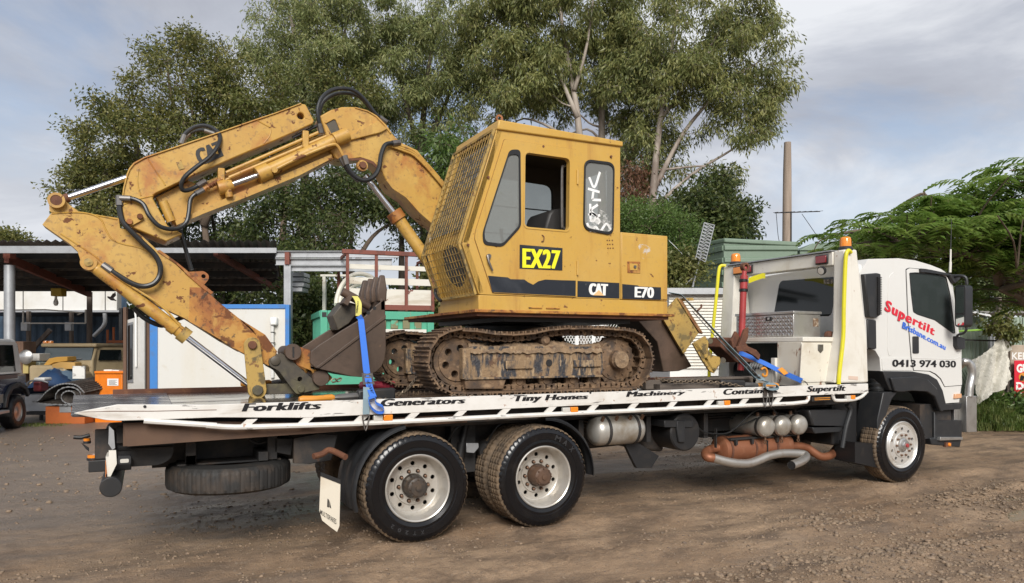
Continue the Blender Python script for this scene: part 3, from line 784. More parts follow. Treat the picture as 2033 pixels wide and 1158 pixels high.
def wheel(x, y, front=False, hub=None, far=False):
    global nut_src
    o = (x, y, WR)
    wl = TP('wheel', make_rim(o, front), M['alloy' if front else 'rim'])
    TP('tyre', make_tyre(o, 1), [M['tyre'], M['tread']], wl, sharp=28)
    t = bpy.data.objects[[c.name for c in wl.children][-1]]
    n, m = 208, 30
    idx = np.zeros(len(t.data.polygons), dtype=np.int32)
    for k in range(n):
        for i in range(m - 1):
            if 8 <= i <= 24: idx[k * (m - 1) + i] = 1
    t.data.polygons.foreach_set('material_index', idx)
    if front:
        h = MB().lathe([(0.088, -0.004), (0.086, -0.02), (0.068, -0.028), (0.064, -0.055), (0.055, -0.068), (0.0, -0.07)], o, (0, 1, 0), 28)
        hb = TP('hub', h, M['silver'], wl)
        TP('hub_cap', MB().lathe([(0.026, -0.069), (0.024, -0.082), (0.0, -0.085)], o, (0, 1, 0), 16), M['redpaint'], wl)
        R, ty = 0.132, -0.012
    else:
        h = MB().lathe([(0.10, 0.17), (0.10, 0.06), (0.094, 0.03), (0.088, 0.018), (0.088, 0.006), (0.070, -0.004), (0.066, -0.012), (0.028, -0.014), (0.026, -0.024), (0.0, -0.026)], o, (0, 1, 0), 28)
        for k in range(8):
            g = 2 * math.pi * k / 8
            h.cyl((o[0] + 0.078 * math.cos(g), y + 0.002, WR + 0.078 * math.sin(g)), (o[0] + 0.078 * math.cos(g), y - 0.012, WR + 0.078 * math.sin(g)), 0.009, n=6)
        hb = TP('hub', h, M[hub or 'hubdark'], wl)
        R, ty = 0.137, 0.134
    if nut_src is None:
        nut_src = TP('wheel_nut', MB().tube([(0, 0.03, 0), (0, 0.0, 0), (0, 0.0, 0), (0, -0.026, 0), (0, -0.03, 0)], [0.020, 0.020, 0.013, 0.013, 0.007], 8), M['nut'], wl)
        nut_src.location = (x + R, y + ty, WR)
        rng = range(1, 10)
    else: rng = range(10)
    copies(nut_src, [((x + R * math.cos(2 * math.pi * k / 10), y + ty, WR + R * math.sin(2 * math.pi * k / 10)), None) for k in rng], wl)
    return wl
YW = -0.03
w1 = wheel(0.0, YW)
w2 = wheel(1.262, YW, hub='hubbrown')
wf = wheel(6.47, YW, front=True)
# inner duals and the far side
def plain_wheel(x, y):
    o = (x, y, WR)
    mb = MB().lathe([(0.297, 0.02), (0.26, 0.05), (0.25, 0.14), (0.08, 0.15), (0.0, 0.15)], o, (0, 1, 0), 32)
    wl = TP('wheel', mb, M['hubdark'])
    t = TP('tyre', make_tyre(o, 1), M['tread'], wl, sharp=28)
for x in (0.0, 1.262):
    for y in (0.275, 1.46, 1.765): plain_wheel(x, y)
plain_wheel(6.47, 1.76)
def arc_words(s, wl, cx, r, a0, a1, size, m):
    for k, ch in enumerate(s):
        g = a0 + (a1 - a0) * k / max(1, len(s) - 1)
        er, et = Vector((math.cos(g), 0, math.sin(g))), Vector((math.sin(g), 0, -math.cos(g)))
        c = Vector((cx, YW - 0.0205, WR)) + er * r
        wdt = size * (1.15 if ch in 'MW' else 0.8)
        q = [c - et * wdt / 2, c + et * wdt / 2, c + et * wdt / 2 + er * size, c - et * wdt / 2 + er * size]
        write('tyre_lettering', ch, q, (0, -1, 0), m, wl, fat=0.03, lift=0.002, thick=0.006)
lett = mat('raised_tyre_lettering', (0.03, 0.03, 0.032), 0.35)
arc_words('MAX', w2, 1.262, 0.365, math.radians(68), math.radians(40), 0.055, lett)
arc_words('XT202', w1, 0.0, 0.372, math.radians(275), math.radians(232), 0.036, lett)

# ---- the tray
ZD, ZL = 1.250, 1.286                    # deck plate, top of the side rail
tailx = -2.62
deck = MB()
deck.slab([[(-1.95, -0.02, ZD - 0.03), (5.78, -0.02, ZD - 0.03), (5.78, 2.42, ZD - 0.03), (-1.95, 2.42, ZD - 0.03)]], (0, 0, 0.03))
tray = TP('tray', deck, M['decktop'], bevel=0.003)
mb = MB().add([(-1.95, -0.02, ZD), (-1.95, 2.42, ZD), (-2.80, 2.46, 1.245), (-2.635, 0.03, 1.236), (-1.95, 0.02, 1.20), (-1.95, 2.42, 1.17), (-2.79, 2.45, 1.20), (-2.625, 0.04, 1.222)],
         [(0, 1, 2, 3), (7, 6, 5, 4), (3, 2, 6, 7), (0, 3, 7, 4), (1, 5, 6, 2), (0, 4, 5, 1)])
TP('tray_tail', mb, M['decktail'], tray, flat=True)
side = xz('V', [(92, 120), (240, 86), (600, 20)], YS) + [(-1.7, ZL), (5.806, ZL)] + xz('J', [(1365, 1095)], YS) + [(-1.0, 1.155)] + xz('V', [(1737, 168), (1000, 196), (620, 208), (440, 196), (240, 156)], YS)
TP('side_rail', MB().prism(side, YS, YS + 0.035), M['traywhite'], tray, bevel=0.004)
TP('side_rail', MB().box(-2.45, 5.78, 2.425, 2.46, 1.14, 1.295), M['rust'], tray, bevel=0.004)
mb = MB()
mb.prism(xz('V', [(160, 104), (560, 92), (1000, 92), (1737, 77), (1737, 83), (1000, 98), (560, 99)], YS), YS - 0.003, YS + 0.001)
TP('rail_seam', mb, M['rust'], tray, flat=True)
# tube rail with slanted struts
rp = path('V', [(900, 206), (1200, 226), (1737, 262)], YS + 0.01) + path('G', [(900, 338), (1000, 346), (1085, 349), (1200, 347)], YS + 0.01) + [Vector((-0.6, YS + 0.01, 1.085)), Vector((1.5, YS + 0.01, 1.088)), onY('I', 1500, 72, YS + 0.01), onY('I', 1592, 62, YS + 0.01), onY('I', 1606, 45, YS + 0.01), onY('I', 1610, 18, YS + 0.03)]
TP('tube_rail', MB().tube(rp, 0.022, 8), M['traywhite'], tray)
rp = path('I', [(1772, 12), (1780, 40), (1800, 52), (1900, 48), (1960, 30), (1995, 0)], YS + 0.01)
TP('tube_rail', MB().tube(smooth(rp, 3), 0.02, 8), M['traywhite'], tray)
for v, xb in (('F', 118), ('F', 452), ('F', 776), ('H', 665), ('H', 966), ('H', 1245), ('H', 1538), ('H', 1808), ('I', 405), ('I', 668), ('I', 918), ('I', 1155), ('I', 1384)):
    px = pix(v, xb, 0)[0]
    b = onY('Z', px, 800, YS + 0.012)
    mb = MB().prism([(b.x - 0.045, 1.09), (b.x + 0.035, 1.09), (b.x + 0.115, 1.16), (b.x + 0.035, 1.16)], YS + 0.004, YS + 0.022)
    TP('rail_strut', mb, M['traywhite'], tray)
mb = MB()
for x in np.linspace(-1.1, 5.3, 12): mb.box(x - 0.25, x + 0.25, 0.12, 0.13, 1.09, 1.16)
mb.box(-2.3, 5.7, 0.14, 0.17, 1.03, 1.2)
TP('tray_skirt', mb, M['chassis'], tray)
# brown tail skirt below the tray
mb = MB().prism([(-2.30, 1.16), (-2.27, 0.985), (-1.0, 1.01), (0.5, 1.04), (0.5, 1.12), (-0.9, 1.10), (-1.9, 1.16)], 0.05, 0.075)
mb.box(-2.30, -2.27, 0.075, 2.3, 0.985, 1.15)
TP('tail_skirt', mb, mat('brown_primer', (0.11, 0.06, 0.035), 0.6, layers=[((0.06, 0.035, 0.025), 4, 0.45, 0.7, 0.7)]))
for v, x, y in (('V', 912, 42), ('D', 708, 888), ('D', 1350, 870)):
    p = onY(v, x, y, YS)
    TP('rail_bolt', MB().cyl((p.x, YS + 0.002, p.z), (p.x, YS - 0.006, p.z), 0.011, n=10), M['dark'], tray)
for v, (xa, xb), (ya, yb) in (('H', (448, 568), (118, 150)), ('H', (1640, 1735), (72, 103)), ('I', (998, 1077), (42, 68)), ('I', (1860, 1918), (8, 34))):
    a, b = onY(v, xa, yb, YS + 0.01), onY(v, xb, ya, YS + 0.01)
    mid = (a.x + b.x) / 2
    l = TP('marker_light', MB().box(mid + 0.003, b.x, YS - 0.01, YS + 0.03, 1.098, 1.15), M['amber'], tray, bevel=0.006)
    TP('lens', MB().box(a.x, mid - 0.003, YS - 0.008, YS + 0.03, 1.098, 1.148), M['clearlens'], tray, bevel=0.006)
mb = MB().box(4.86, 5.2, -0.03, 0.02, 1.095, 1.15)
tl = TP('toolbox_catch', mb, M['dark'], tray)
mb = MB()
for z in (1.108, 1.128): mb.box(4.9, 5.16, -0.036, -0.028, z, z + 0.008)
TP('catch_bar', mb, M['orangehandle'], tl)
# lettering on the rail
for s, v, q in (('Forklifts', 'F', [(122, 1033), (558, 1019), (564, 975), (132, 985)]), ('Generators', 'F', [(912, 1004), (1388, 986), (1392, 952), (912, 960)]),
                ('Tiny Homes', 'D', [(790, 933), (1322, 915), (1322, 878), (795, 886)]), ('Machinery', 'P', [(72, 1148), (640, 1120), (655, 1085), (85, 1090)]),
                ('Containers', 'J', [(435, 1107), (776, 1092), (782, 1060), (440, 1067)]), ('Supertilt', 'J', [(972, 1088), (1210, 1080), (1218, 1044), (980, 1050)])):
    Q = quadY(v, q, YS)
    h = Q[3].z - Q[0].z
    # stand the words upright first, then lean them
    Q[3] = Q[0] + Vector((0.42 * h, 0, h)); Q[2] = Q[1] + Vector((0.42 * h, 0, Q[2].z - Q[1].z))
    write('rail_lettering', s, Q, (0, -1, 0), M['black'], tray, fat=0.0, lift=0.003, spread=1.06, bold=0.010)

# ---- headboard with beacons
hb = truck
post = [tuple(p) for p in xz('J', [(1212, 178), (1292, 178), (1325, 470), (1357, 740), (1366, 1030), (1150, 1033), (1205, 700)], -0.03)]
TP('headboard_post', MB().prism(post, -0.03, 0.13), M['postwhite'], bevel=0.02)
YF = 2.02
fx = [(p[0] - 0.02, p[1]) for p in post]
def farx(z): return 5.42 - (2.91 - z) * 0.082
TP('headboard_post', MB().prism([(5.40, 2.91), (5.60, 2.91), (5.80, 1.29), (farx(1.29), 1.29)], 1.80, YF), M['postwhite'], bevel=0.015)
cb = MB().box(5.40, 5.58, 0.13, 1.80, 2.74, 2.905)
cbo = TP('crossbeam', cb, M['postwhite'], bevel=0.01)
mb = MB().box(5.37, 5.60, 0.13, 1.95, 2.91, 2.925)
TP('beam_cap', mb, M['galv'], cbo)
def beacon(x, y, z):
    b = TP('beacon', MB().lathe([(0.0, 0.0), (0.085, 0.0), (0.085, 0.03), (0.07, 0.05), (0.0, 0.05)], (x, y, z), (0, 0, 1), 20), M['blackplastic'])
    TP('lens', MB().lathe([(0.068, 0.05), (0.066, 0.13), (0.06, 0.155), (0.05, 0.165), (0.0, 0.167)], (x, y, z), (0, 0, 1), 20), M['amber'], b)
beacon(5.53, 0.05, 2.915)
beacon(5.47, 1.86, 2.915)
hr = smooth([(5.50, -0.05, 2.88), (5.45, -0.06, 2.90), (5.41, -0.06, 2.86), (5.395, -0.055, 2.70), (5.37, -0.055, 2.2), (5.36, -0.055, 1.85), (5.29, -0.055, 1.40), (5.285, -0.055, 1.29)], 4)
TP('grab_rail', MB().tube(hr, 0.024, 10), M['hiyellow'])
hr = smooth([(5.44, 2.02, 2.92), (5.38, 2.07, 2.92), (5.34, 2.07, 2.83), (5.30, 2.07, 2.5), (5.18, 2.07, 1.6), (5.16, 2.07, 1.3)], 4)
TP('grab_rail', MB().tube(hr, 0.024, 10), M['hiyellow'])
for y0, y1, mk in ((0.20, 0.36, 'redlens'), (1.62, 1.80, 'amber'), (1.46, 1.60, 'redlens')):
    l = TP('tail_light', MB().box(5.375, 5.40, y0 - 0.012, y1 + 0.012, 2.765, 2.88), M['blackplastic'], bevel=0.006)
    TP('lens', MB().box(5.362, 5.376, y0, y1, 2.778, 2.868), M[mk], l, bevel=0.006)
wl_ = TP('work_lamp', MB().lathe([(0.0, 0.0), (0.05, 0.01), (0.055, 0.05), (0.045, 0.055), (0.0, 0.05)], (5.38, 0.25, 2.69), (-1, -0.1, -0.3), 16), M['blackplastic'])
TP('lens', MB().lathe([(0.044, 0.056), (0.0, 0.058)], (5.38, 0.25, 2.69), (-1, -0.1, -0.3), 16), M['clearlens'], wl_)
pl = [onY('J', *p, -0.034) for p in ((1238, 1008), (1298, 1013), (1298, 990), (1238, 986))]
TP('compliance_plate', MB().slab([pl], (0, 0.003, 0)), mat('faded_plate', (0.62, 0.47, 0.38), 0.5))

# shelf, cabinet, winch at the head of the tray
shf = TP('shelf', MB().box(4.86, 5.45, 0.10, 1.80, 1.80, 1.855), M['postwhite'], bevel=0.006)
cab_ = TP('locker', MB().box(4.86, 5.40, 0.12, 0.50, 1.262, 1.798), M['boxwhite'], bevel=0.006)
dr = fillet(xz('J', [(925, 1028), (1150, 1022), (1172, 790), (940, 775)], 0.11), 0.03)
ld = TP('locker_door', MB().prism(dr, 0.108, 0.119), M['boxwhite'], cab_, bevel=0.003)
c = onY('J', 1057, 812, 0.108)
lk = TP('latch', MB().prism([(c.x - 0.045, c.z + 0.05), (c.x + 0.045, c.z + 0.05), (c.x + 0.045, c.z - 0.02), (c.x, c.z - 0.055), (c.x - 0.045, c.z - 0.02)], 0.10, 0.108), M['steel'], ld, bevel=0.003)
wn = TP('winch', MB().cyl((5.1, 0.55, 1.42), (5.1, 1.25, 1.42), 0.13, n=20), M['dark'])
mb = MB()
for k in range(11): mb.lathe([(0.115, -0.02), (0.15, 0.0), (0.115, 0.02)], (4.98, 0.78 + 0.045 * k, 1.43), (0, 1, 0), 20)
TP('cable_drum', mb, M['hose'], wn)
mb = MB().box(4.82, 5.2, 0.50, 0.56, 1.262, 1.6); mb.box(4.82, 5.2, 1.3, 1.36, 1.262, 1.6); mb.box(4.8, 4.83, 0.52, 0.80, 1.27, 1.45)
TP('winch_frame', mb, M['postwhite'], wn)
mb = MB().box(5.42, 5.50, 0.14, 1.79, 1.27, 1.79)
TP('headboard_panel', mb, M['chassis'])
hk = smooth(path('J', [(678, 945), (700, 935), (716, 955), (712, 985), (692, 985), (690, 970)], 0.45), 5)
TP('winch_hook', MB().tube(hk, 0.014, 8), M['orangehandle'])
# red prop pole clamped upright
pp = [onY('J', *p, 1.0) for p in ((548, 950), (556, 700), (566, 420))]
pr = TP('prop_pole', MB().tube([pp[0], pp[1], pp[2]], 0.043, 14), M['redpaint'])
q = [onY('J', *p, 1.0) for p in ((566, 430), (570, 345), (572, 335), (574, 290))]
TP('pole_head', MB().tube([q[0], q[1], q[1], q[3]], [0.05, 0.05, 0.032, 0.028], 12), M['redpaint'], pr)
TP('pole_eye', MB().lathe([(0.03, -0.03), (0.055, -0.03), (0.055, 0.03), (0.03, 0.03)], q[3], (0, 1, 0), 14, close=True), M['rust'], pr)
mb = MB()
for z in (onY('J', 562, 440, 1).z, onY('J', 565, 378, 1).z): mb.lathe([(0.046, -0.02), (0.056, -0.015), (0.056, 0.015), (0.046, 0.02)], (onY('J', 566, 400, 1.0).x, 1.0, z), (0.03, 0, 1), 14)
TP('pole_strap', mb, M['hose'], pr)
sy = path('J', [(600, 378), (640, 362), (690, 346), (706, 348)], [1.0, 1.05, 1.1, 1.15])
mb = MB().grid([[p + Vector((0, 0, 0.035)) for p in sy], [p - Vector((0, 0, 0.035)) for p in sy]]); mb.grid([[p + Vector((0, 0.004, 0.035)) for p in sy], [p + Vector((0, 0.004, -0.035)) for p in sy]])
TP('pole_tag', mb, M['hiyellow'], pr)

# ---- cab
YC = 0.02
def K(pts, Y=YC): return xz('K', pts, Y)
body = K([(66, 134), (250, 128), (330, 138), (405, 160), (455, 180), (490, 205), (512, 262), (540, 480), (553, 560), (553, 735), (541, 818), (468, 824), (452, 760), (425, 710), (385, 685), (310, 670), (165, 668), (160, 605), (140, 570), (100, 560), (85, 400), (66, 200)])
body = [(max(a, 5.75), b) for a, b in body]; body[0] = (5.90, 2.83)
YCF = 1.98
def grow(poly, k):
    cx = sum(p[0] for p in poly) / len(poly); cz = sum(p[1] for p in poly) / len(poly)
    return [(p[0] + (p[0] - cx) * k, p[1] + (p[1] - cz) * k) for p in poly]
win = fillet(K([(302, 202), (330, 200), (440, 206), (474, 222), (492, 300), (516, 482), (505, 484), (420, 422), (340, 396), (320, 384), (310, 300)]), 0.02)
cab = TP('cab', MB().prism(body, YC, YCF, [grow(win, -0.01)]), M['white'], bevel=0.055, seg=4)
TP('cab_lining', MB().prism(grow(win, -0.012), YC + 0.03, YCF - 0.03, [grow(win, -0.03)]), M['interior'], cab, flat=True)
TP('far_window', MB().prism(grow(win, -0.015), YCF - 0.02, YCF - 0.015), M['tintglass'], cab, flat=True)
def KS(pts, y): return [(onY('K', a, b, y).x, onY('K', a, b, y).z) for a, b in pts]
for y in (0.35, 1.25):
    st_ = TP('driver_seat', MB().prism(fillet(KS([(318, 470), (372, 470), (368, 340), (352, 322), (330, 330)], y), 0.04), y, y + 0.42), M['dark'], cab, bevel=0.03)
    TP('headrest', MB().prism(fillet(KS([(334, 320), (362, 318), (362, 280), (336, 282)], y), 0.03), y + 0.08, y + 0.34), M['dark'], st_, bevel=0.02)
c_ = onY('K', 455, 385, 0.55)
TP('steering_wheel', MB().tube([c_ + Vector((0.10 * math.sin(g) * 0.5, 0.19 * math.cos(g), 0.17 * math.sin(g))) for g in [2 * math.pi * k / 24 for k in range(25)]], 0.014, 8), M['dark'], cab)
# raised flutes of the rear side panel and the door
mb = MB().prism(fillet(K([(205, 215), (230, 190), (240, 300), (238, 560), (205, 600), (195, 560), (198, 300)]), 0.03), YC - 0.006, YC + 0.01)
TP('side_panel', mb, M['white'], cab, bevel=0.005)
door = fillet(K([(287, 185), (300, 176), (400, 185), (470, 200), (500, 255), (524, 470), (548, 560), (552, 735), (470, 742), (452, 705), (428, 682), (400, 668), (322, 664), (312, 610), (296, 420), (288, 220)]), 0.012)
seam = fillet(K([(284, 180), (299, 173), (402, 182), (473, 197), (503, 253), (527, 470), (551, 560), (555, 738), (470, 745), (450, 708), (426, 686), (398, 671), (320, 667), (309, 610), (293, 420), (285, 220)]), 0.012)
TP('door_seam', MB().prism(seam, YC - 0.0005, YC + 0.01, [grow(win, 0.03)]), M['hose'], cab, flat=True)
dr = TP('door', MB().prism(door, YC - 0.009, YC + 0.012, [win]), M['white'], cab, bevel=0.005)
TP('window_seal', MB().prism(grow(win, 0.035), YC - 0.013, YC - 0.006, [win]), M['rubber'], dr)
TP('window_pane', MB().prism(win, YC - 0.004, YC + 0.001), M['tintglass'], dr, flat=True)
TP('sill_panel', MB().prism(fillet(K([(168, 606), (305, 605), (312, 640), (318, 663), (300, 665), (172, 664)]), 0.015), YC - 0.007, YC + 0.01), M['white'], cab, bevel=0.004)
TP('door_crease', MB().tube(path('K', [(318, 607), (520, 612), (545, 600)], YC - 0.008), 0.005, 6), M['white'], dr)
hd = fillet(K([(313, 502), (342, 502), (343, 584), (314, 584)]), 0.02)
ho = TP('door_handle', MB().prism(hd, YC - 0.018, YC - 0.008), M['blackplastic'], dr, bevel=0.004)
vis = K([(344, 178), (368, 180), (440, 194), (490, 204), (493, 214), (440, 206), (368, 196), (346, 196)])
TP('weather_shield', MB().prism(vis, YC - 0.04, YC - 0.006), M['blackplastic'], cab)
TP('cab_trim', MB().prism(K([(480, 206), (528, 206), (532, 228), (506, 250), (494, 240)]), YC - 0.05, YC + 0.04), M['blackplastic'], cab, bevel=0.01)
# rear wall of the cab
XR = 5.70
rw = MB()
P5 = lambda pts: [onX('J', x, y, XR) for x, y in pts]
def f3(pts, r):                          # fillet a quad given in 3-D on x = const
    q = fillet([(p.y, p.z) for p in pts], r, 6)
    return [Vector((pts[0].x, a, b)) for a, b in q]
rear = f3([Vector((XR, 0.03, 2.80)), Vector((XR, 0.03, 1.35)), Vector((XR, 1.95, 1.35)), Vector((XR, 1.93, 2.72))], 0.16)
rwo = TP('rear_wall', MB().slab([rear], (0.14, 0, 0)), M['white'], cab, bevel=0.03)
wq = f3([onX('J', 800, 380, XR), onX('J', 1165, 352, XR), Vector((XR, 0.40, 2.13)), onX('J', 762, 598, XR)], 0.07)
TP('rear_window', MB().slab([[p - Vector((0.006, 0, 0)) for p in wq]], (0.01, 0, 0)), M['truckglass'], rwo, flat=True)
sl = [onX('J', x, y, XR - 0.008) for x, y in ((1078, 372), (1136, 366), (1136, 396), (1080, 402))]
TP('window_sticker', MB().slab([sl], (0.002, 0, 0)), mat('sticker_print', (0.34, 0.30, 0.25), 0.5, layers=[((0.05, 0.04, 0.04), 30, 0.45, 0.5, 0.9)]), rwo, flat=True)
TP('exhaust_stack', MB().cyl((5.74, 1.86, 2.22), (5.74, 1.86, 2.40), 0.035), M['blackplastic'])
# black air intake and ducts behind the cab
mb = MB().prism(K([(68, 205), (128, 200), (147, 206), (148, 400), (126, 414), (88, 410)]), YC - 0.06, 0.22)
ai = TP('air_intake', mb, M['blackplastic'], bevel=0.02)
lou = K([(126, 222), (147, 222), (148, 396), (127, 396)])
for k in range(22):
    z = lou[2][1] + (lou[0][1] - lou[2][1]) * k / 21
    TP('louvre', MB().box(lou[0][0], lou[1][0] - 0.01, YC - 0.078, YC - 0.055, z - 0.006, z + 0.006), M['dark'], ai)
TP('intake_duct', MB().prism(K([(95, 420), (138, 424), (140, 560), (118, 566), (100, 560)]), YC - 0.02, 0.2), M['blackplastic'], bevel=0.03)
TP('intake_hose', MB().lathe([(0.09 + 0.012 * (i % 2), -0.3 + 0.03 * i) for i in range(20)], onY('K', 136, 660, 0.22), (0.1, 0.2, 1), 16), M['hose'])
# lettering
write('cab_lettering', 'Supertilt', quadY('M', [(325, 672), (885, 960), (905, 870), (352, 545)], YC - 0.009), (0, -1, 0), M['letterred'], cab, fat=0.016, lift=0.003, spread=1.18, bold=0.009)
write('cab_lettering', 'Brisbane.com.au', quadY('M', [(528, 876), (1018, 1130), (1028, 1070), (540, 800)], YC - 0.009), (0, -1, 0), M['letterblue'], cab, fat=0.01, lift=0.003, spread=1.05, bold=0.004)
write('cab_lettering', '0413 974 030', quadY('K', [(221, 647), (524, 651), (524, 617), (222, 611)], YC - 0.009), (0, -1, 0), M['black'], cab, fat=0.012, lift=0.004, bold=0.006)
# lower cab: wheel arch, step, bumper
arch = K([(165, 668), (310, 670), (385, 684), (425, 708), (452, 760), (468, 826), (440, 862), (425, 830), (405, 785), (375, 765), (300, 762), (240, 768), (200, 760), (180, 715)])
TP('wheel_arch', MB().prism(arch, YC - 0.035, 0.30), M['blackplastic'], cab, bevel=0.012)
fl = K([(190, 700), (310, 694), (370, 710), (410, 750), (442, 858), (428, 862), (400, 790), (360, 765), (300, 762), (240, 768), (208, 764)])
TP('wheel_flare', MB().prism(fl, YC - 0.075, YC - 0.03), M['blackplastic'], cab, bevel=0.012)
mg = K([(168, 770), (240, 764), (210, 800), (188, 860), (165, 940), (158, 1010), (142, 1010), (140, 900)])
TP('mudguard', MB().prism(mg, -0.01, 0.30), M['blackplastic'], bevel=0.01)
fp = [onY('K', *p, 0.02) for p in ((42, 1010), (150, 1018), (148, 1132), (42, 1108))]
TP('mudflap', MB().slab([fp], (0.0, 0.30, 0)), M['rubber'])
TP('front_valance', MB().prism(K([(436, 830), (545, 822), (536, 850), (430, 856)]), -0.02, 1.98), M['blackplastic'], bevel=0.01)
st = TP('step_box', MB().prism(K([(424, 862), (440, 906), (556, 904), (556, 985), (545, 1034), (410, 1022), (404, 990), (425, 990)]), 0.02, 0.42), M['blackplastic'], bevel=0.012)
TP('step_tread', MB().prism(K([(438, 984), (545, 984), (545, 996), (436, 1000)]), -0.02, 0.03), M['silver'], st, bevel=0.003)
mb = MB().box(6.95, 7.6, 0.06, 1.9, 0.52, 0.98)
TP('front_crossmember', mb, M['chassis'])
p = onY('K', 484, 1020, 0.02)
mk = TP('side_marker', MB().box(p.x - 0.06, p.x + 0.06, 0.0, 0.04, p.z - 0.03, p.z + 0.03), M['rust'], st)
TP('lens', MB().lathe([(0.026, 0), (0.02, 0.015), (0, 0.02)], (p.x + 0.01, 0.0, p.z), (0, -1, 0), 12), M['amber'], mk)
i0 = K([(515, 778), (545, 776), (545, 796), (512, 800)])
TP('indicator', MB().prism(i0, -0.005, 0.05), mat('faded_amber_lens', (0.66, 0.36, 0.20), 0.2), cab, bevel=0.004)
bb = smooth(path('K', [(548, 640), (562, 624), (585, 628), (600, 650), (602, 690), (592, 740), (588, 790)], [0.15, 0.05, 0.02, 0.0, 0.0, 0.0, 0.0]), 5)
bu = TP('bull_bar', MB().tube(bb, 0.052, 14), M['silver'])
bx = K([(563, 788), (612, 786), (612, 960), (565, 962)])
TP('bull_bar_end', MB().prism(bx, -0.02, 0.10), M['silver'], bu, bevel=0.008)
mb = MB().box(7.74, 7.90, 0.10, 1.9, 0.62, 1.02)
TP('bull_bar_beam', mb, M['silver'], bu, bevel=0.01)
# mirror: a deep housing whose glass looks back along the truck
YM = -0.30
q0 = onY('K', 572, 360, YM); xm = q0.x
za, zb2 = onX('K', 546, 256, xm).z, onX('K', 546, 458, xm).z
yi = onX('K', 520, 330, xm).y
mo = TP('mirror', MB().slab([[Vector((xm, a, b)) for a, b in fillet([(YM, za), (yi, za + 0.0), (yi, zb2), (YM, zb2)], 0.05)]], (0.15, 0, 0)), M['blackplastic'], bevel=0.018)
zs = zb2 + (za - zb2) * 0.31
for a, b in ((zs + 0.012, za - 0.025), (zb2 + 0.025, zs - 0.012)):
    TP('mirror_glass', MB().slab([[Vector((xm - 0.004, y, z)) for y, z in fillet([(YM + 0.018, b), (yi - 0.018, b), (yi - 0.018, a), (YM + 0.018, a)], 0.02)]], (0.008, 0, 0)), M['mirror'], mo, flat=True)
TP('mirror_arm', MB().tube(smooth(path('K', [(510, 218), (545, 212), (572, 220), (578, 255)], [0.0, -0.1, -0.16, -0.17]), 4), 0.02, 8), M['blackplastic'], mo)
TP('mirror_arm', MB().tube(smooth(path('K', [(528, 516), (535, 496), (560, 488), (575, 472), (575, 455)], [-0.02, -0.06, -0.12, -0.16, -0.16]), 4), 0.016, 8), M['blackplastic'], mo)
TP('mirror_foot', MB().prism(fillet(K([(508, 500), (545, 512), (545, 562), (520, 566), (508, 550)]), 0.02), -0.05, YC), M['blackplastic'], mo, bevel=0.01)
an = path('K', [(498, 196), (500, 145), (501, 85), (505, -60)], 0.1)
a_ = TP('aerial', MB().tube([an[0], an[1], an[1], an[2]], [0.016, 0.016, 0.011, 0.011], 8), M['postwhite'], cab)
TP('aerial_whip', MB().tube([an[2], an[3]], [0.006, 0.003], 5), M['dark'], a_)

# ---- under the tray: guards, tanks, exhaust
def guard(a0, a1, r0, cx, y0, y1, n=14, ribs=True):
    rows = []
    for y, dr_ in ((y0, 0.0), (y0 + 0.02, 0.022), (y0 + 0.08, 0.022), (y0 + 0.10, 0.01), (y0 + 0.17, 0.01), (y0 + 0.19, 0.022), (y0 + 0.30, 0.022), (y0 + 0.32, 0.01), (y0 + 0.42, 0.01), (y0 + 0.44, 0.022), (y1 - 0.02, 0.022), (y1, 0.0)):
        rows.append([(cx + (r0 + dr_) * math.cos(a0 + (a1 - a0) * k / n), y, WR + (r0 + dr_) * math.sin(a0 + (a1 - a0) * k / n)) for k in range(n + 1)])
    mb = MB().grid(rows)
    mb.grid([[(q[0], q[1], q[2] - 0.012) for q in r] for r in rows])
    return mb
gd = TP('rear_mudguard', guard(math.radians(102), math.radians(195), 0.555, 0.0, -0.04, 0.56), M['blackplastic'], sharp=60)
g2 = TP('rear_mudguard', guard(math.radians(88), math.radians(-2), 0.555, 1.262, -0.04, 0.56), M['blackplastic'], sharp=60)
fl4 = [onY('G', *p, -0.06) for p in ((1632, 640), (1757, 688), (1750, 980), (1735, 1018), (1690, 985), (1640, 945), (1622, 880))]
ff = TP('rear_mudflap', MB().slab([fl4], (-0.0, 0.012, 0)), M['mudflap'])
c4 = [onY('G', *p, -0.066) for p in ((1630, 636), (1758, 684), (1757, 712), (1630, 662))]
TP('flap_clamp', MB().slab([c4], (0, 0.02, 0)), M['dark'], ff)
write('flap_lettering', 'MULTISPARES', [onY('G', *p, -0.06) for p in ((1626, 903), (1730, 970), (1730, 935), (1628, 872))], (0, -1, 0), M['black'], ff, fat=0.008, lift=0.003, spread=1.1)
for q in ([(1672, 858), (1683, 862), (1683, 812), (1674, 805)], [(1686, 860), (1698, 868), (1690, 830), (1686, 815)]):
    TP('flap_emblem', MB().slab([[onY('G', *p, -0.063) for p in q]], (0, 0.002, 0)), M['black'], ff)
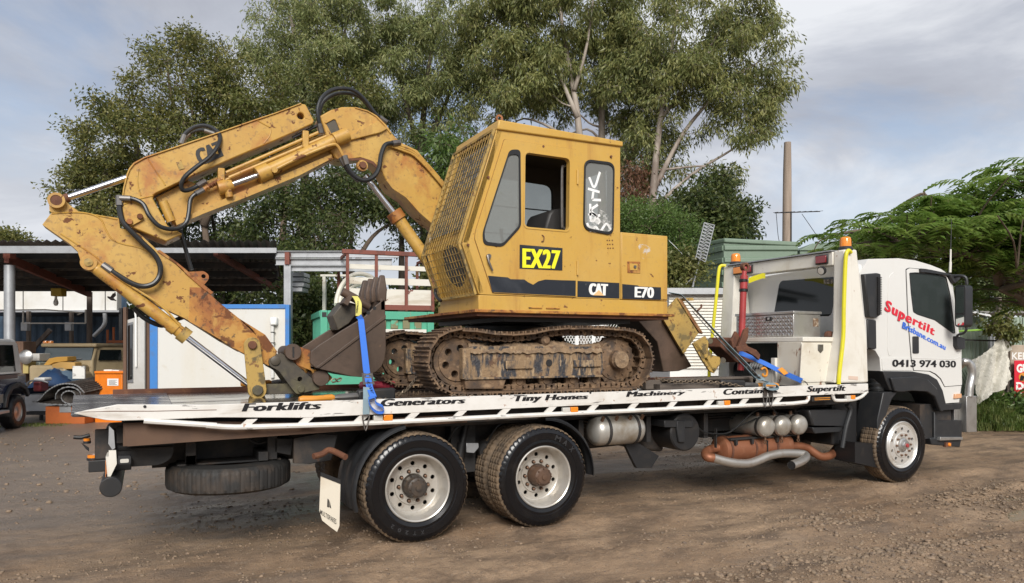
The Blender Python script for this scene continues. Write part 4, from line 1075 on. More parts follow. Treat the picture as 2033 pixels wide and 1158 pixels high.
# between and behind the wheels
for x in (0.42, 0.86):
    bc = TP('brake_chamber', MB().lathe([(0, 0), (0.07, 0.0), (0.085, 0.02), (0.09, 0.06), (0.085, 0.10), (0.07, 0.18), (0, 0.19)], (x, 0.40, 0.70), (0.3, 0.9, 0.2), 18), M['chassis'])
    TP('air_hose', MB().tube(smooth([(x, 0.4, 0.78), (x + 0.08, 0.34, 0.95), (x + 0.25, 0.4, 1.0)], 4), 0.010, 6), M['hose'], bc)
TP('axle_bracket', MB().prism(xz('H', [(1036, 318), (1112, 318), (1114, 345), (1085, 380), (1036, 376)], 0.32), 0.32, 0.335), M['galv'], bevel=0.003)
TP('shock_absorber', MB().tube([(0.58, 0.45, 0.6), (0.62, 0.45, 0.8), (0.62, 0.45, 0.8), (0.66, 0.45, 0.98)], [0.045, 0.045, 0.03, 0.03], 12), M['dark'])
mb = MB()
for k in range(3): mb.tube(smooth([(1.8, 0.62, 0.94 - 0.03 * k), (3.0, 0.6, 0.90 - 0.03 * k), (4.0, 0.62, 0.93 - 0.03 * k), (5.4, 0.6, 0.9 - 0.03 * k)], 5), 0.011, 6)
TP('air_hose', mb, M['hose'])
for x in (1.86, 2.72, 3.52, 4.95): TP('chassis_bracket', MB().box(x, x + 0.06, 0.30, 0.66, 0.70, 0.98), M['chassis'], bevel=0.004)
# mudguard stay tubes
tb = smooth(path('G', [(1585, 535), (1640, 520), (1680, 495), (1720, 505), (1790, 540)], [0.02, 0.05, 0.08, 0.05, -0.08]), 4)
TP('guard_stay', MB().tube(tb, 0.026, 10), M['rust'])
mb = MB().prism(xz('G', [(1460, 420), (1600, 390), (1740, 400), (1700, 560), (1560, 585), (1455, 580)], 0.2), 0.2, 0.24)
mb.prism(xz('G', [(1335, 420), (1460, 420), (1440, 530), (1335, 510)], 0.35), 0.35, 0.6)
TP('rear_bracket', mb, M['chassis'], bevel=0.006)
# rear lamp wing
lampY = 0.03
wing = [onY('V', *p, lampY) for p in ((497, 548), (580, 545), (590, 700), (500, 885))]
lw = TP('rear_lamp_wing', MB().slab([wing], (0.0, 0.02, 0)), M['postwhite'])
TP('lamp_wing_fin', MB().slab([[onY('V', *p, lampY) for p in ((500, 262), (556, 320), (570, 520), (540, 540), (492, 470), (497, 370))]], (0, 0.015, 0)), M['galv'], lw)
TP('lamp_board', MB().slab([[Vector((wing[0].x - 0.02, 0.03, 0.92)), Vector((wing[0].x - 0.02, 0.9, 0.92)), Vector((wing[0].x - 0.02, 0.9, 0.70)), Vector((wing[0].x + 0.0, 0.06, 0.66))]], (0.02, 0, 0)), M['postwhite'], lw)
for k in range(3):
    y = 0.10 + 0.16 * k
    TP('reflector_stripe', MB().slab([[Vector((wing[0].x - 0.024, y, 0.88)), Vector((wing[0].x - 0.024, y + 0.08, 0.88)), Vector((wing[0].x - 0.024, y + 0.04, 0.69)), Vector((wing[0].x - 0.024, y - 0.03, 0.69))]], (0.003, 0, 0)), M['diag'], lw)
l = TP('rear_work_lamp', MB().prism(fillet(xz('V', [(605, 612), (752, 606), (754, 702), (606, 710)], -0.02), 0.015), -0.02, 0.06), M['blackplastic'])
TP('lens', MB().prism(fillet(xz('V', [(628, 648), (728, 642), (728, 686), (628, 692)], -0.024), 0.01), -0.026, -0.02), M['clearlens'], l)
for (xa, ya, xb, yb, yy) in ((205, 405, 290, 440, 0.6), (248, 590, 394, 632, 0.35)):
    a, b = onY('V', xa, yb, yy), onY('V', xb, ya, yy)
    c = (a + b) / 2
    ml = TP('rear_marker_lamp', MB().cyl((c.x, yy, a.z - 0.02), (c.x, yy, a.z), (b.x - a.x) / 2 * 1.1, n=14), M['blackplastic'])
    TP('lens', MB().cyl((c.x, yy, a.z), (c.x, yy, b.z), (b.x - a.x) / 2, n=14), M['amber'], ml)
p = onY('V', 522, 968, 0.0)
bt = TP('bumper_tube', MB().cyl((p.x, -0.01, p.z), (p.x + 0.0, 1.95, p.z), 0.075, n=20), M['dark'], bevel=0.006)
TP('tow_frame', MB().box(p.x - 0.16, p.x + 0.13, 0.25, 0.34, p.z + 0.08, p.z + 0.17), M['dark'], bevel=0.006)
TP('lamp_bracket', MB().box(p.x - 0.12, p.x + 0.02, 0.30, 0.34, p.z + 0.17, p.z + 0.40), M['chassis'], bevel=0.006)
TP('lamp_stay', MB().tube([onY('V', 92, 395, 0.6), onY('V', 180, 400, 0.6), onY('V', 280, 372, 0.6)], 0.016, 8), M['dark'])
TP('plate_holder', MB().slab([path('V', [(182, 462), (270, 520), (270, 560), (232, 530)], 0.5)], (0, 0.02, 0)), M['dark'])
tk = fillet(xz('V', [(400, 370), (1242, 330), (1250, 500), (1222, 640), (1090, 715), (600, 745), (410, 700)], 0.35), 0.05)
TP('black_tank', MB().prism(tk, 0.35, 1.4), M['dark'], bevel=0.03)
TP('tank_seam', MB().tube([onY('V', 420, 545, 0.345), onY('V', 1235, 505, 0.345)], 0.012, 6), M['dark'])
# spare wheel carrier
SWX, SWY = -1.497, 0.60
sp = TP('spare_wheel', MB().lathe([(0.30, 0.0), (0.27, -0.03), (0.24, -0.10), (0.08, -0.11), (0, -0.11)], (SWX, SWY, 0.742), (0, 0, 1), 32), M['rust'])
def sp_tyre():
    prof = [(0.296, 0.0), (0.32, 0.012), (0.40, 0.014), (0.47, 0.0), (0.50, -0.025), (0.506, -0.05), (0.506, -0.165), (0.50, -0.19), (0.46, -0.212), (0.38, -0.217), (0.30, -0.20)]
    return MB().lathe(prof, (SWX, SWY, 0.75), (0, 0, 1), 240, lambda k, i: (-0.009 if ((k + (3 if i in (5, 6) else 0)) % 6 == 0 and i in (4, 5, 6, 7)) else 0))
TP('tyre', sp_tyre(), M['sparetyre'], sp, sharp=28)
mb = MB().box(SWX - 0.42, SWX + 0.40, 0.40, 0.85, 0.755, 0.772); mb.box(SWX - 0.36, SWX - 0.28, 0.35, 0.43, 0.772, 1.0); mb.box(SWX + 0.28, SWX + 0.36, 0.35, 0.43, 0.772, 1.0)
mb.box(SWX - 0.36, SWX - 0.28, 0.35, 0.9, 0.772, 0.85); mb.box(SWX + 0.2, SWX + 0.28, 0.30, 0.9, 0.772, 0.85)
TP('spare_wheel_carrier', mb, M['chassis'], bevel=0.004)
TP('cable_loop', MB().tube(smooth(path('G', [(1180, 430), (1230, 450), (1280, 440), (1310, 412)], 0.4), 4), 0.012, 6), M['hose'])
# air tank, fuel tank, brake tanks, exhaust, battery box
ta = [onY('I', 140, 268, 0.2), onY('I', 480, 256, 0.2)]
r = 0.155
d = (ta[1].x - ta[0].x)
tz = ta[0].z + 0.015
at_ = TP('air_tank', MB().lathe([(0, 0), (0.06, 0.004), (0.115, 0.02), (0.148, 0.055), (r, 0.10), (r, d - 0.10), (0.148, d - 0.055), (0.115, d - 0.02), (0.06, d - 0.004), (0, d)], (ta[0].x, 0.2, tz), (1, 0, 0), 28), M['airtank'])
mb = MB()
for x in (0.16, d - 0.12): mb.lathe([(r + 0.001, -0.018), (r + 0.006, -0.015), (r + 0.006, 0.015), (r + 0.001, 0.018)], (ta[0].x + x, 0.2, tz), (1, 0, 0), 28)
TP('tank_band', mb, M['chassis'], at_)
mb = MB()
for x in (0.08, 0.25, 0.42, 0.57): mb.cyl((ta[0].x + x, 0.2 - 0.10, tz + 0.11), (ta[0].x + x, 0.2 - 0.13, tz + 0.15), 0.018, n=8)
TP('tank_fitting', mb, M['nut'], at_)
ft = TP('fuel_tank', MB().lathe([(0, 0), (0.19, 0.0), (0.205, 0.015), (0.205, 0.62), (0.19, 0.635), (0, 0.635)], (3.14, 0.16, 0.80), (0.0, 1, 0), 28), M['dark'])
cpx = xz('I', [(640, 185), (835, 190), (838, 215), (838, 240), (640, 235)], 0.15)
TP('tank_bracket', MB().prism(xz('I', [(725, 190), (780, 190), (780, 335), (740, 335), (725, 250)], 0.13), 0.13, 0.16), M['blackplastic'], ft, bevel=0.008)
TP('tank_bracket', MB().prism(xz('I', [(640, 186), (836, 186), (836, 232), (640, 232)], 0.14), 0.14, 0.7), M['blackplastic'], ft, bevel=0.008)
TP('fuel_tank', MB().prism(xz('I', [(440, 190), (640, 190), (640, 400), (500, 390), (420, 340)], 0.5), 0.5, 1.2), M['chassis'], bevel=0.04)
TP('skid_plate', MB().prism(xz('I', [(375, 345), (470, 340), (606, 425), (555, 506), (455, 508), (430, 460)], 0.25), 0.25, 0.30), M['dark'], bevel=0.005)
for k, (cx, cy) in enumerate(((1318, 228), (1430, 222), (1540, 215))):
    p = onY('I', cx, cy, 0.2)
    bt_ = TP('brake_air_tank', MB().lathe([(0, 0), (0.05, 0.003), (0.09, 0.016), (0.112, 0.04), (0.122, 0.075), (0.122, 0.72), (0, 0.74)], (p.x, 0.12, p.z), (0, 1, 0), 28), M['airtank'])
    mb = MB().lathe([(0.123, 0.09), (0.127, 0.1), (0.127, 0.12), (0.123, 0.13)], (p.x, 0.12, p.z), (0, 1, 0), 28)
    TP('tank_band', mb, M['chassis'], bt_)
    mb = MB().cyl((p.x + 0.0, 0.2, p.z - 0.115), (p.x, 0.2, p.z - 0.16), 0.014, n=8); mb.lathe([(0.014, -0.005), (0.022, -0.005), (0.022, 0.005), (0.014, 0.005)], (p.x, 0.2, p.z - 0.185), (0, 1, 0), 10, close=True)
    TP('drain_cock', mb, M['nut'], bt_)
    mb = MB().cyl((p.x - 0.02, 0.3, p.z + 0.115), (p.x - 0.02, 0.3, p.z + 0.16), 0.02, n=8)
    TP('tank_fitting', mb, M['nut'], bt_)
mb = MB()
for pts in ([(840, 205), (900, 260), (980, 275), (1080, 265), (1180, 180)], [(1180, 175), (1260, 115), (1340, 95), (1400, 140)], [(1090, 250), (1200, 200), (1260, 172)], [(1590, 175), (1610, 220), (1600, 270)], [(1530, 130), (1600, 100), (1700, 90)]):
    mb.tube(smooth(path('I', pts, 0.25), 4), 0.009, 6)
TP('air_hose', mb, M['hose'])
mb = MB().box(3.9, 4.95, 0.28, 0.85, 0.655, 0.675)
for x in (3.95, 4.2, 4.6): mb.box(x, x + 0.03, 0.25, 0.28, 0.60, 0.66)
TP('tank_shelf', mb, M['chassis'])
mfb = [onY('I', x, 378, 0.42) for x in (1040, 1200, 1340)]
e0, e1 = onY('I', 1005, 385, 0.42), onY('I', 1450, 375, 0.42)
mf = TP('muffler', MB().lathe([(0, 0), (0.10, 0.0), (0.15, 0.03), (0.155, 0.06), (0.155, 1.05), (0.15, 1.08), (0.08, 1.12), (0, 1.12)], (e0.x - 0.02, 0.42, e0.z), (1, 0, 0), 28), M['muffler'])
for b_ in mfb: TP('muffler_band', MB().lathe([(0.156, -0.015), (0.164, -0.012), (0.164, 0.012), (0.156, 0.015)], (b_.x, 0.42, e0.z), (1, 0, 0), 28), M['rust'], mf)
TP('inlet_pipe', MB().tube(smooth(path('I', [(1440, 370), (1530, 358), (1600, 370), (1650, 405), (1700, 430), (1760, 420), (1790, 385), (1800, 370)], [0.42, 0.42, 0.4, 0.36, 0.33, 0.33, 0.42, 0.6]), 5), 0.05, 14), M['muffler'], mf)
TP('outlet_elbow', MB().tube(smooth(path('I', [(1010, 370), (960, 378), (918, 405), (930, 432), (975, 440)], [0.42, 0.42, 0.36, 0.28, 0.25]), 5), 0.052, 14), M['muffler'], mf)
ex = smooth(path('I', [(968, 438), (1040, 458), (1110, 472), (1200, 475), (1270, 455), (1340, 425), (1430, 408), (1520, 408), (1580, 415), (1592, 435), (1560, 462), (1495, 488)], [0.25, 0.22, 0.2, 0.2, 0.2, 0.2, 0.2, 0.2, 0.18, 0.12, 0.04, -0.04]), 5)
TP('tail_pipe', MB().tube(ex, 0.05, 16, cap=False), M['exhaust'], mf)
TP('tail_pipe_bore', MB().tube([ex[-4], ex[-1]], 0.044, 14), M['dark'], mf)
mb = MB()
for x, y0, y1 in ((1330, 320, 415), (985, 240, 370)):
    a, b = onY('I', x, y0, 0.27), onY('I', x, y1, 0.27)
    mb.bar(a, b, 0.035, 0.01)
TP('exhaust_hanger', mb, M['chassis'], mf)
bt2 = TP('battery_box', MB().prism(xz('I', [(1610, 118), (1862, 112), (1880, 150), (1862, 225), (1640, 222)], 0.12), 0.12, 0.55), M['blackplastic'], bevel=0.015)
TP('battery_box_base', MB().prism(xz('I', [(1640, 235), (1855, 232), (1830, 262), (1655, 275)], 0.12), 0.13, 0.55), M['blackplastic'], bt2, bevel=0.01)
TP('intake_pipe', MB().tube(smooth(path('I', [(1870, 80), (1890, 120), (1860, 230), (1835, 370)], 0.1), 4), 0.03, 10), M['blackplastic'])
mb = MB().box(5.55, 6.0, 0.25, 1.8, 0.5, 1.35)
TP('engine', mb, M['dark'], bevel=0.03)
# ================================================================== the excavator on the tray
ex_ = thing('excavator', 'weathered yellow tracked excavator chained on the tray with its boom folded', 'excavator', (1.4, 1.2, 1.25))
def EP(name, mb, m, parent=ex_, **k): return obj(name, mb, m, parent, **k)
YX = 0.15                                # near side of the cab and of the near track
# ---- tracks
ic, sc_ = (0.46, 1.60), (2.36, 1.60)    # idler and sprocket centres (x, z)
RT = 0.295
def track_path():
    pts = []
    for k in range(0, 13):               # left half turn, from top to bottom
        g = math.radians(95 + 170 * k / 12)
        pts.append(Vector((ic[0] + RT * math.cos(g), 0, ic[1] + RT * math.sin(g))))
    for k in range(1, 16): pts.append(Vector((ic[0] + (sc_[0] - ic[0]) * k / 16, 0, 1.298)))
    for k in range(0, 14):
        g = math.radians(-88 + 176 * k / 13)
        pts.append(Vector((sc_[0] + (RT + 0.03) * math.cos(g), 0, sc_[1] + (RT + 0.015) * math.sin(g))))
    for x, z in ((2.10, 1.925), (1.85, 1.925), (1.60, 1.92), (1.43, 1.905), (1.25, 1.87), (1.05, 1.855), (0.85, 1.86), (0.65, 1.885)): pts.append(Vector((x, 0, z)))
    pts.append(pts[0].copy())
    return pts
TPTS = track_path()
seg = [0]
for a, b in zip(TPTS, TPTS[1:]): seg.append(seg[-1] + (b - a).length)
NSH = 44
def along(s):
    s = s % seg[-1]
    for i in range(len(seg) - 1):
        if s <= seg[i + 1]:
            t = (s - seg[i]) / max(1e-6, seg[i + 1] - seg[i])
            return TPTS[i].lerp(TPTS[i + 1], t), (TPTS[i + 1] - TPTS[i]).normalized()
    return TPTS[0], (TPTS[1] - TPTS[0]).normalized()
pitch = seg[-1] / NSH
def build_track(y0, y1, inner):
    w2 = (y1 - y0) / 2
    yc = (y0 + y1) / 2
    tr = EP('track', MB().prism([(0.70, 1.42), (2.1, 1.42), (2.1, 1.52), (0.70, 1.52)], yc - 0.05, yc + 0.05), M['mud'])
    # one shoe (local: x along the track, z outwards)
    hp = pitch * 0.49
    s = MB()
    s.box(-hp, hp, -w2, w2, -0.010, 0.006)
    for gx in (-hp + 0.006, 0.0, hp - 0.018): s.box(gx, gx + 0.014, -w2, w2, 0.006, 0.026)
    l = MB()
    ln = fillet([(-hp * 1.15, -0.055), (-hp * 0.7, -0.075), (0, -0.062), (hp * 0.8, -0.078), (hp * 1.15, -0.055), (hp * 1.1, -0.012), (-hp * 1.1, -0.012)], 0.012)
    hole = circ((0.0, -0.040), 0.016, 10)
    for yy in (-0.10, 0.07): l.prism(ln, yy, yy + 0.03, [hole])
    l.cyl((hp * 0.8, -0.11, -0.045), (hp * 0.8, 0.11, -0.045), 0.013, n=8)
    sh0 = lk0 = None
    pl, pk = [], []
    for k in range(NSH):
        p, t = along(k * pitch)
        n = Vector((t.z, 0, -t.x))       # outwards for this sense of travel
        ang = math.atan2(-t.z, t.x)
        # path runs left-down, right, up, left: outward is to the right of travel
        rot = Matrix(((t.x, 0, n.x), (0, 1, 0), (t.z, 0, n.z)))
        if rot.determinant() < 0: rot = Matrix(((-t.x, 0, n.x), (0, 1, 0), (-t.z, 0, n.z)))
        e = rot.to_euler()
        pl.append(((p.x, yc, p.z), e))
    def first(name, mb, m):
        o = EP(name, mb, m, tr)
        # keep the mesh in its local frame: undo the centring
        c = o.location.copy()
        for v in o.data.vertices: v.co += c
        o.location = pl[0][0]; o.rotation_euler = pl[0][1]
        return o
    copies(first('track_shoe', s, M['mud']), pl[1:], tr)
    copies(first('track_link', l, M['mud']), pl[1:], tr)
    return tr, yc
tn, ycn = build_track(YX, YX + 0.42, True)
tf, ycf = build_track(1.83, 2.25, False)
def running_gear(yc, sgn, tr):
    y0 = yc - 0.17
    # idler wheel with round openings, sprocket, rollers
    R = 0.232
    idl = EP('idler_wheel', MB().prism(circ(ic and (0.50, 1.60), 0.19, 40), yc - 0.075, yc + 0.06, [circ((0.50 + 0.125 * math.cos(g), 1.60 + 0.125 * math.sin(g)), 0.036, 12) for g in [2 * math.pi * k / 6 + 0.3 for k in range(6)]])
             .lathe([(0.185, -0.06), (R, -0.055), (R, 0.055), (0.185, 0.06)], (0.50, yc, 1.60), (0, 1, 0), 40, close=True), M['mud'])
    sp_ = EP('sprocket', MB().lathe([(0.0, -0.15), (0.085, -0.15), (0.10, -0.13), (0.10, -0.07), (0.16, -0.05), (0.215, -0.04), (0.222, -0.02), (0.222, 0.05), (0, 0.06)], (sc_[0] - 0.04, yc, 1.60), (0, 1, 0), 40, None), M['mud'])
    tm = MB().lathe([(0.22, -0.03), (0.245, -0.02), (0.245, 0.03), (0.22, 0.035)], (sc_[0] - 0.04, yc, 1.60), (0, 1, 0), 60, lambda k, i: (0.02 if k % 3 == 0 and i in (1, 2) else 0))
    EP('sprocket_teeth', tm, M['mud'], sp_)
    mb = MB()
    for k in range(12):
        g = 2 * math.pi * k / 12
        mb.cyl((sc_[0] - 0.04 + 0.18 * math.cos(g), yc - 0.045, 1.60 + 0.18 * math.sin(g)), (sc_[0] - 0.04 + 0.18 * math.cos(g), yc - 0.062, 1.60 + 0.18 * math.sin(g)), 0.011, n=6)
    EP('sprocket_bolt', mb, M['mud'], sp_)
    EP('drive_motor_cover', MB().lathe([(0.0, -0.172), (0.088, -0.17), (0.09, -0.15)], (sc_[0] - 0.04, yc, 1.60), (0, 1, 0), 24), M['mudcake'], sp_)
    for x in (0.86, 1.15, 1.45, 1.76, 2.03):
        EP('bottom_roller', MB().lathe([(0.0, -0.11), (0.035, -0.11), (0.04, -0.095), (0.075, -0.09), (0.078, -0.05), (0.06, -0.045), (0.06, 0.045), (0.078, 0.05), (0.075, 0.09), (0, 0.1)], (x, yc, 1.395), (0, 1, 0), 20), M['mud'])
    EP('carrier_roller', MB().lathe([(0.0, -0.13), (0.03, -0.13), (0.04, -0.115), (0.05, -0.11), (0.052, 0.05), (0, 0.06)], (1.44, yc, 1.80), (0, 1, 0), 18), M['mud'])
    # frame: sloping box with ledges
    fr = EP('track_frame', MB().prism(fillet([(0.56, 1.44), (2.10, 1.44), (2.12, 1.52), (2.10, 1.74), (0.60, 1.74), (0.54, 1.62)], 0.03), yc - 0.12, yc + 0.13), M['mudframe'], bevel=0.012)
    EP('frame_ledge', MB().box(0.54, 2.08, yc - 0.17, yc + 0.1, 1.425, 1.445), M['mudframe'], fr, bevel=0.004)
    EP('frame_plate', MB().prism([(0.55, 1.34), (0.95, 1.33), (0.98, 1.42), (0.55, 1.42)], yc - 0.15, yc + 0.12), M['mud'], fr, bevel=0.008)
    EP('frame_end', MB().box(0.52, 0.60, yc - 0.16, yc + 0.13, 1.43, 1.72), M['mudframe'], fr, bevel=0.006)
    for xa, xb, za, zb in ((0.98, 1.28, 1.52, 1.60), (1.75, 2.08, 1.53, 1.60)):
        EP('frame_step', MB().box(xa, xb, yc - 0.145, yc - 0.11, za, zb), M['mudframe'], fr, bevel=0.006)
    EP('grease_port', MB().cyl((1.47, yc - 0.11, 1.575), (1.47, yc - 0.128, 1.575), 0.035, n=16), M['dark'], fr)
    # caked earth along the top of the frame
    rows = []
    rg = np.random.default_rng(5)
    for j in range(7):
        row = []
        for i in range(60):
            x = 0.60 + 1.50 * i / 59
            h = 0.055 * math.sin(math.pi * j / 6) * (0.7 + 0.5 * math.sin(x * 9) * math.sin(x * 4.1 + 1)) + rg.uniform(-0.012, 0.012)
            row.append((x, yc - 0.145 + 0.045 * j + rg.uniform(-.008, .008), 1.735 - 0.06 * (j == 0) + max(h, -0.01)))
        rows.append(row)
    EP('mud_heap', MB().grid(rows), M['mudcake'], fr, sharp=180)
running_gear(ycn, 1, tn)
running_gear(ycf, -1, tf)
mb = MB().box(0.95, 1.95, 0.55, 1.85, 1.50, 1.78)
cf = EP('undercarriage', mb, M['mudframe'], bevel=0.03)
EP('slew_ring', MB().lathe([(0.0, 0), (0.42, 0.0), (0.45, 0.03), (0.45, 0.20), (0.40, 0.22), (0.40, 0.34), (0, 0.34)], (1.45, 1.2, 1.76), (0, 0, 1), 40), M['dark'], cf)

# ---- house
skirt = xz('D', [(556, 160), (1905, 216), (1905, 292), (600, 250), (556, 248)], YX)
zs0, zs1 = 2.085, 2.225
house = EP('house_base', MB().box(0.66, 2.885, YX, 1.16, zs0, zs1), M['cabyellow'], bevel=0.006)
EP('house_base', MB().box(1.05, 2.885, 1.165, 2.25, zs0, zs1), M['cabyellow'], bevel=0.006)
EP('base_ledge', MB().box(0.62, 2.97, YX - 0.015, 2.26, 2.062, 2.090), M['rustyellow'], house, bevel=0.004)
EP('base_plate', MB().box(0.66, 2.92, YX + 0.03, 2.22, 2.03, 2.062), M['rust'], house)
EP('belly_plate', MB().box(1.0, 2.5, 0.3, 2.1, 1.985, 2.03), M['dark'], house)
for xa, xb in ((905, 1000), (1030, 1128)):
    a, b = onY('D', xa, 248, YX), onY('D', xb, 248, YX)
    EP('door_hinge', MB().box(a.x, b.x, YX - 0.012, YX, 2.113, 2.122), M['rustyellow'], house)
# engine cover behind the cab and the cover beyond the boom
zt = 2.93
hood = EP('engine_cover', MB().box(2.275, 2.885, YX, 2.25, zs1 + 0.004, zt), M['cabyellow'], bevel=0.008)
EP('pump_cover', MB().box(1.25, 2.27, 1.60, 2.25, zs1 + 0.004, 2.82), M['cabyellow'], hood, bevel=0.02)
EP('cover_door', MB().box(2.285, 2.876, YX - 0.008, YX, zs1 + 0.02, zt - 0.025), M['cabyellow'], hood, bevel=0.004)
lp = xz('C', [(1230, 865), (1305, 868), (1305, 935), (1232, 932)], YX - 0.01)
lt = EP('cover_latch', MB().prism(lp, YX - 0.014, YX - 0.007), M['rustyellow'], hood, bevel=0.003)
c = onY('C', 1268, 898, YX)
EP('latch_knob', MB().cyl((c.x, YX - 0.012, c.z), (c.x, YX - 0.03, c.z), 0.016, n=12), M['steel'], lt)
EP('latch_plate', MB().prism(xz('C', [(1245, 878), (1290, 880), (1290, 918), (1246, 916)], YX - 0.014), YX - 0.017, YX - 0.013), M['cabyellow'], lt, bevel=0.002)
for pts in ([(1295, 775), (1320, 765), (1350, 775), (1370, 800), (1345, 812), (1325, 850), (1312, 830), (1318, 805), (1300, 800)],):
    pass
# sprayed marks on the cover
def scribble(name, v, strokes, Y, wdt, m, parent):
    mb = MB()
    for st in strokes:
        mb.tube(smooth(path(v, st, Y), 4), wdt, 6)
    o = EP(name, mb, m, parent)
    o.scale = (1, 0.12, 1)
    return o
blob = fillet(xz('C', [(1292, 770), (1330, 764), (1368, 790), (1372, 806), (1345, 815), (1338, 840), (1320, 856), (1312, 830), (1318, 800), (1296, 796)], YX - 0.0085), 0.05)
soft = bpy.data.materials.new('sprayed_white_haze')
soft.use_nodes = True
_p = soft.node_tree.nodes['Principled BSDF']; _p.inputs['Base Color'].default_value = (0.78, 0.77, 0.74, 1); _p.inputs['Roughness'].default_value = 0.6
_g = soft.node_tree.nodes.new('ShaderNodeNewGeometry')
soft.node_tree.links.new(_range(soft.node_tree, _noise(soft.node_tree, _g.outputs['Position'], 16, 5), 0.46, 0.66, 0.0, 0.6), _p.inputs['Alpha'])
EP('spray_mark', MB().slab([[(p[0], YX - 0.0095, p[1]) for p in blob]], (0, 0.001, 0)), soft, hood, flat=True)

# ---- cab shell
def CX(pts, Y=YX): return xz('C', pts, Y)
wall = CX([(490, 96), (1190, 196), (1188, 1085), (385, 1055), (283, 768)])
rearwin = fillet(CX([(985, 285), (1152, 306), (1145, 712), (978, 680)]), 0.085, 6)
doorwin = fillet(CX([(641, 242), (896, 278), (891, 690), (637, 668)]), 0.05, 6)
quarter = fillet(CX([(550, 226), (612, 226), (616, 668), (510, 785), (400, 772), (394, 705)]), 0.045, 6)
cabw = EP('cab_wall', MB().prism(wall, YX, YX + 0.045, [doorwin, quarter, rearwin]), M['cabyellow'], bevel=0.006)
dpoly = fillet(CX([(522, 166), (944, 226), (938, 1070), (455, 1046), (352, 735), (358, 690)]), 0.02)
EP('door_gap', MB().prism(grow(dpoly, 0.006), YX - 0.001, YX + 0.004, [grow(doorwin, 0.04), grow(quarter, 0.04)]), M['rust'], cabw, flat=True)
door = EP('cab_door', MB().prism(dpoly, YX - 0.014, YX + 0.003, [doorwin, quarter]), M['cabyellow'], bevel=0.006)
EP('window_lip', MB().prism(grow(doorwin, 0.05), YX - 0.02, YX - 0.012, [grow(doorwin, 0.0)]), M['cabyellow'], door, bevel=0.004)
EP('window_seal', MB().prism(grow(quarter, 0.0), YX - 0.022, YX + 0.006, [grow(quarter, -0.085)]), M['rubber'], door, bevel=0.004)
EP('quarter_window', MB().prism(grow(quarter, -0.07), YX - 0.01, YX - 0.006), M['paleglass'], door, flat=True)
EP('window_seal', MB().prism(grow(rearwin, 0.03), YX - 0.018, YX + 0.006, [grow(rearwin, -0.045)]), M['rubber'], cabw, bevel=0.004)
EP('side_window', MB().prism(grow(rearwin, -0.03), YX - 0.006, YX - 0.002), M['paleglass'], cabw, flat=True)
yg = YX - 0.0075
mb = MB()
for st in ([(1012, 382), (1042, 440), (1074, 352)], [(1005, 448), (1072, 468)], [(1036, 466), (1030, 510)], [(1030, 512), (1080, 514)], [(1018, 535), (1020, 625)], [(1062, 540), (1024, 572), (1060, 610)],
           [(1008, 600), (1030, 592), (1050, 606), (1040, 632), (1016, 630)], [(1075, 600), (1056, 610), (1072, 634), (1060, 650)], [(1000, 645), (1020, 690), (1050, 668), (1075, 695), (1110, 650), (1140, 690)]):
    pts = smooth(path('C', st, yg), 4)
    L_, R_ = [], []
    for k in range(len(pts)):
        d = (pts[min(k + 1, len(pts) - 1)] - pts[max(k - 1, 0)]).normalized(); n = Vector((d.z, 0, -d.x)) * 0.013
        L_.append(pts[k] - n); R_.append(pts[k] + n)
    mb.grid([L_, R_])
EP('spray_lettering', mb, M['spray'], cabw, flat=True)
bl = fillet(CX([(1000, 640), (1060, 560), (1110, 585), (1140, 640), (1145, 680), (1110, 705), (1040, 700), (1005, 690)], yg - 0.002), 0.06)
EP('spray_mark', MB().slab([[(p[0], yg - 0.003, p[1]) for p in bl]], (0, 0.001, 0)), soft, cabw, flat=True)
roofp = CX([(480, 86), (1196, 192), (1196, 226), (484, 130)])
rf = EP('cab_roof', MB().prism([(0.845, 3.805), (0.86, 3.90), (2.29, 3.87), (2.29, 3.815)], YX - 0.025, 1.19), M['cabyellow'], bevel=0.012)
q = onY('C', 507, 82, 0.30)
EP('lifting_eye', MB().lathe([(0.018, -0.008), (0.036, -0.008), (0.036, 0.008), (0.018, 0.008)], (0.90, 0.20, 3.935), (0.2, 1, 0), 14, close=True), M['rustyellow'], rf)
# far wall, rear wall, floor, front frame
fw = CX([(490, 96), (1190, 196), (1188, 1085), (385, 1055), (283, 768)])
fwin = [(0.66, 2.72), (2.02, 2.72), (2.02, 3.58), (0.90, 3.62)]
EP('cab_wall', MB().prism(fw, 1.12, 1.165, [fillet(fwin, 0.1)]), M['interior'])
EP('side_window', MB().prism(fillet([(0.65, 2.71), (2.03, 2.71), (2.03, 3.59), (0.89, 3.63)], 0.1), 1.14, 1.144), M['winglass'], flat=True)
for z in (2.98, 3.28): EP('window_bar', MB().box(0.7 + (z - 2.7) * 0.25, 2.02, 1.115, 1.125, z, z + 0.012), M['dark'])
EP('rear_panel', MB().slab([[(2.235, YX + 0.05, 2.24), (2.235, 1.12, 2.24), (2.235, 1.12, 3.81), (2.235, YX + 0.05, 3.81)], [(2.235, 0.35, 2.98), (2.235, 0.95, 2.98), (2.235, 0.95, 3.62), (2.235, 0.35, 3.62)]], (0.035, 0, 0)), M['interior'])
EP('cab_floor', MB().box(0.69, 2.23, YX + 0.05, 1.12, 2.228, 2.26), M['interior'])
EP('head_lining', MB().box(0.88, 2.23, YX + 0.05, 1.12, 3.76, 3.80), M['interior'])
sp2 = xz('C', [(752, 700), (782, 590), (800, 568), (900, 555), (920, 700)], 0.42)
seat = EP('seat', MB().box(1.55, 2.05, 0.42, 0.90, 2.62, 2.76), M['interior'], bevel=0.04)
EP('backrest', MB().prism(sp2, 0.42, 0.92), mat('charcoal_seat_vinyl', (0.028, 0.026, 0.025), 0.55), seat, bevel=0.04)
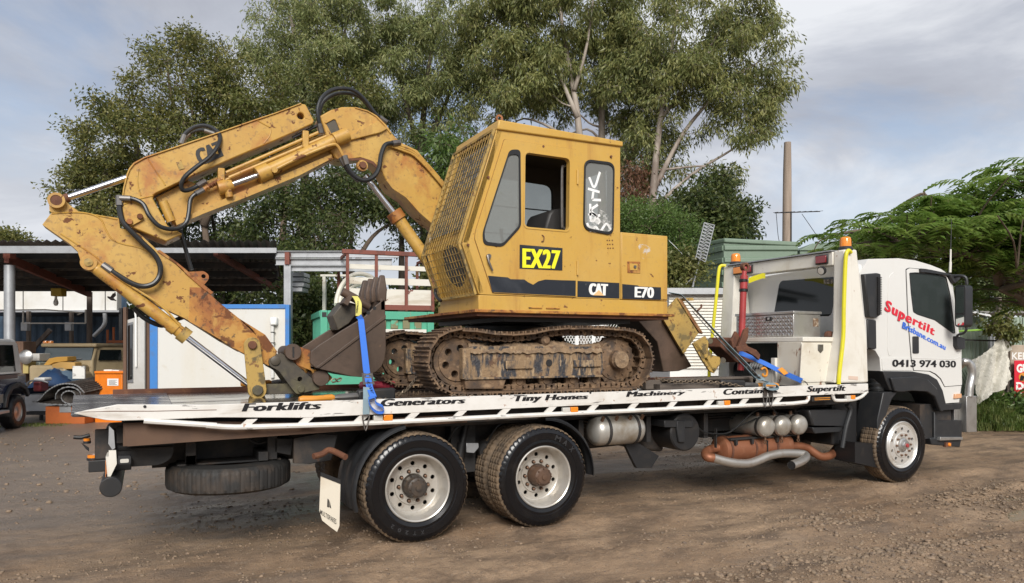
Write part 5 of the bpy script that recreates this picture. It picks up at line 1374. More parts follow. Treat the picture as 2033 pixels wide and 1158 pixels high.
EP('seat_base', MB().box(1.66, 2.05, 0.46, 0.86, 2.26, 2.62), M['interior'], seat)
mb = MB()
for x, y in ((1.25, 0.42), (1.25, 0.80)): mb.tube([(x, y, 2.26), (x, y, 2.75), (x - 0.04, y, 2.92), (x - 0.04, y, 2.98)], [0.012, 0.012, 0.016, 0.025], 8)
mb.box(1.35, 1.62, 0.22, 0.40, 2.26, 2.80)
EP('control_lever', mb, M['dark'])
gr = smooth(path('C', [(886, 312), (866, 318), (856, 350), (856, 640), (862, 670), (886, 690)], 0.24), 4)
EP('grab_handle', MB().tube(gr, 0.014, 8), M['steel'], door)
mb = MB()
for pts in ([(428, 832), (436, 870), (458, 920)],): mb.tube(path('C', pts, [YX - 0.03, YX - 0.045, YX - 0.04]), [0.014, 0.012, 0.008], 8)
q = onY('C', 428, 838, YX)
mb.cyl((q.x, YX - 0.012, q.z), (q.x, YX - 0.04, q.z), 0.022, n=10)
EP('door_handle', mb, M['steel'], door)
for y in (385, 905):
    q = onY('C', 940, y, YX)
    EP('door_hinge', MB().cyl((q.x, YX - 0.02, q.z - 0.07), (q.x, YX - 0.02, q.z + 0.07), 0.012, n=8), M['cabyellow'], door)
q = onY('C', 740, 735, YX - 0.014)
EP('door_hook', MB().tube(smooth([(q.x, YX - 0.014, q.z + 0.035), (q.x + 0.015, YX - 0.03, q.z + 0.02), (q.x + 0.012, YX - 0.03, q.z - 0.02), (q.x - 0.008, YX - 0.02, q.z - 0.03)], 3), 0.005, 6), M['rust'], door)
mb = MB()
for x, y in ((430, 384), (314, 772), (745, 207), (1135, 265)):
    q = onY('C', x, y, YX); mb.cyl((q.x, YX + 0.002, q.z), (q.x, YX - 0.018, q.z), 0.012, n=10)
for x in (1115, 1128, 1144):
    for y in (745, 768, 790):
        q = onY('C', x + (y - 745) * 0.1, y, YX); mb.cyl((q.x, YX + 0.002, q.z), (q.x, YX - 0.006, q.z), 0.007, n=6)
EP('cab_bolt', mb, M['rust'], cabw)
# decals
band = CX([(430, 948), (545, 958), (560, 968), (640, 970), (660, 985), (690, 1000), (720, 980), (760, 970), (850, 974), (935, 976), (934, 1066), (456, 1043)], YX - 0.0145)
EP('black_band', MB().slab([[(p[0], YX - 0.0155, p[1]) for p in band]], (0, 0.0015, 0)), M['decal'], door, flat=True)
b2 = CX([(946, 978), (1185, 990), (1185, 1079), (945, 1070)], YX - 0.003)
EP('name_panel', MB().slab([[(p[0], YX - 0.004, p[1]) for p in b2]], (0, 0.003, 0)), M['decal'], cabw, flat=True)
b3 = CX([(1202, 996), (1290, 1004), (1300, 1010), (1424, 1015), (1425, 1086), (1203, 1081)], YX - 0.009)
EP('name_panel', MB().slab([[(p[0], YX - 0.0105, p[1]) for p in b3]], (0, 0.002, 0)), M['decal'], hood, flat=True)
def cat_logo(quad, nor, m, tri_m, parent, tri):
    write('emblem_lettering', 'CAT', quad, nor, m, parent, fat=0.015, lift=0.003, bold=0.010)
    EP('emblem_triangle', MB().slab([[p + Vector(nor) * 0.0065 for p in tri]], Vector(nor) * -0.0015), tri_m, parent, flat=True)
cat_logo(quadY('C', [(1014, 1058), (1112, 1062), (1115, 992), (1014, 988)], YX - 0.004), (0, -1, 0), M['letterwhite'], mat('emblem_yellow', (0.72, 0.46, 0.22), 0.5), cabw, path('C', [(1034, 1061), (1096, 1063), (1066, 1030)], YX - 0.004))
write('model_lettering', 'E70', quadY('C', [(1275, 1072), (1380, 1076), (1382, 1012), (1276, 1008)], YX - 0.0105), (0, -1, 0), M['letterwhite'], hood, fat=0.012, lift=0.003, bold=0.006)
sg = CX([(613, 770), (858, 790), (857, 918), (612, 906)], YX - 0.016)
sign = EP('number_plate', MB().prism(sg, YX - 0.020, YX - 0.0155), M['decal'], door)
write('plate_lettering', 'EX27', quadY('C', [(633, 902), (834, 908), (842, 797), (633, 784)], YX - 0.020), (0, -1, 0), M['signyellow'], sign, fat=0.01, lift=0.003, bold=0.010, spread=1.14)
# front frame and wire guard
F0, F1, F2 = Vector((0.862, 0, 3.81)), Vector((0.505, 0, 2.70)), Vector((0.672, 0, 2.24))
mb = MB()
for y in (YX + 0.03, 1.14):
    for a, b in ((F0, F1), (F1, F2)): mb.bar((a.x + 0.02, y, a.z), (b.x + 0.02, y, b.z), 0.06, 0.06, up=(0, 1, 0))
for p in (F0, F1.lerp(F0, 0.15), F2): mb.bar((p.x + 0.02, YX + 0.05, p.z), (p.x + 0.02, 1.13, p.z), 0.05, 0.05)
ff_ = EP('front_frame', mb, M['cabyellow'], bevel=0.006)
# lower front panel with its oval window
lo = [Vector((F1.x + 0.03, YX + 0.06, F1.z + 0.12)), Vector((F1.x + 0.03, 1.12, F1.z + 0.12)), Vector((F2.x + 0.03, 1.12, F2.z)), Vector((F2.x + 0.03, YX + 0.06, F2.z))]
def lof(u, t): return lo[0].lerp(lo[1], u).lerp(lo[3].lerp(lo[2], u), t)
ov = [lof(0.45 + 0.30 * math.cos(g), 0.48 + 0.36 * math.sin(g)) for g in [2 * math.pi * k / 24 for k in range(24)]]
nrm = (lo[1] - lo[0]).cross(lo[3] - lo[0]).normalized()
EP('front_panel', MB().slab([lo, ov], nrm * 0.015), M['cabyellow'], ff_)
EP('front_window', MB().slab([[p + nrm * 0.004 for p in ov]], nrm * 0.003), M['cabglass'], ff_, flat=True)
EP('windscreen', MB().slab([[Vector((F1.x + 0.03, YX + 0.06, F1.z + 0.16)), Vector((F1.x + 0.03, 1.11, F1.z + 0.16)), Vector((F0.x + 0.02, 1.11, F0.z - 0.05)), Vector((F0.x + 0.02, YX + 0.06, F0.z - 0.05))]], (0.004, 0, 0)), M['cabglass'], ff_, flat=True)
off = Vector((-0.045, 0, -0.01))
mb = MB()
yl, yr = YX + 0.0, 1.16
chain_ = [F0, F0.lerp(F1, .5), F1, F1.lerp(F2, .6), F2]
ny = 15
for i in range(ny + 1):
    y = yl + (yr - yl) * i / ny
    pts = [p + off + Vector((0, y, 0)) for p in chain_]
    for a, b in zip(pts, pts[1:]): mb.bar(a, b, 0.0055 if i not in (0, ny) else 0.022, up=(0, 1, 0))
nz = 24
L1, L2 = (F1 - F0).length, (F2 - F1).length
for i in range(nz + 1):
    s = (L1 + L2) * i / nz
    p = F0.lerp(F1, s / L1) if s <= L1 else F1.lerp(F2, (s - L1) / L2)
    p = p + off
    mb.bar((p.x, yl, p.z), (p.x, yr, p.z), 0.0055 if i not in (0, nz) else 0.022)
EP('wire_guard', mb, M['oldyellow'], ff_)

# ---- boom, linkage beam, stick and bucket (in the plane of the arm)
YB = 1.22                                # near face of the boom
def BP(v, pts, Y=YB): return xz(v, pts, Y)
def px(v, pts): return [pix(v, *p) for p in pts]
boom_l = px('B', [(775, 268), (850, 226), (925, 206), (1000, 206), (1070, 224), (1140, 262), (1190, 300), (1240, 368), (1310, 440), (1420, 492), (1500, 590), (1615, 725)]) + [(893, 385), (905, 425), (930, 480), (930, 520), (880, 470)] + px('B', [(1520, 980), (1430, 900), (1340, 800), (1255, 745), (1215, 690), (1180, 625), (1150, 590), (1100, 555), (1050, 540), (985, 552), (940, 560), (880, 545), (850, 500), (800, 330)])
boom = EP('boom', MB().prism(xz('Z', boom_l, YB), YB, YB + 0.27), M['yellow'], bevel=0.012)
# fore part of the boom: channel running down to the end bracket
fore = px('B', [(850, 370), (880, 545), (640, 660), (300, 800), (0, 915)]) + px('A', [(1325, 915), (1140, 985), (1060, 810), (1700, 560)]) + px('B', [(400, 560), (700, 420)])
EP('fore_boom', MB().prism(xz('Z', fore, YB + 0.05), YB + 0.05, YB + 0.24), M['yellow'], boom, bevel=0.01)
fl1 = px('B', [(860, 545), (850, 520), (500, 670), (200, 790), (0, 880)]) + px('A', [(1325, 880), (1150, 960), (1160, 985), (1325, 915)]) + px('B', [(0, 915), (300, 800), (640, 660)])
EP('boom_flange', MB().prism(xz('Z', fl1, YB), YB - 0.02, YB + 0.29), M['yellow'], boom, bevel=0.006)
rib = px('B', [(960, 400), (1160, 300), (1222, 350), (1180, 375), (980, 425)])
EP('boom_rib', MB().prism(xz('Z', rib, YB - 0.03), YB - 0.03, YB + 0.01), M['yellow'], boom, bevel=0.008)
pk = px('B', [(815, 310), (870, 282), (885, 290), (915, 365), (860, 395)])
EP('boom_pocket', MB().prism(xz('Z', pk, YB - 0.002), YB - 0.002, YB + 0.002), M['greenmetal'], boom, flat=True)
pf = px('B', [(810, 305), (868, 276), (890, 282), (924, 362), (912, 368), (882, 292), (868, 288), (816, 316)])
EP('pocket_rim', MB().prism(xz('Z', pf, YB - 0.014), YB - 0.014, YB + 0.005), M['yellow'], boom, bevel=0.004)
for pts in ([(1010, 207), (1090, 228), (1150, 262), (1210, 320), (1250, 378), (1240, 384), (1200, 328), (1144, 270), (1086, 236), (1008, 213)], [(1215, 690), (1255, 745), (1340, 800), (1430, 900), (1520, 980), (1530, 968), (1440, 888), (1350, 788), (1265, 730), (1225, 680)]):
    EP('boom_edge_plate', MB().prism(xz('Z', px('B', pts), YB - 0.01), YB - 0.012, YB + 0.28), M['yellow'], boom, bevel=0.004)
c = onY('B', 1050, 598, YB)
EP('boom_boss', MB().lathe([(0, -0.05), (0.055, -0.05), (0.058, -0.04), (0.058, 0.0)], (c.x, YB, c.z), (0, 1, 0), 24), M['yellow'], boom)
EP('pin', MB().lathe([(0, -0.075), (0.034, -0.075), (0.038, -0.068), (0.038, -0.05)], (c.x, YB, c.z), (0, 1, 0), 8), M['rust'], boom)
sk = px('B', [(965, 545), (1060, 540), (1130, 565), (1180, 625), (1170, 632), (1120, 580), (1055, 556), (970, 560)])
EP('boom_seam', MB().prism(xz('Z', sk, YB - 0.006), YB - 0.006, YB + 0.002), M['rust'], boom, flat=True)
# boom foot under the cab
EP('boom_foot', MB().slab([[(0.70, YB, 3.05), (1.15, YB, 2.45), (1.45, YB, 2.25), (0.98, YB, 2.2), (0.62, YB, 2.72)]], (0, 0.27, 0)), M['yellow'], boom, bevel=0.01)
# bolted pipes along the top of the boom
for off_ in (0, 14, 28):
    p = smooth(path('B', [(1250, 450 + off_ * .6), (1330, 468 + off_), (1400, 500 + off_), (1500, 600 + off_), (1600, 718 + off_)], YB - 0.03), 4)
    EP('boom_pipe', MB().tube(p, 0.012, 8), M['yellow'], boom)
# linkage beam lettered on its side
beam = px('A', [(798, 850), (800, 800), (812, 740), (835, 650), (850, 612), (880, 578), (950, 540), (1480, 362), (1687, 290)]) + px('B', [(480, 252), (655, 185), (685, 190), (740, 296), (732, 316), (600, 376), (440, 446), (250, 525), (0, 634)]) + px('A', [(1250, 665), (1030, 770), (1008, 785), (1005, 810), (1100, 985), (1200, 1040), (1092, 1090), (900, 1012), (845, 985), (810, 950)])
bm = EP('linkage_beam', MB().prism(xz('Z', beam, YB - 0.04), YB - 0.04, YB + 0.30, [circ((lambda q: (q.x, q.z))(onY('B', 652, 266, YB - 0.04)), 0.033, 16)]), M['yellow'], bevel=0.010)
for pts in (px('A', [(795, 850), (808, 740), (832, 645), (848, 608), (878, 573), (950, 535), (1480, 356), (1687, 284)]) + px('B', [(480, 246), (655, 180), (656, 187), (480, 254)]) + px('A', [(1687, 293), (1480, 365), (952, 544), (884, 582), (855, 618), (840, 655), (818, 742), (803, 850)]),):
    EP('beam_edge_plate', MB().prism(xz('Z', pts, YB - 0.05), YB - 0.055, YB + 0.31), M['yellow'], bm, bevel=0.003)
for pts in (px('A', [(965, 536), (1010, 610), (1060, 680), (1085, 722)]), px('A', [(910, 610), (902, 680), (908, 740), (925, 790)]), px('A', [(806, 850), (900, 815), (1005, 790)]), px('B', [(355, 290), (420, 325), (455, 350), (445, 400), (410, 445)])):
    EP('weld_seam', MB().tube(smooth([onY('Z', *p, YB - 0.041) for p in pts], 4), 0.006, 6), M['yellow'], bm)
EP('beam_plate', MB().prism(xz('A', [(1155, 570), (1190, 562), (1212, 612), (1178, 622)], YB - 0.045), YB - 0.047, YB - 0.04), M['oldyellow'], bm, bevel=0.002)
cat_logo([onY('A', *p, YB - 0.041) for p in ((1322, 592), (1482, 522), (1440, 418), (1272, 486))], (0, -1, 0), M['dark'], M['dark'], bm, path('A', [(1362, 578), (1468, 526), (1402, 512)], YB - 0.041))
lug = EP('lug_plate', MB().prism(fillet(xz('A', [(822, 940), (905, 905), (945, 925), (935, 950), (860, 990), (825, 975)], YB - 0.06), 0.03), YB - 0.065, YB - 0.04), M['yellow'], bm, bevel=0.004)
for x, y in ((852, 962), (920, 927)):
    c = onY('A', x, y, YB - 0.065)
    EP('bolt_head', MB().lathe([(0, -0.018), (0.022, -0.018), (0.026, -0.012), (0.026, 0)], (c.x, YB - 0.065, c.z), (0, 1, 0), 12), M['rustyellow'], lug)
# stick
stk = px('A', [(278, 980), (335, 905), (520, 893), (620, 912), (780, 937)]) + px('E', [(690, -20), (800, 10), (905, 108), (1000, 180), (1062, 238), (1165, 322), (1250, 400), (1450, 560), (1476, 600)]) + px('F', [(100, 500), (250, 592), (320, 690), (275, 772), (140, 706), (0, 632)]) + px('E', [(1380, 692), (1060, 498), (905, 425), (800, 330), (700, 250), (600, 210), (520, 215), (478, 200), (462, 165), (445, 112), (400, 70)])
stick = EP('stick', MB().prism(xz('Z', stk, YB + 0.02), YB + 0.02, YB + 0.24), M['yellow'], bevel=0.010)
low = px('E', [(1165, 322), (1250, 400), (1450, 560), (1476, 600)]) + px('F', [(100, 500), (250, 592), (320, 690), (275, 772), (140, 706), (0, 632)]) + px('E', [(1380, 692), (1190, 575), (1085, 515), (1090, 320)])
EP('stick_wear_plate', MB().prism(xz('Z', low, YB + 0.017), YB + 0.016, YB + 0.022), M['rustyellow'], stick, flat=True)
ear = px('A', [(325, 895), (322, 830), (335, 795), (372, 778), (410, 792), (435, 830), (470, 860), (520, 895), (420, 905)])
EP('stick_ear', MB().prism(fillet(xz('Z', ear, YB + 0.03), 0.02), YB + 0.03, YB + 0.09), M['yellow'], stick, bevel=0.006)
EP('stick_ear', MB().prism(fillet(xz('Z', ear, YB + 0.03), 0.02), YB + 0.17, YB + 0.23), M['yellow'], stick, bevel=0.006)
c = onY('A', 374, 827, YB + 0.03)
EP('ear_boss', MB().lathe([(0.045, -0.03), (0.066, -0.03), (0.066, 0.24), (0.045, 0.24)], (c.x, YB + 0.0, c.z), (0, 1, 0), 24, close=True), M['yellow'], stick)
EP('pin', MB().lathe([(0, -0.03), (0.044, -0.025), (0.044, 0.2), (0, 0.2)], (c.x, YB + 0.0, c.z), (0, 1, 0), 20), M['rust'], stick)
for pts in (px('T', [(180, 318), (360, 308), (480, 316), (560, 340), (610, 380), (640, 450), (700, 540), (800, 580), (900, 600), (1010, 640)]), px('T', [(260, 490), (400, 580), (550, 680), (640, 760)]), px('T', [(560, 332), (740, 368)])):
    EP('weld_seam', MB().tube(smooth([onY('Z', *p, YB + 0.018) for p in pts], 4), 0.007, 6), M['yellow'], stick)
br = px('T', [(1330, 815), (1480, 808), (1522, 840), (1520, 880), (1470, 938), (1400, 900)])
EP('stick_bracket', MB().prism(fillet(xz('Z', br, YB + 0.08), 0.02), YB + 0.08, YB + 0.11, [circ((lambda q: (q.x, q.z))(onY('T', 1476, 852, YB + 0.08)), 0.02, 12)]), M['rustyellow'], stick, bevel=0.004)
tp = px('T', [(1080, 640), (1230, 740), (1300, 800), (1320, 830), (1470, 960), (1540, 1010), (1560, 990), (1320, 790), (1240, 725), (1100, 625)])
EP('stick_edge_plate', MB().prism(xz('Z', tp, YB + 0.01), YB + 0.005, YB + 0.25), M['rustyellow'], stick, bevel=0.004)
# rod of the stick ram, its barrel inside the beam
YM_ = YB + 0.13
a, b = onY('A', 440, 806, YM_), onY('A', 900, 650, YM_)
EP('stick_ram_rod', MB().tube([a, b], 0.028, 16), M['chrome'])
EP('ram_rod_end', MB().tube([onY('A', 395, 822, YM_), a + (b - a) * 0.03], 0.04, 14), M['rust'])
# bucket ram
YR_ = YB + 0.0
a, b = onY('E', 560, 215, YR_), onY('E', 1062, 598, YR_)
br_ = EP('bucket_ram', MB().tube([a, b], 0.056, 20), M['yellow'])
EP('ram_head', MB().tube([b - (b - a).normalized() * 0.05, b + (b - a).normalized() * 0.03], 0.072, 18), M['oldyellow'], br_)
EP('ram_gland', MB().tube([b - (b - a).normalized() * 0.16, b - (b - a).normalized() * 0.09], 0.066, 18), M['yellow'], br_)
e = onY('E', 1432, 880, YR_)
EP('ram_rod', MB().tube([b, e], 0.028, 16), M['chrome'], br_)
c = onY('E', 510, 180, YR_)
EP('ram_eye', MB().lathe([(0.03, -0.04), (0.066, -0.04), (0.066, 0.1), (0.03, 0.1)], (c.x, YR_, c.z), (0, 1, 0), 20, close=True).tube([c + Vector((0.02, 0.03, -0.02)), a + (b - a) * 0.03], 0.05, 12), M['yellow'], br_)
EP('pin', MB().lathe([(0, -0.055), (0.035, -0.05), (0.035, 0.1), (0, 0.1)], (c.x, YR_, c.z), (0, 1, 0), 20), M['oldyellow'], br_)
EP('ram_pipe', MB().tube(smooth(path('E', [(610, 205), (640, 240), (780, 330), (930, 430), (1050, 560)], YR_ - 0.055), 4), 0.010, 8), M['yellow'], br_)
# links
YL = YB - 0.05
def link(name, v, p0, p1, w0, w1, y0, y1, m, parent=ex_):
    a, b = onY(v, *p0, y0), onY(v, *p1, y0)
    d = (b - a).normalized(); n = Vector((d.z, 0, -d.x))
    out_ = []
    for k in range(9):
        g = math.pi * k / 8
        out_.append(a + (-d * math.sin(g) + n * math.cos(g)) * w0)
    for k in range(9):
        g = math.pi * k / 8
        out_.append(b + (d * math.sin(g) - n * math.cos(g)) * w1)
    return EP(name, MB().prism([(q.x, q.z) for q in out_], y0, y1), m, parent, bevel=0.006), a, b
def pin(c, y, r, ln, m, parent=ex_): return EP('pin', MB().lathe([(0, -ln), (r * .85, -ln), (r, -ln * .8), (r, 0.02)], (c.x, y, c.z), (0, 1, 0), 18), m, parent)
lk1, a, b = link('bucket_link', 'F', (176, 652), (206, 912), 0.075, 0.085, YL, YL + 0.04, M['oldyellow'])
pin(a, YL, 0.04, 0.03, M['rust'], lk1); pin(b, YL, 0.05, 0.03, M['greenmetal'], lk1)
lk3, a, b = link('bucket_link', 'F', (176, 652), (206, 912), 0.075, 0.085, YB + 0.27, YB + 0.31, M['oldyellow'])
lk2, a, b = link('tipping_link', 'F', (206, 908), (500, 900), 0.05, 0.05, YB + 0.03, YB + 0.10, M['greenmetal'])
hp_ = fillet(xz('F', [(270, 735), (340, 695), (395, 735), (560, 880), (565, 905), (430, 935), (395, 890), (330, 800), (275, 772)], YL - 0.02), 0.03)
hitch = EP('hitch_plate', MB().prism(hp_, YL - 0.02, YL + 0.03, [circ((lambda q: (q.x, q.z))(onY('F', 450, 848, YL - 0.02)), 0.024, 14)]), M['greenmetal'], bevel=0.006)
EP('hitch_plate', MB().prism(hp_, YB + 0.26, YB + 0.31), M['greenmetal'], bevel=0.006)
pin(onY('F', 308, 742, YL - 0.02), YL - 0.02, 0.045, 0.02, M['greenmetal'], hitch)
pin(onY('F', 455, 905, YL - 0.02), YL - 0.02, 0.035, 0.02, M['greenmetal'], hitch)
# bucket
YK = YB - 0.19                           # near side plate of the bucket
bs = px('F', [(512, 690), (555, 655), (680, 575), (820, 490), (880, 430), (938, 385), (944, 560), (945, 680), (937, 735), (920, 775), (890, 805), (850, 824), (800, 836), (740, 832), (660, 812), (540, 785), (508, 755)])
sx = xz('Z', bs, YK)
bk = EP('bucket', MB().prism(sx, YK, YK + 0.035), M['bucket'], bevel=0.006)
WB = 0.74
EP('bucket_side', MB().prism(sx, YK + WB - 0.03, YK + WB), M['bucket'], bk, bevel=0.006)
shell = sx[5:14]                         # floor and back wrapped round the curve
shell = sx[5:16]
rows = [[(p[0], YK + 0.02, p[1]) for p in shell], [(p[0], YK + WB - 0.02, p[1]) for p in shell]]
cxm, czm = sum(p[0] for p in sx) / len(sx), sum(p[1] for p in sx) / len(sx)
inn = [(p[0] + (cxm - p[0]) * 0.05, p[1] + (czm - p[1]) * 0.05) for p in shell]
mb = MB().grid(rows); mb.grid([[(p[0], YK + 0.02, p[1]) for p in inn], [(p[0], YK + WB - 0.02, p[1]) for p in inn]])
EP('bucket_shell', mb, M['bucket'], bk, sharp=60)
# rib on the side plate
sp0 = px('F', [(540, 782), (944, 478), (944, 500), (560, 786)])
EP('side_rib', MB().prism(xz('Z', sp0, YK - 0.014), YK - 0.014, YK + 0.002), M['bucket'], bk, bevel=0.004)
mb = MB()
for x, y in ((878, 440), (842, 466)):
    q = onY('F', x, y, YK); mb.cyl((q.x, YK + 0.001, q.z), (q.x, YK - 0.004, q.z), 0.018, n=10)
EP('bolt_hole', mb, M['dark'], bk)
# cutting lip and teeth
p0, p1 = Vector((sx[5][0], 0, sx[5][1])), Vector((sx[4][0], 0, sx[4][1]))
lip = MB().bar((p0.x - 0.02, YK, p0.z - 0.06), (p0.x - 0.02, YK + WB, p0.z - 0.06), 0.05, 0.12)
EP('cutting_lip', lip, M['bucket'], bk, bevel=0.006)
for k in range(4):
    y = YK + 0.05 + (WB - 0.10) * k / 3
    x, z = p0.x - 0.02, p0.z - 0.03
    mb = MB().add([(x - 0.05, y - 0.042, z), (x + 0.04, y - 0.042, z), (x + 0.04, y + 0.042, z), (x - 0.05, y + 0.042, z),
                   (x - 0.058, y - 0.048, z + 0.12), (x + 0.045, y - 0.048, z + 0.12), (x + 0.045, y + 0.048, z + 0.12), (x - 0.058, y + 0.048, z + 0.12),
                   (x - 0.02, y - 0.02, z + 0.27), (x + 0.03, y - 0.02, z + 0.27), (x + 0.03, y + 0.02, z + 0.27), (x - 0.02, y + 0.02, z + 0.27)],
                  [(0, 3, 2, 1), (0, 1, 5, 4), (1, 2, 6, 5), (2, 3, 7, 6), (3, 0, 4, 7), (4, 5, 9, 8), (5, 6, 10, 9), (6, 7, 11, 10), (7, 4, 8, 11), (8, 9, 10, 11)])
    EP('bucket_tooth', mb, M['bucket'], bk, bevel=0.012)
# lifting bar and bracket inside the bucket mouth
ib = xz('F', [(625, 485), (690, 402), (800, 428), (720, 530), (655, 570)], YK + 0.5)
EP('inner_gusset', MB().prism(ib, YK + 0.40, YK + 0.70), M['greenmetal'], bk, bevel=0.01)
EP('lifting_bar', MB().tube(path('F', [(692, 345), (850, 430)], YK + 0.35), 0.045, 12), M['bucket'], bk)
EP('bar_bracket', MB().slab([path('F', [(700, 410), (745, 350), (760, 358), (725, 425)], YK + 0.25)], (0, 0.2, 0)), M['bucket'], bk)
# hinge lugs between bucket and hitch
hy = fillet(xz('F', [(398, 690), (440, 660), (510, 680), (512, 790), (600, 800), (640, 840), (600, 880), (545, 880), (520, 800), (430, 765)], YK + 0.12), 0.02)
for y in (YK + 0.13, YK + WB - 0.20): EP('bucket_lug', MB().prism(hy, y, y + 0.05), M['rustyellow'], bk, bevel=0.006)
for v, x, y in (('F', 412, 692), ('F', 572, 842)):
    c = onY(v, x, y, YK + 0.06)
    EP('pin', MB().lathe([(0, 0.0), (0.075, 0.0), (0.08, 0.012), (0.08, 0.06), (0.062, 0.07), (0.062, 0.55), (0, 0.55)], (c.x, YK + 0.06, c.z), (0, 1, 0), 24), M['bucket'], bk)
c = onY('F', 412, 692, YK + 0.055)
EP('pin_slot', MB().box(c.x - 0.008, c.x + 0.008, YK + 0.053, YK + 0.062, c.z - 0.05, c.z + 0.05), M['dark'], bk)
# ram along the fore boom
YQ = YB - 0.02
a, b, c = onY('B', 200, 718, YQ), onY('B', 388, 650, YQ), onY('B', 955, 392, YQ)
r1 = EP('swing_ram', MB().tube([b, c], 0.062, 20), M['yellow'], boom)
EP('ram_rod', MB().tube([a, b], 0.029, 16), M['chrome'], r1)
d = (c - b).normalized()
EP('ram_head', MB().tube([b - d * 0.03, b + d * 0.09], 0.08, 18), M['yellow'], r1)
EP('ram_bolt', MB().lathe([(0, -0.02), (0.03, -0.02), (0.034, 0.03)], onY('B', 478, 622, YQ - 0.07), (0, 1, 0), 8), M['yellow'], r1)
EP('rod_eye', MB().tube(path('B', [(110, 742), (150, 735), (205, 718)], YQ), [0.065, 0.07, 0.05], 16), M['yellow'], r1)
EP('rod_eye_pin', MB().cyl(onY('B', 160, 700, YQ - 0.02), onY('B', 185, 800, YQ - 0.02), 0.034, n=12), M['yellow'], r1)
EP('ram_tail', MB().tube(path('B', [(870, 425), (960, 388)], YQ - 0.02), 0.07, 18), M['yellow'], r1)
EP('ram_pipe', MB().tube(smooth(path('B', [(490, 615), (600, 560), (760, 490), (860, 455), (895, 465), (925, 520), (945, 555)], YQ - 0.075), 5), 0.016, 8), M['yellow'], r1)
for p0, p1, rr in (((160, 640), (780, 370), 0.017), ((180, 672), (820, 400), 0.017), ((40, 740), (330, 610), 0.012)):
    EP('boom_pipe', MB().tube(path('B', [p0, p1], YB - 0.0), rr, 8), M['yellow'], boom)
for x, y in ((684, 420), (130, 668)):
    q = onY('B', x, y, YB - 0.02)
    EP('pipe_clamp', MB().box(q.x - 0.03, q.x + 0.03, YB - 0.035, YB + 0.05, q.z - 0.085, q.z + 0.085), M['yellow'], boom, bevel=0.008)
mb = MB().tube(path('A', [(1300, 770), (1440, 685)], YB - 0.03), [0.016, 0.016], 8)
for k in range(6): mb.cyl(onY('A', 1340 + 22 * k, 750 - 13 * k, YB - 0.03), onY('A', 1348 + 22 * k, 745 - 13 * k, YB - 0.03), 0.024, n=8)
EP('pipe_fitting', mb, M['rustyellow'], boom)
# end bracket of the fore boom seen inside the beam
eb = px('A', [(1020, 800), (1240, 690), (1330, 730), (1330, 880), (1140, 985), (1085, 900)])
EP('boom_end', MB().prism(xz('Z', eb, YB + 0.06), YB + 0.06, YB + 0.22), M['yellow'], boom, bevel=0.01)
c = onY('A', 1090, 850, YB + 0.04)
EP('boom_end_roller', MB().cyl(onY('A', 1070, 830, YB + 0.02), onY('A', 1125, 960, YB + 0.02), 0.04, n=14), M['yellow'], boom)
# main boom ram
YH = YB - 0.0
a, b, c = onY('B', 1075, 660, YB + 0.13), onY('B', 1268, 908, YH + 0.05), onY('C', 75, 850, YH + 0.0)
r2 = EP('boom_ram', MB().tube([b, c + (c - b) * 0.6], 0.066, 20), M['yellow'])
d = (c - b).normalized()
EP('ram_rod', MB().tube([a, b], 0.034, 16), M['chrome'], r2)
EP('ram_head', MB().tube([b - d * 0.02, b + d * 0.08], 0.088, 18), M['rustyellow'], r2)
# hoses
def hose(v, pts, Y, r=0.02, ends=True):
    c = smooth(path(v, pts, Y), 6)
    h = EP('hydraulic_hose', MB().tube(c, r, 10), M['hose'])
    if ends:
        d0, d1 = (c[1] - c[0]).normalized(), (c[-1] - c[-2]).normalized()
        EP('hose_fitting', MB().tube([c[0] - d0 * 0.05, c[0] + d0 * 0.04], r * 1.35, 10).tube([c[-1] - d1 * 0.04, c[-1] + d1 * 0.05], r * 1.35, 10), M['steel'], h)
    return h
hose('A', [(1205, 418), (1222, 380), (1280, 340), (1350, 332), (1410, 355), (1445, 400), (1430, 465), (1370, 540), (1290, 600), (1215, 665), (1190, 720), (1205, 755), (1260, 745), (1320, 712)], [YB + .08, YB + .08, YB + .08, YB + 0.05, YB, YB - .05, YB - .1, YB - .12, YB - .12, YB - .12, YB - .1, YB - .08, YB - .05, YB - .03])
hose('A', [(1225, 400), (1260, 372), (1320, 358), (1370, 372)], YB + 0.2, 0.017)
hose('A', [(830, 808), (880, 812), (940, 845), (980, 920), (1040, 985), (1110, 1008), (1180, 1000), (1225, 960), (1240, 900), (1250, 820), (1275, 785), (1310, 765)], [YB - .06, YB - .08, YB - .1, YB - .12, YB - .12, YB - .1, YB - .08, YB - .06, YB - .05, YB - .04, YB - .04, YB - .03])
hose('T', [(762, 215), (765, 300), (790, 390), (860, 470), (960, 570), (1060, 670), (1105, 760), (1100, 850), (1050, 915), (960, 938), (860, 910), (740, 840), (660, 785)], [YB - .03, YB - .04, YB - .06, YB - .07, YB - .06, YB - .05, YB - .05, YB - .05, YB - .06, YB - .06, YB - .06, YB - .05, YB - .04], 0.024)
hose('B', [(780, 345), (768, 280), (765, 220), (790, 150), (850, 100), (930, 85), (1010, 105), (1080, 170), (1140, 250), (1190, 290)], [YB - .02, YB - .03, YB - .03, YB - .02, YB, YB, YB + .02, YB + .04, YB + .05, YB + .06])
hose('B', [(800, 330), (775, 280), (790, 190), (850, 135), (930, 115), (1030, 135), (1100, 205), (1160, 280)], YB + 0.1)
hose('B', [(948, 560), (965, 610), (1010, 665), (1070, 690), (1130, 665), (1165, 610), (1180, 520), (1210, 455), (1275, 445)], [YB - .1, YB - .1, YB - .1, YB - .1, YB - .09, YB - .08, YB - .07, YB - .06, YB - .04], 0.024)
hose('B', [(930, 570), (960, 625), (1010, 672)], YB - 0.03, 0.02)
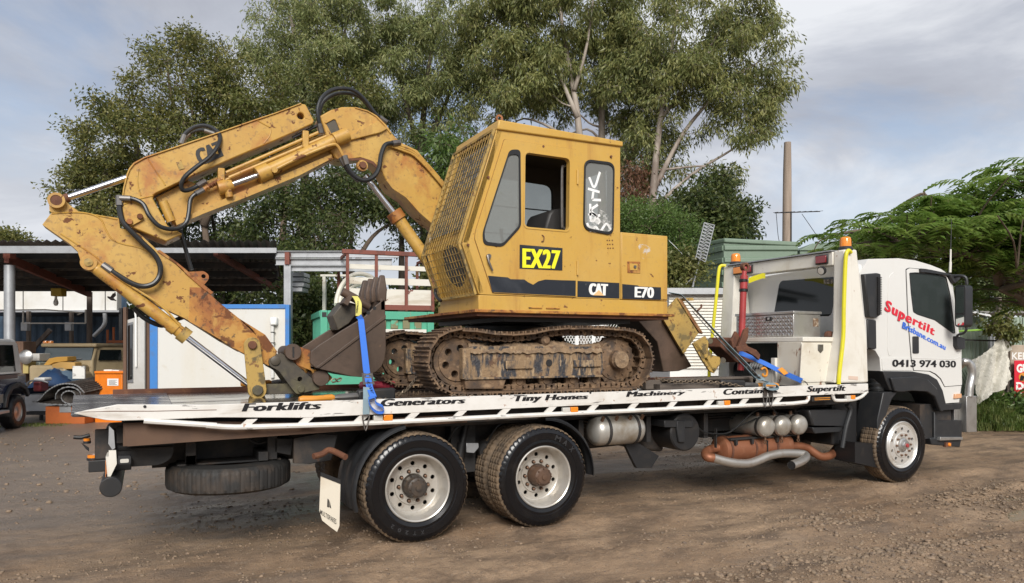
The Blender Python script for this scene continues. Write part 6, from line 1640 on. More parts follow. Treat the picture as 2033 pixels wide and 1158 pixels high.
hose('E', [(770, 440), (820, 490), (880, 525), (930, 540), (960, 530)], YB + 0.22, 0.022, False)
hose('E', [(1000, 512), (1030, 500), (1070, 488)], YB + 0.22, 0.02, False)
hose('E', [(1035, -10), (1060, 80), (1100, 220)], YB + 0.2, 0.02, False)
hose('B', [(600, 410), (680, 370), (760, 330)], YB + 0.03, 0.016, False)
hose('D', [(232, 120), (236, 160), (250, 190), (275, 210)], [0.75, 0.75, 0.7, 0.65], 0.016, False)

# ================================================================== what lies on the tray
def strap_mesh(pts, wdt, side):          # flat webbing through points; side = direction across its width
    pts = [Vector(p) for p in pts]
    s = Vector(side)
    mb = MB()
    rows = []
    for i, p in enumerate(pts):
        t = (pts[min(i + 1, len(pts) - 1)] - pts[max(i - 1, 0)]).normalized()
        a = (s - t * s.dot(t)).normalized() * wdt / 2
        rows.append((p - a, p + a, t.cross(a).normalized() * 0.0025))
    mb.grid([[r[0] + r[2] for r in rows], [r[1] + r[2] for r in rows]])
    mb.grid([[r[1] - r[2] for r in rows], [r[0] - r[2] for r in rows]])
    mb.grid([[r[0] - r[2] for r in rows], [r[0] + r[2] for r in rows]])
    mb.grid([[r[1] + r[2] for r in rows], [r[1] - r[2] for r in rows]])
    return mb
def ratchet(parent, c, d, s, nm='ratchet'):
    c, d, s = Vector(c), Vector(d).normalized(), Vector(s).normalized()
    n = d.cross(s).normalized()
    if n.y > 0: n = -n
    mb = MB()
    for k in (-1, 1): mb.bar(c + s * 0.032 * k - d * 0.08, c + s * 0.032 * k + d * 0.09, 0.006, 0.035, up=s)
    for k in (-0.06, -0.01, 0.06): mb.cyl(c + d * k - s * 0.036, c + d * k + s * 0.036, 0.010, n=10)
    mb.bar(c + d * 0.085 - s * 0.05 + n * 0.01, c + d * 0.085 + s * 0.05 + n * 0.01, 0.014, 0.02)
    return obj(nm, mb, M['steel'], parent)
def hook(parent, c, z1):
    c = Vector(c)
    pts = smooth([c + Vector((-0.03, 0, 0)), c + Vector((-0.02, 0, -0.06)), c + Vector((0, 0, z1)), c + Vector((0.02, 0, -0.06)), c + Vector((0.03, 0, 0)), c + Vector((-0.03, 0, 0.0))], 3)
    return obj('strap_hook', MB().tube(pts, 0.006, 6), M['steel'], parent)
s0 = thing('ratchet_strap', 'bright blue ratchet strap with yellow end pulled over the digging bucket', 'strap', onY('F', 830, 1000, -0.06), 'ratchet straps')
pts = path('F', [(800, 505), (815, 640), (832, 800)], [YK - 0.01, YK - 0.22, 0.30])
top = path('F', [(765, 372), (778, 390), (788, 420), (786, 485)], [YK + 0.12, YK + 0.05, YK - 0.02, YK - 0.02])
obj('yellow_end', strap_mesh(smooth(top, 3), 0.058, (1, 0, 0)), M['strapyellow'], s0)
write('strap_lettering', 'VANCO', [onY('F', 780, 468, YK - 0.03), onY('F', 788, 400, YK - 0.03), onY('F', 778, 398, YK - 0.03), onY('F', 770, 466, YK - 0.03)], (0, -1, 0), M['black'], s0, fat=0.02, lift=0.006)
obj('webbing', strap_mesh([top[-1]] + pts, 0.06, (1, 0, 0)), M['strapblue'], s0)
ra = ratchet(s0, path('F', [(840, 845)], 0.18)[0], pts[-1] - pts[0], (1, 0, 0))
b_ = path('F', [(832, 800), (842, 850), (852, 900), (868, 940), (872, 955)], [0.30, 0.16, 0.04, -0.07, -0.075])
obj('webbing', strap_mesh(smooth(b_, 3), 0.058, (1, 0, 0)), M['strapblue'], s0)
write('strap_lettering', 'LC 2.5 KG', [onY('F', 832, 858, 0.12), onY('F', 862, 935, -0.05), onY('F', 876, 930, -0.05), onY('F', 846, 852, 0.12)], (0, -1, 0), M['black'], s0, fat=0.01, lift=0.006)
lp_ = path('F', [(845, 958), (880, 950), (888, 985), (925, 1005), (930, 1035), (900, 1040), (868, 1020), (850, 990), (845, 958)], [-0.09, -0.10, -0.10, -0.10, -0.09, -0.08, -0.08, -0.09, -0.09])
obj('strap_tail', strap_mesh(smooth(lp_, 4), 0.055, (0.25, 0.9, 0.3)), M['strapblue'], s0)
g_ = path('F', [(832, 895), (832, 960), (830, 1050)], [0.04, -0.075, -0.075])
obj('hook_webbing', strap_mesh(g_, 0.056, (1, 0, 0)), M['strapgrey'], s0)
hook(s0, onY('F', 828, 1055, -0.075), -0.13)
s1 = thing('ratchet_strap', 'faded grey blue ratchet strap running from the yellow spare bucket to the rail', 'strap', onY('J', 730, 1060, -0.06), 'ratchet straps')
g = path('J', [(92, 455), (170, 470), (240, 545), (420, 740), (590, 915), (650, 985)], [1.3, 1.15, 1.05, 0.7, 0.38, 0.2])
obj('webbing', strap_mesh(g, 0.058, (0.3, 0.9, 0)), M['strapgrey'], s1)
g2_ = [p + Vector((0.05, 0.06, -0.05)) for p in g[2:]]
obj('webbing', strap_mesh(g2_, 0.05, (0.3, 0.9, 0.3)), M['strapgrey'], s1)
ratchet(s1, onY('J', 640, 970, 0.2), g[-1] - g[-2], (0.5, 0.8, 0))
lp_ = path('J', [(650, 985), (700, 1020), (730, 1035), (775, 1040), (780, 1065), (740, 1072), (705, 1060), (700, 1030)], [0.18, 0.02, -0.07, -0.1, -0.1, -0.1, -0.1, -0.09])
obj('strap_tail', strap_mesh(smooth(lp_, 4), 0.056, (0.2, 0.9, 0.3)), M['strapgrey'], s1)
for x in (705, 742):
    obj('hook_webbing', strap_mesh(path('J', [(x, 1060), (x + 2, 1120)], -0.075), 0.05, (1, 0, 0)), M['chassis'], s1)
    hook(s1, onY('J', x, 1118, -0.075), -0.12)
s2 = thing('ratchet_strap', 'slack blue strap trailing from the red pole down past the locker', 'strap', onY('J', 940, 1018, 0.1), 'ratchet straps')
obj('webbing', strap_mesh(smooth(path('J', [(420, 800), (480, 812), (560, 845), (700, 905), (820, 965), (940, 1018)], [1.2, 1.1, 0.9, 0.6, 0.35, 0.06]), 3), 0.06, (0.2, 0.7, 0.7)), M['strapblue'], s2)
obj('yellow_tag', strap_mesh(path('J', [(798, 938), (840, 975)], [0.33, 0.25]), 0.08, (0.2, 0.7, 0.7)), M['orangehandle'], s2)
obj('hook_wire', MB().tube(smooth(path('J', [(935, 1018), (960, 1022), (978, 1045), (970, 1055)], 0.0), 3), 0.006, 6), M['steel'], s2)
# tool box on the shelf: chequer plate
tb_ = thing('tool_box', 'dull aluminium chequer plate tool box on the shelf behind the cab', 'tool box', (5.05, 0.85, 1.855))
TX0, TX1, TY0, TY1, TZ0, TZ1 = 4.90, 5.36, 0.28, 1.25, 1.857, 2.16
obj('box_body', MB().box(TX0, TX1, TY0, TY1, TZ0, TZ1 - 0.022), M['silver'], tb_, bevel=0.006)
obj('lid', MB().box(TX0 - 0.012, TX1 + 0.012, TY0 - 0.012, TY1 + 0.012, TZ1 - 0.020, TZ1 + 0.015), M['silver'], tb_, bevel=0.005)
mb = MB()
k = 0
for i in range(22):
    for j in range(6):
        y, z = TY0 + 0.03 + 0.0425 * i, TZ0 + 0.03 + 0.043 * j
        s_ = 1 if (i + j) % 2 else -1
        c0 = Vector((TX0 - 0.001, y, z)); e = Vector((0, 0.021, 0.021 * s_)); f_ = Vector((0, 0.013 * s_, -0.013)); a_ = Vector((-0.008, 0, 0))
        mb.add([c0 - e, c0 + f_, c0 + e, c0 - f_, c0 + a_], [(0, 1, 4), (1, 2, 4), (2, 3, 4), (3, 0, 4), (4, 1, 0), (4, 2, 1), (4, 3, 2), (4, 0, 3)])
obj('chequer_studs', mb, M['silver'], tb_, kind='stuff', flat=True)
q = onX('J', 727, 622, TX0 - 0.005)
lq = obj('box_latch', MB().box(TX0 - 0.012, TX0, q.y - 0.05, q.y + 0.05, q.z - 0.025, q.z + 0.025), M['dark'], tb_, bevel=0.006)
obj('latch_lever', MB().box(TX0 - 0.02, TX0 - 0.012, q.y - 0.02, q.y + 0.01, q.z - 0.015, q.z + 0.015), M['silver'], lq, bevel=0.003)
q = onY('J', 1028, 645, TY0 - 0.003)
obj('torn_sticker', MB().box(q.x - 0.045, q.x + 0.045, TY0 - 0.0035, TY0 - 0.001, q.z - 0.05, q.z + 0.05), mat('torn_brown_sticker', (0.16, 0.10, 0.06), 0.8, layers=[((0.45, 0.38, 0.3), 22, 0.5, 0.6, 0.9)]), tb_)
rk = tag(obj('rusty_lump', MB().lathe([(0, 0.0), (0.055, 0.0), (0.06, 0.03), (0.045, 0.07), (0, 0.08)], (5.42, 0.2, 1.856), (0, 0, 1), 9), M['rust'], bevel=0.01), 'small rusty iron block on the shelf beside the chequer tool box', 'iron block')
# yellow spare bucket standing on end by the engine cover
YP0, YP1 = 0.95, 1.55
def JP(pts, Y): return xz('J', pts, Y)
sb = thing('spare_bucket', 'spare yellow bucket with dark brown side standing between engine cover and headboard', 'bucket', (3.5, 1.2, 1.25))
side1 = [Vector((3.18, 0.80, 2.30)), Vector((3.60, 0.80, 2.04)), Vector((3.86, 0.80, 1.60)), Vector((3.58, 0.80, 1.52)), Vector((3.20, 0.80, 1.95)), Vector((2.95, 0.80, 2.12))]
sd = [onY('P', *p, 0.80) for p in ((580, 155), (800, 500), (640, 720), (440, 375), (450, 300))]
obj('side_plate', MB().slab([sd], (0, 0.03, 0)), M['oldyellow'], sb, bevel=0.005)
top_ = [sd[0], sd[1], sd[1] + Vector((0.42, 0.42, 0)), sd[0] + Vector((0.42, 0.42, 0.0))]
obj('back_plate', MB().slab([top_], (-0.02, 0, -0.02)), M['rustyellow'], sb, bevel=0.005)
rim_ = [onY('P', *p, 0.79) for p in ((440, 375), (640, 720), (670, 690), (480, 365))]
obj('wear_strip', MB().slab([rim_], (0.12, 0.30, 0)), M['oldyellow'], sb, bevel=0.004)
dkp = [onY('P', *p, 0.86) for p in ((180, 380), (450, 372), (725, 845), (600, 890), (440, 900), (380, 600))]
obj('dark_side', MB().slab([dkp], (0, 0.5, 0)), M['bucket'], sb, bevel=0.01)
obj('lifting_hook', MB().tube(smooth(path('P', [(780, 285), (800, 270), (818, 245), (815, 225)], 0.95), 3), 0.012, 8), M['rust'], sb)
tb2 = path('P', [(660, 165), (740, 160), (745, 200)], 1.15)
obj('edge_bar', MB().slab([[onY('P', *p, 1.2) for p in ((650, 160), (735, 158), (745, 185), (660, 192))]], (0, 0.1, 0)), M['oldyellow'], sb)
# quick hitch lying in front of it
qh = thing('quick_hitch', 'worn yellow and brown hitch bracket with two round cross bars on a plank', 'hitch bracket', (4.0, 0.6, 1.30))
h0 = [(735, 615), (860, 540), (890, 600), (885, 680), (930, 735), (1000, 750), (1015, 785), (1000, 830), (945, 912), (900, 890), (820, 770)]
obj('hitch_side', MB().slab([[onY('P', *p, 0.50) for p in h0]], (0, 0.03, 0)), M['oldyellow'], qh, bevel=0.004)
obj('hitch_side', MB().slab([[onY('P', *p, 0.50) + Vector((0.32, 0.36, 0.0)) for p in h0]], (0, 0.03, 0)), M['greenmetal'], qh, bevel=0.004)
bp_ = [onY('P', *p, 0.50) for p in ((735, 620), (770, 600), (955, 890), (945, 915))]
obj('hitch_base', MB().slab([bp_], (0.32, 0.36, 0)), M['oldyellow'], qh, bevel=0.004)
for x, y in ((905, 590), (1035, 785)):
    p = onY('P', x, y, 0.50)
    obj('cross_bar', MB().cyl(p, p + Vector((0.32, 0.36, 0.0)), 0.032, n=16), M['greenmetal'], qh)
# brown ripper plates by the red pole
rp_ = thing('grapple_tines', 'rusty brown curved tines leaning against the red pole', 'grapple', (4.7, 0.85, 1.26))
for y, pts in ((0.80, [(490, 760), (520, 700), (545, 735), (530, 800), (500, 810)]), (0.72, [(540, 790), (575, 690), (600, 675), (598, 740), (560, 830), (530, 830)]), (0.62, [(520, 800), (580, 790), (650, 820), (675, 850), (668, 885), (640, 860), (590, 830), (530, 830)])):
    obj('tine', MB().slab([[onY('J', *p, y) for p in pts]], (0, 0.04, 0)), M['rust'], rp_, bevel=0.006)
rr = [onY('J', *p, 0.95) for p in ((430, 740), (560, 742), (600, 800), (640, 900), (520, 900), (420, 800))]
obj('grapple_body', MB().slab([rr], (0, 0.25, 0)), M['rust'], rp_, bevel=0.01)
# timber under them
def plank(label, v, a, b, y0, wy, hz_, grp='timber lying on the tray'):
    p, q = onY(v, *a, y0), onY(v, *b, y0)
    o = obj('timber_plank', MB().box(p.x, q.x, y0, y0 + wy, p.z - hz_ / 2, p.z + hz_ / 2), M['timber'], bevel=0.005)
    return tag(o, label, 'plank', grp)
for lab, x0, x1, y0, wy, z0, z1 in (('thick grey timber bearer lying along the rail behind the near track', 2.78, 3.65, 0.14, 0.12, 1.252, 1.335),
                                    ('short grey timber bearer set back beneath the dark spare bucket side', 2.95, 3.9, 0.62, 0.14, 1.252, 1.352),
                                    ('split grey board carrying the hitch bracket with two round bars', 3.15, 4.55, 0.42, 0.20, 1.354, 1.378),
                                    ('dark board end under the grapple tines near the winch', 3.9, 4.62, 0.66, 0.16, 1.252, 1.352)):
    tag(obj('timber_plank', MB().box(x0, x1, y0, y0 + wy, z0, z1), M['timber'], bevel=0.005), lab, 'plank', 'timber lying on the tray')
# chains and binders
def chain_mesh(pts, r=0.018):
    pts = smooth(pts, 4)
    mb = MB()
    L_ = 0
    acc, step, k = 0.0, r * 2.3, 0
    for a, b in zip(pts, pts[1:]):
        d = b - a
        ln = d.length
        while acc < ln:
            p = a + d * (acc / ln)
            t = d.normalized()
            s_ = t.cross(Vector((0, 0, 1) if abs(t.z) < 0.9 else (1, 0, 0))).normalized()
            u = s_ if k % 2 else t.cross(s_)
            ring = [p + t * (r * 1.5 * math.cos(g)) + u * (r * 0.85 * math.sin(g)) for g in [2 * math.pi * i / 8 for i in range(9)]]
            mb.tube(ring, r * 0.33, 4, cap=False)
            k += 1; acc += step
        acc -= ln
    return mb
tag(obj('chain', chain_mesh([(-0.35, 0.35, 1.28), (0.0, 0.45, 1.30), (0.25, 0.75, 1.42), (0.55, 1.2, 1.50)]), M['chain']), 'rusty chain tied from the bucket side to the near track front', 'chain', 'chains on the tray')
tag(obj('chain', chain_mesh([(-0.95, 0.12, 1.27), (-0.7, 0.10, 1.268), (-0.5, 0.16, 1.268), (-0.3, 0.08, 1.268), (-0.2, 0.2, 1.268)]), M['chain']), 'loose chain lying along the rail above the word Forklifts', 'chain', 'chains on the tray')
tag(obj('chain', chain_mesh([(2.70, 0.10, 1.40), (2.95, 0.10, 1.36), (3.3, 0.11, 1.36), (3.75, 0.06, 1.31), (3.85, 0.04, 1.28)]), M['chain']), 'dark chain draped over the thick bearer near the sprocket', 'chain', 'chains on the tray')
tag(obj('chain', chain_mesh([(0.4, 0.12, 1.275), (0.6, 0.07, 1.27), (0.75, 0.12, 1.27)]), M['chain']), 'short length of chain lying beside the idler end of the track', 'chain', 'chains on the tray')
tag(obj('chain', chain_mesh(path('U', [(940, 905), (1000, 890), (975, 910), (930, 925)], 0.9)), M['chain']), 'short dark chain hanging beside the pink cushion under the bucket', 'chain', 'chains on the tray')
def binder(name, label, p, d, hm):
    t = thing(name, label, 'chain binder', p, 'chain binders on the tray')
    p, d = Vector(p), Vector(d).normalized()
    obj('handle', MB().tube([p, p + d * 0.03, p + d * 0.15, p + d * 0.28, p + d * 0.30], [0.025, 0.034, 0.026, 0.03, 0.02], 10), M[hm], t)
    obj('shaft', MB().tube([p + d * 0.29, p + d * 0.36, p + d * 0.55], [0.018, 0.03, 0.03], 10), M['steel'], t)
    obj('ratchet_body', MB().bar(p + d * 0.5, p + d * 0.85, 0.07, 0.11), M['dark'], t, bevel=0.02)
    return t
binder('chain_binder', 'orange handled chain binder lying beneath the dark hitch plate', (-1.00, 0.10, 1.292), (1, 0.08, 0.03), 'orangehandle')
binder('chain_binder', 'orange handled chain binder leaning behind the yellow bucket link', (-1.28, 1.75, 1.36), (1, 0.0, 0.02), 'orangehandle')
binder('chain_binder', 'orange and blue chain binder lying above the word Containers', (4.45, 0.10, 1.285), (-1, 0.05, 0.035), 'orangehandle')
tag(obj('cushion', MB().box(0.02, 0.42, 1.9, 2.1, 1.252, 1.345), mat('pink_vinyl', (0.55, 0.05, 0.09), 0.5), bevel=0.04), 'bright pink red cushion on the tray below the bucket', 'cushion')
# ================================================================== yard behind the truck (u across, d away, z up)
def YM2(): return MB(yard)
def ybox(mb, x0, x1, y0, y1, d, dd):     # front face measured at depth d, dd deep
    return mb.box(U(x0, d), U(x1, d), d, d + dd, ZH(y1, d), ZH(y0, d))
def yw(px_, py_, d): return yard(U(px_, d), d, ZH(py_, d))
def yp(pts, d): return [yard(U(a, d), d, ZH(b, d)) for a, b in pts]
def one(name, label, cat, mb, m, group=None, **k):
    return tag(obj(name, mb, m, **k), label, cat, group)
roofm = mat('weathered_roof_iron', (0.23, 0.22, 0.21), 0.55, 0.3, layers=[((0.12, 0.11, 0.105), 2, 0.45, 0.65, 0.8), ((0.34, 0.33, 0.31), 5, 0.55, 0.7, 0.6)])
beamm = mat('rusty_red_steel', (0.19, 0.055, 0.035), 0.65, layers=[((0.09, 0.035, 0.025), 5, 0.5, 0.65, 0.8)])
bluewall = mat('dusty_blue_wall', (0.055, 0.10, 0.16), 0.7, layers=[((0.03, 0.05, 0.075), 2, 0.45, 0.65, 0.7)])
whitewall = mat('grimy_white_panel', (0.66, 0.65, 0.62), 0.5, layers=[((0.50, 0.46, 0.38), 1.2, 0.45, 0.7, 0.6), ((0.38, 0.32, 0.24), 3, 0.62, 0.8, 0.6, SV)])
containerw = mat('stained_white_container', (0.62, 0.61, 0.57), 0.35, layers=[((0.58, 0.52, 0.40), 1.3, 0.48, 0.72, 0.55, SV), ((0.50, 0.43, 0.32), 5, 0.6, 0.72, 0.4), ((0.64, 0.62, 0.57), 9, 0.5, 0.7, 0.5)])
blueframe = mat('faded_blue_frame', (0.05, 0.20, 0.52), 0.45, layers=[((0.09, 0.16, 0.30), 5, 0.5, 0.7, 0.7)])
woodpost = mat('old_brown_post', (0.15, 0.085, 0.055), 0.85, layers=[((0.08, 0.05, 0.035), 7, 0.45, 0.65, 0.8, SV)])
greypost = mat('grey_timber_post', (0.17, 0.135, 0.11), 0.85, layers=[((0.09, 0.07, 0.06), 6, 0.45, 0.65, 0.8, SV)], bump=(18, 0.4, 0.01, (1, 1, 0.08)))
orange = mat('orange_bin_plastic', (0.72, 0.19, 0.012), 0.4, layers=[((0.55, 0.13, 0.012), 3, 0.5, 0.7, 0.6)])
orangeold = mat('dull_orange_steel', (0.42, 0.11, 0.025), 0.55, layers=[((0.28, 0.07, 0.02), 4, 0.5, 0.7, 0.7)])
tan = mat('faded_tan_paint', (0.40, 0.31, 0.18), 0.5, layers=[((0.30, 0.22, 0.12), 3, 0.48, 0.7, 0.6), ((0.22, 0.13, 0.07), 9, 0.62, 0.7, 0.6)])
navy = mat('navy_car_paint', (0.008, 0.016, 0.05), 0.2, coat=0.8)
mint = mat('mint_green_container', (0.085, 0.37, 0.24), 0.5, layers=[((0.06, 0.34, 0.22), 3, 0.5, 0.7, 0.6), ((0.25, 0.30, 0.20), 7, 0.62, 0.72, 0.6, SV)])
slatw = mat('peeling_white_board', (0.66, 0.63, 0.55), 0.6, layers=[((0.44, 0.38, 0.28), 5, 0.52, 0.66, 0.7, SX), ((0.17, 0.05, 0.035), 4.0, 0.60, 0.63, 0.95)])
sagetank = mat('sage_green_steel', (0.155, 0.215, 0.155), 0.5, layers=[((0.20, 0.26, 0.20), 2, 0.5, 0.7, 0.6), ((0.11, 0.15, 0.11), 4, 0.55, 0.7, 0.5, SV)])
paleiron = mat('pale_green_iron', (0.33, 0.40, 0.32), 0.55, layers=[((0.22, 0.27, 0.21), 2.5, 0.48, 0.7, 0.6, SV)])
tarpm = mat('dirty_crease_shaded_tarpaulin', (0.66, 0.63, 0.55), 0.7, layers=[((0.36, 0.34, 0.28), 3.5, 0.5, 0.68, 0.7), ((0.06, 0.06, 0.055), 4.5, 0.665, 0.68, 0.9, (1, 1, 2.5))], bump=(7, 0.6, 0.05))  # dark streaks in the colour stand for shade along the fold creases
# ---- open shed on the left
sh = thing('open_shed', 'long open sided shed with dark corrugated roof and steel posts', 'shed', yard(-8, 17, 0))
def corr(mb, u0, u1, d0, z0, d1, z1, step=0.19, amp=0.028, n=2, ue=None):
    us = np.arange(u0, u1, step / 4)
    rows = [[], []]
    for k, u_ in enumerate(us):
        o_ = amp * math.sin(2 * math.pi * (u_ - u0) / step)
        rows[0].append((u_, d0, z0 + o_)); rows[1].append((u_ if ue is None else u0 + (u_ - u0) * (ue - u0) / (u1 - u0), d1, z1 + o_))
    return mb.grid(rows)
u0, u1 = U(-90, 16), U(548, 16)
u0, um = -21.0, U(560, 21.5)
mb = YM2(); corr(mb, u0, u1, 16.0, ZH(478, 16), 21.5, ZH(573, 21.5), ue=um)
obj('roof', mb, roofm, sh)
mb = YM2().box(u0, U(165, 16), 15.97, 16.03, ZH(503, 16), ZH(489, 16)); mb.box(U(165, 16), u1, 16.02, 16.06, ZH(502, 16), ZH(492, 16))
obj('fascia', mb, M['galv'], sh)
mb = YM2()
for d in (16.9, 17.9, 18.9, 19.9, 20.9):
    z = ZH(478, 16) + (ZH(573, 21.5) - ZH(478, 16)) * (d - 16) / 5.5
    mb.box(u0, u1 + (um - u1) * (d - 16) / 5.5 - 0.05, d, d + 0.07, z - 0.19, z - 0.04)
obj('purlin', mb, M['chassis'], sh)
for px_ in (19, 372, 540):
    d = 16.4 if px_ < 100 else 20
    uu = U(px_, d)
    z = ZH(478, 16) + (ZH(573, 21.5) - ZH(478, 16)) * (d - 16) / 5.5 - 0.2
    obj('post', MB(yard).tube([(uu, d, 0), (uu, d, z - 0.25)], 0.11, 14), M['galv'] if px_ < 500 else M['chassis'], sh)
    obj('rafter', MB(yard).bar((uu, 16.2, ZH(478, 16) - 0.24), (uu, 21.4, ZH(573, 21.5) - 0.22), 0.1, 0.14) if px_ > 100 else MB(yard).bar((uu, 16.3, z - 0.1), (U(178, 21.4), 21.4, ZH(583, 21.4)), 0.10, 0.2), beamm, sh)
obj('post_bracket', MB(yard).box(U(12, 16.4), U(26, 16.4), 16.3, 16.5, ZH(514, 16.4), ZH(499, 16.4)), beamm, sh)
mb = YM2().tube([(U(177, 22), 22, 0), (U(178, 22), 22, ZH(580, 22))], 0.08, 10)
obj('post', mb, greypost, sh)
# white panelled strip and blue wall at the back
bw = thing('workshop', 'dark blue workshop wall under a long white riveted panel inside the shed', 'workshop', yard(-14, 25, 0))
mb = YM2(); ybox(mb, -60, 232, 573, 617, 24, 0.3)
wp_ = obj('white_panel', mb, whitewall, bw, bevel=0.02)
mb = YM2()
for px_ in (45, 124, 208): ybox(mb, px_, px_ + 1.5, 574, 616, 23.99, 0.02)
obj('panel_joint', mb, M['chassis'], wp_)
mb = YM2(); ybox(mb, -60, 236, 616, 620, 23.9, 0.5)
obj('panel_rail', mb, M['galv'], bw)
mb = YM2().box(U(-60, 24) - 2, U(236, 24), 24.3, 28.7, ZH(617, 24), ZH(612, 24))
mb.box(U(236, 24), U(236, 24) + 0.1, 24.0, 28.7, 0, ZH(612, 24))
obj('ceiling', mb, M['dark'], bw)
mb = YM2(); us = np.arange(U(-60, 28.5), U(252, 28.5), 0.08)
mb.grid([[(u_, 28.5 + 0.03 * (k % 4 in (1, 2)), 0) for k, u_ in enumerate(us)], [(u_, 28.5 + 0.03 * (k % 4 in (1, 2)), ZH(580, 28.5)) for k, u_ in enumerate(us)]])
obj('blue_wall', mb, bluewall, bw, flat=True)
mb = YM2().tube(smooth([(U(186, 23), 23, ZH(668, 23)), (U(207, 23), 23, ZH(645, 23)), (U(208, 23), 23, ZH(622, 23))], 4), 0.06, 10)
obj('drain_pipe', mb, M['galv'], bw)
mb = YM2()
for a, b in (((46, 618), (46, 642)), ((46, 642), (170, 642)), ((170, 642), (170, 615)), ((0, 616), (90, 615)), ((90, 615), (163, 621)), ((163, 621), (154, 625))):
    mb.bar((U(a[0], 21), 21, ZH(a[1], 21)), (U(b[0], 21), 21, ZH(b[1], 21)), 0.035)
one('pipe_frame', 'thin white pipe frame hanging under the shed roof before the white panel', 'pipe frame', mb, whitewall)
mb = YM2(); ybox(mb, 213, 244, 676, 681, 22, 0.5); ybox(mb, 213, 244, 702, 707, 22, 0.5); ybox(mb, 211, 214, 655, 735, 22, 0.06); ybox(mb, 223, 226, 650, 735, 22.5, 0.06)
one('storage_rack', 'orange beamed storage rack standing against the blue wall', 'rack', mb, orangeold)
lp0 = thing('hanging_lamp', 'yellow box with a bare bulb hanging under the shed roof', 'lamp', yw(111, 572, 20))
mb = YM2(); ybox(mb, 100, 122, 572, 588, 20, 0.25)
obj('lamp_box', mb, mat('dull_yellow_box', (0.42, 0.28, 0.02), 0.5), lp0, bevel=0.02)
p = yw(111, 588, 20.1)
obj('bulb', MB().lathe([(0.0, 0.0), (0.03, 0.0), (0.035, -0.08), (0.06, -0.15), (0.065, -0.20), (0.04, -0.26), (0, -0.27)], p, (0, 0, 1), 16), M['letterwhite'], lp0)
obj('cord', MB().tube([yw(111, 572, 20.1), yw(111, 520, 20.1)], 0.01, 5), M['dark'], lp0)
# a small bird flying out of the shed
bp = yw(221, 593, 18)
bird = MB().tube([bp + RV * k * 0.045 + Vector((0, 0, -0.02 * k)) for k in (-2.2, -1.6, -0.8, 0, 0.8, 1.6, 2.6)], [0.008, 0.026, 0.03, 0.042, 0.038, 0.02, 0.012], 10)
for s_ in (-1, 1):
    a, b_ = bp + Vector((0, 0, 0.02)) - RV * 0.04, bp + Vector((0, 0, 0.02)) + RV * 0.06
    tip = bp + RV * 0.07 + FV * (0.05 * s_) + Vector((0, 0, 0.17 if s_ > 0 else 0.13))
    mid = bp + RV * 0.10 + FV * (0.03 * s_) + Vector((0, 0, 0.08))
    bird.slab([[a, b_, mid, tip]], FV * 0.006)
one('bird', 'small dark bird flying with raised wings under the shed roof', 'bird', bird, mat('dark_feathers', (0.06, 0.045, 0.04), 0.7))
# ---- navy four wheel drive at the left edge
fw_ = thing('four_wheel_drive', 'navy four wheel drive with white roof parked on the grey mud before the steel post', 'car', yard(-11.2, 14.0, 0))
def vt(l, d, z): return yard(-10.50 - 0.2 * (d - 15.62) + l, d, z)   # l out from its side, d along it
def car_poly(pts, l): return [(l, d, z) for d, z in pts]
low_ = [(11.6, 0.50), (15.02, 0.50), (15.1, 0.72), (15.28, 0.88), (15.6, 0.93), (15.88, 0.83), (15.98, 0.7), (16.02, 1.16), (11.5, 1.16)]
obj('body', MB(vt).slab([car_poly(low_, 0)], (-1.65, 0, 0)), navy, fw_, bevel=0.03)
obj('cabin', MB(vt).slab([car_poly([(12.3, 1.163), (15.98, 1.163), (15.78, 1.78), (15.6, 1.90), (12.9, 1.92)], -0.05)], (-1.5, 0, 0)), M['white'], fw_, bevel=0.05)
for a, b in ((14.62, 15.52), (13.2, 14.45)):
    obj('side_window', MB(vt).slab([[(-0.045, a, 1.22), (-0.045, b + 0.12, 1.22), (-0.045, b - 0.02, 1.78), (-0.045, a, 1.78)]], (-0.02, 0, 0)), M['truckglass'], fw_)
obj('side_strip', MB(vt).box(0, 0.015, 11.6, 14.98, 0.60, 0.78), mat('grey_side_strip', (0.22, 0.21, 0.19), 0.5), fw_, bevel=0.005)
obj('door_band', MB(vt).box(0, 0.012, 11.6, 15.6, 1.08, 1.16), mat('faded_brown_band', (0.09, 0.05, 0.045), 0.4), fw_, bevel=0.005)
obj('side_step', MB(vt).box(-0.02, 0.14, 11.8, 14.98, 0.40, 0.46), M['galv'], fw_, bevel=0.01)
obj('flare', MB(vt).slab([car_poly([(14.95, 0.5), (15.03, 0.76), (15.24, 0.94), (15.6, 1.0), (15.92, 0.90), (16.06, 0.70), (15.98, 0.66), (15.86, 0.82), (15.6, 0.91), (15.3, 0.86), (15.12, 0.72), (15.04, 0.5)], 0)], (0.07, 0, 0)), M['blackplastic'], fw_, bevel=0.01)
c_ = vt(0.04, 15.58, 0.37)
ax2 = (vt(-1, 15.58, 0.37) - vt(0, 15.58, 0.37)).normalized() * 0 - (RV * 0.98 + FV * 0.196)
wl_ = obj('wheel', MB().lathe([(0.21, 0.01), (0.19, 0.03), (0.10, 0.05), (0.05, 0.03), (0, 0.02)], c_, ax2, 24), M['silver'], fw_)
obj('tyre', MB().lathe([(0.20, 0.0), (0.24, -0.015), (0.32, -0.01), (0.36, 0.02), (0.37, 0.05), (0.37, 0.2), (0.34, 0.24), (0.2, 0.22)], c_, ax2, 48, lambda k, i: -0.012 if k % 3 == 0 and i in (3, 4, 5) else 0), M['rubber'], wl_)
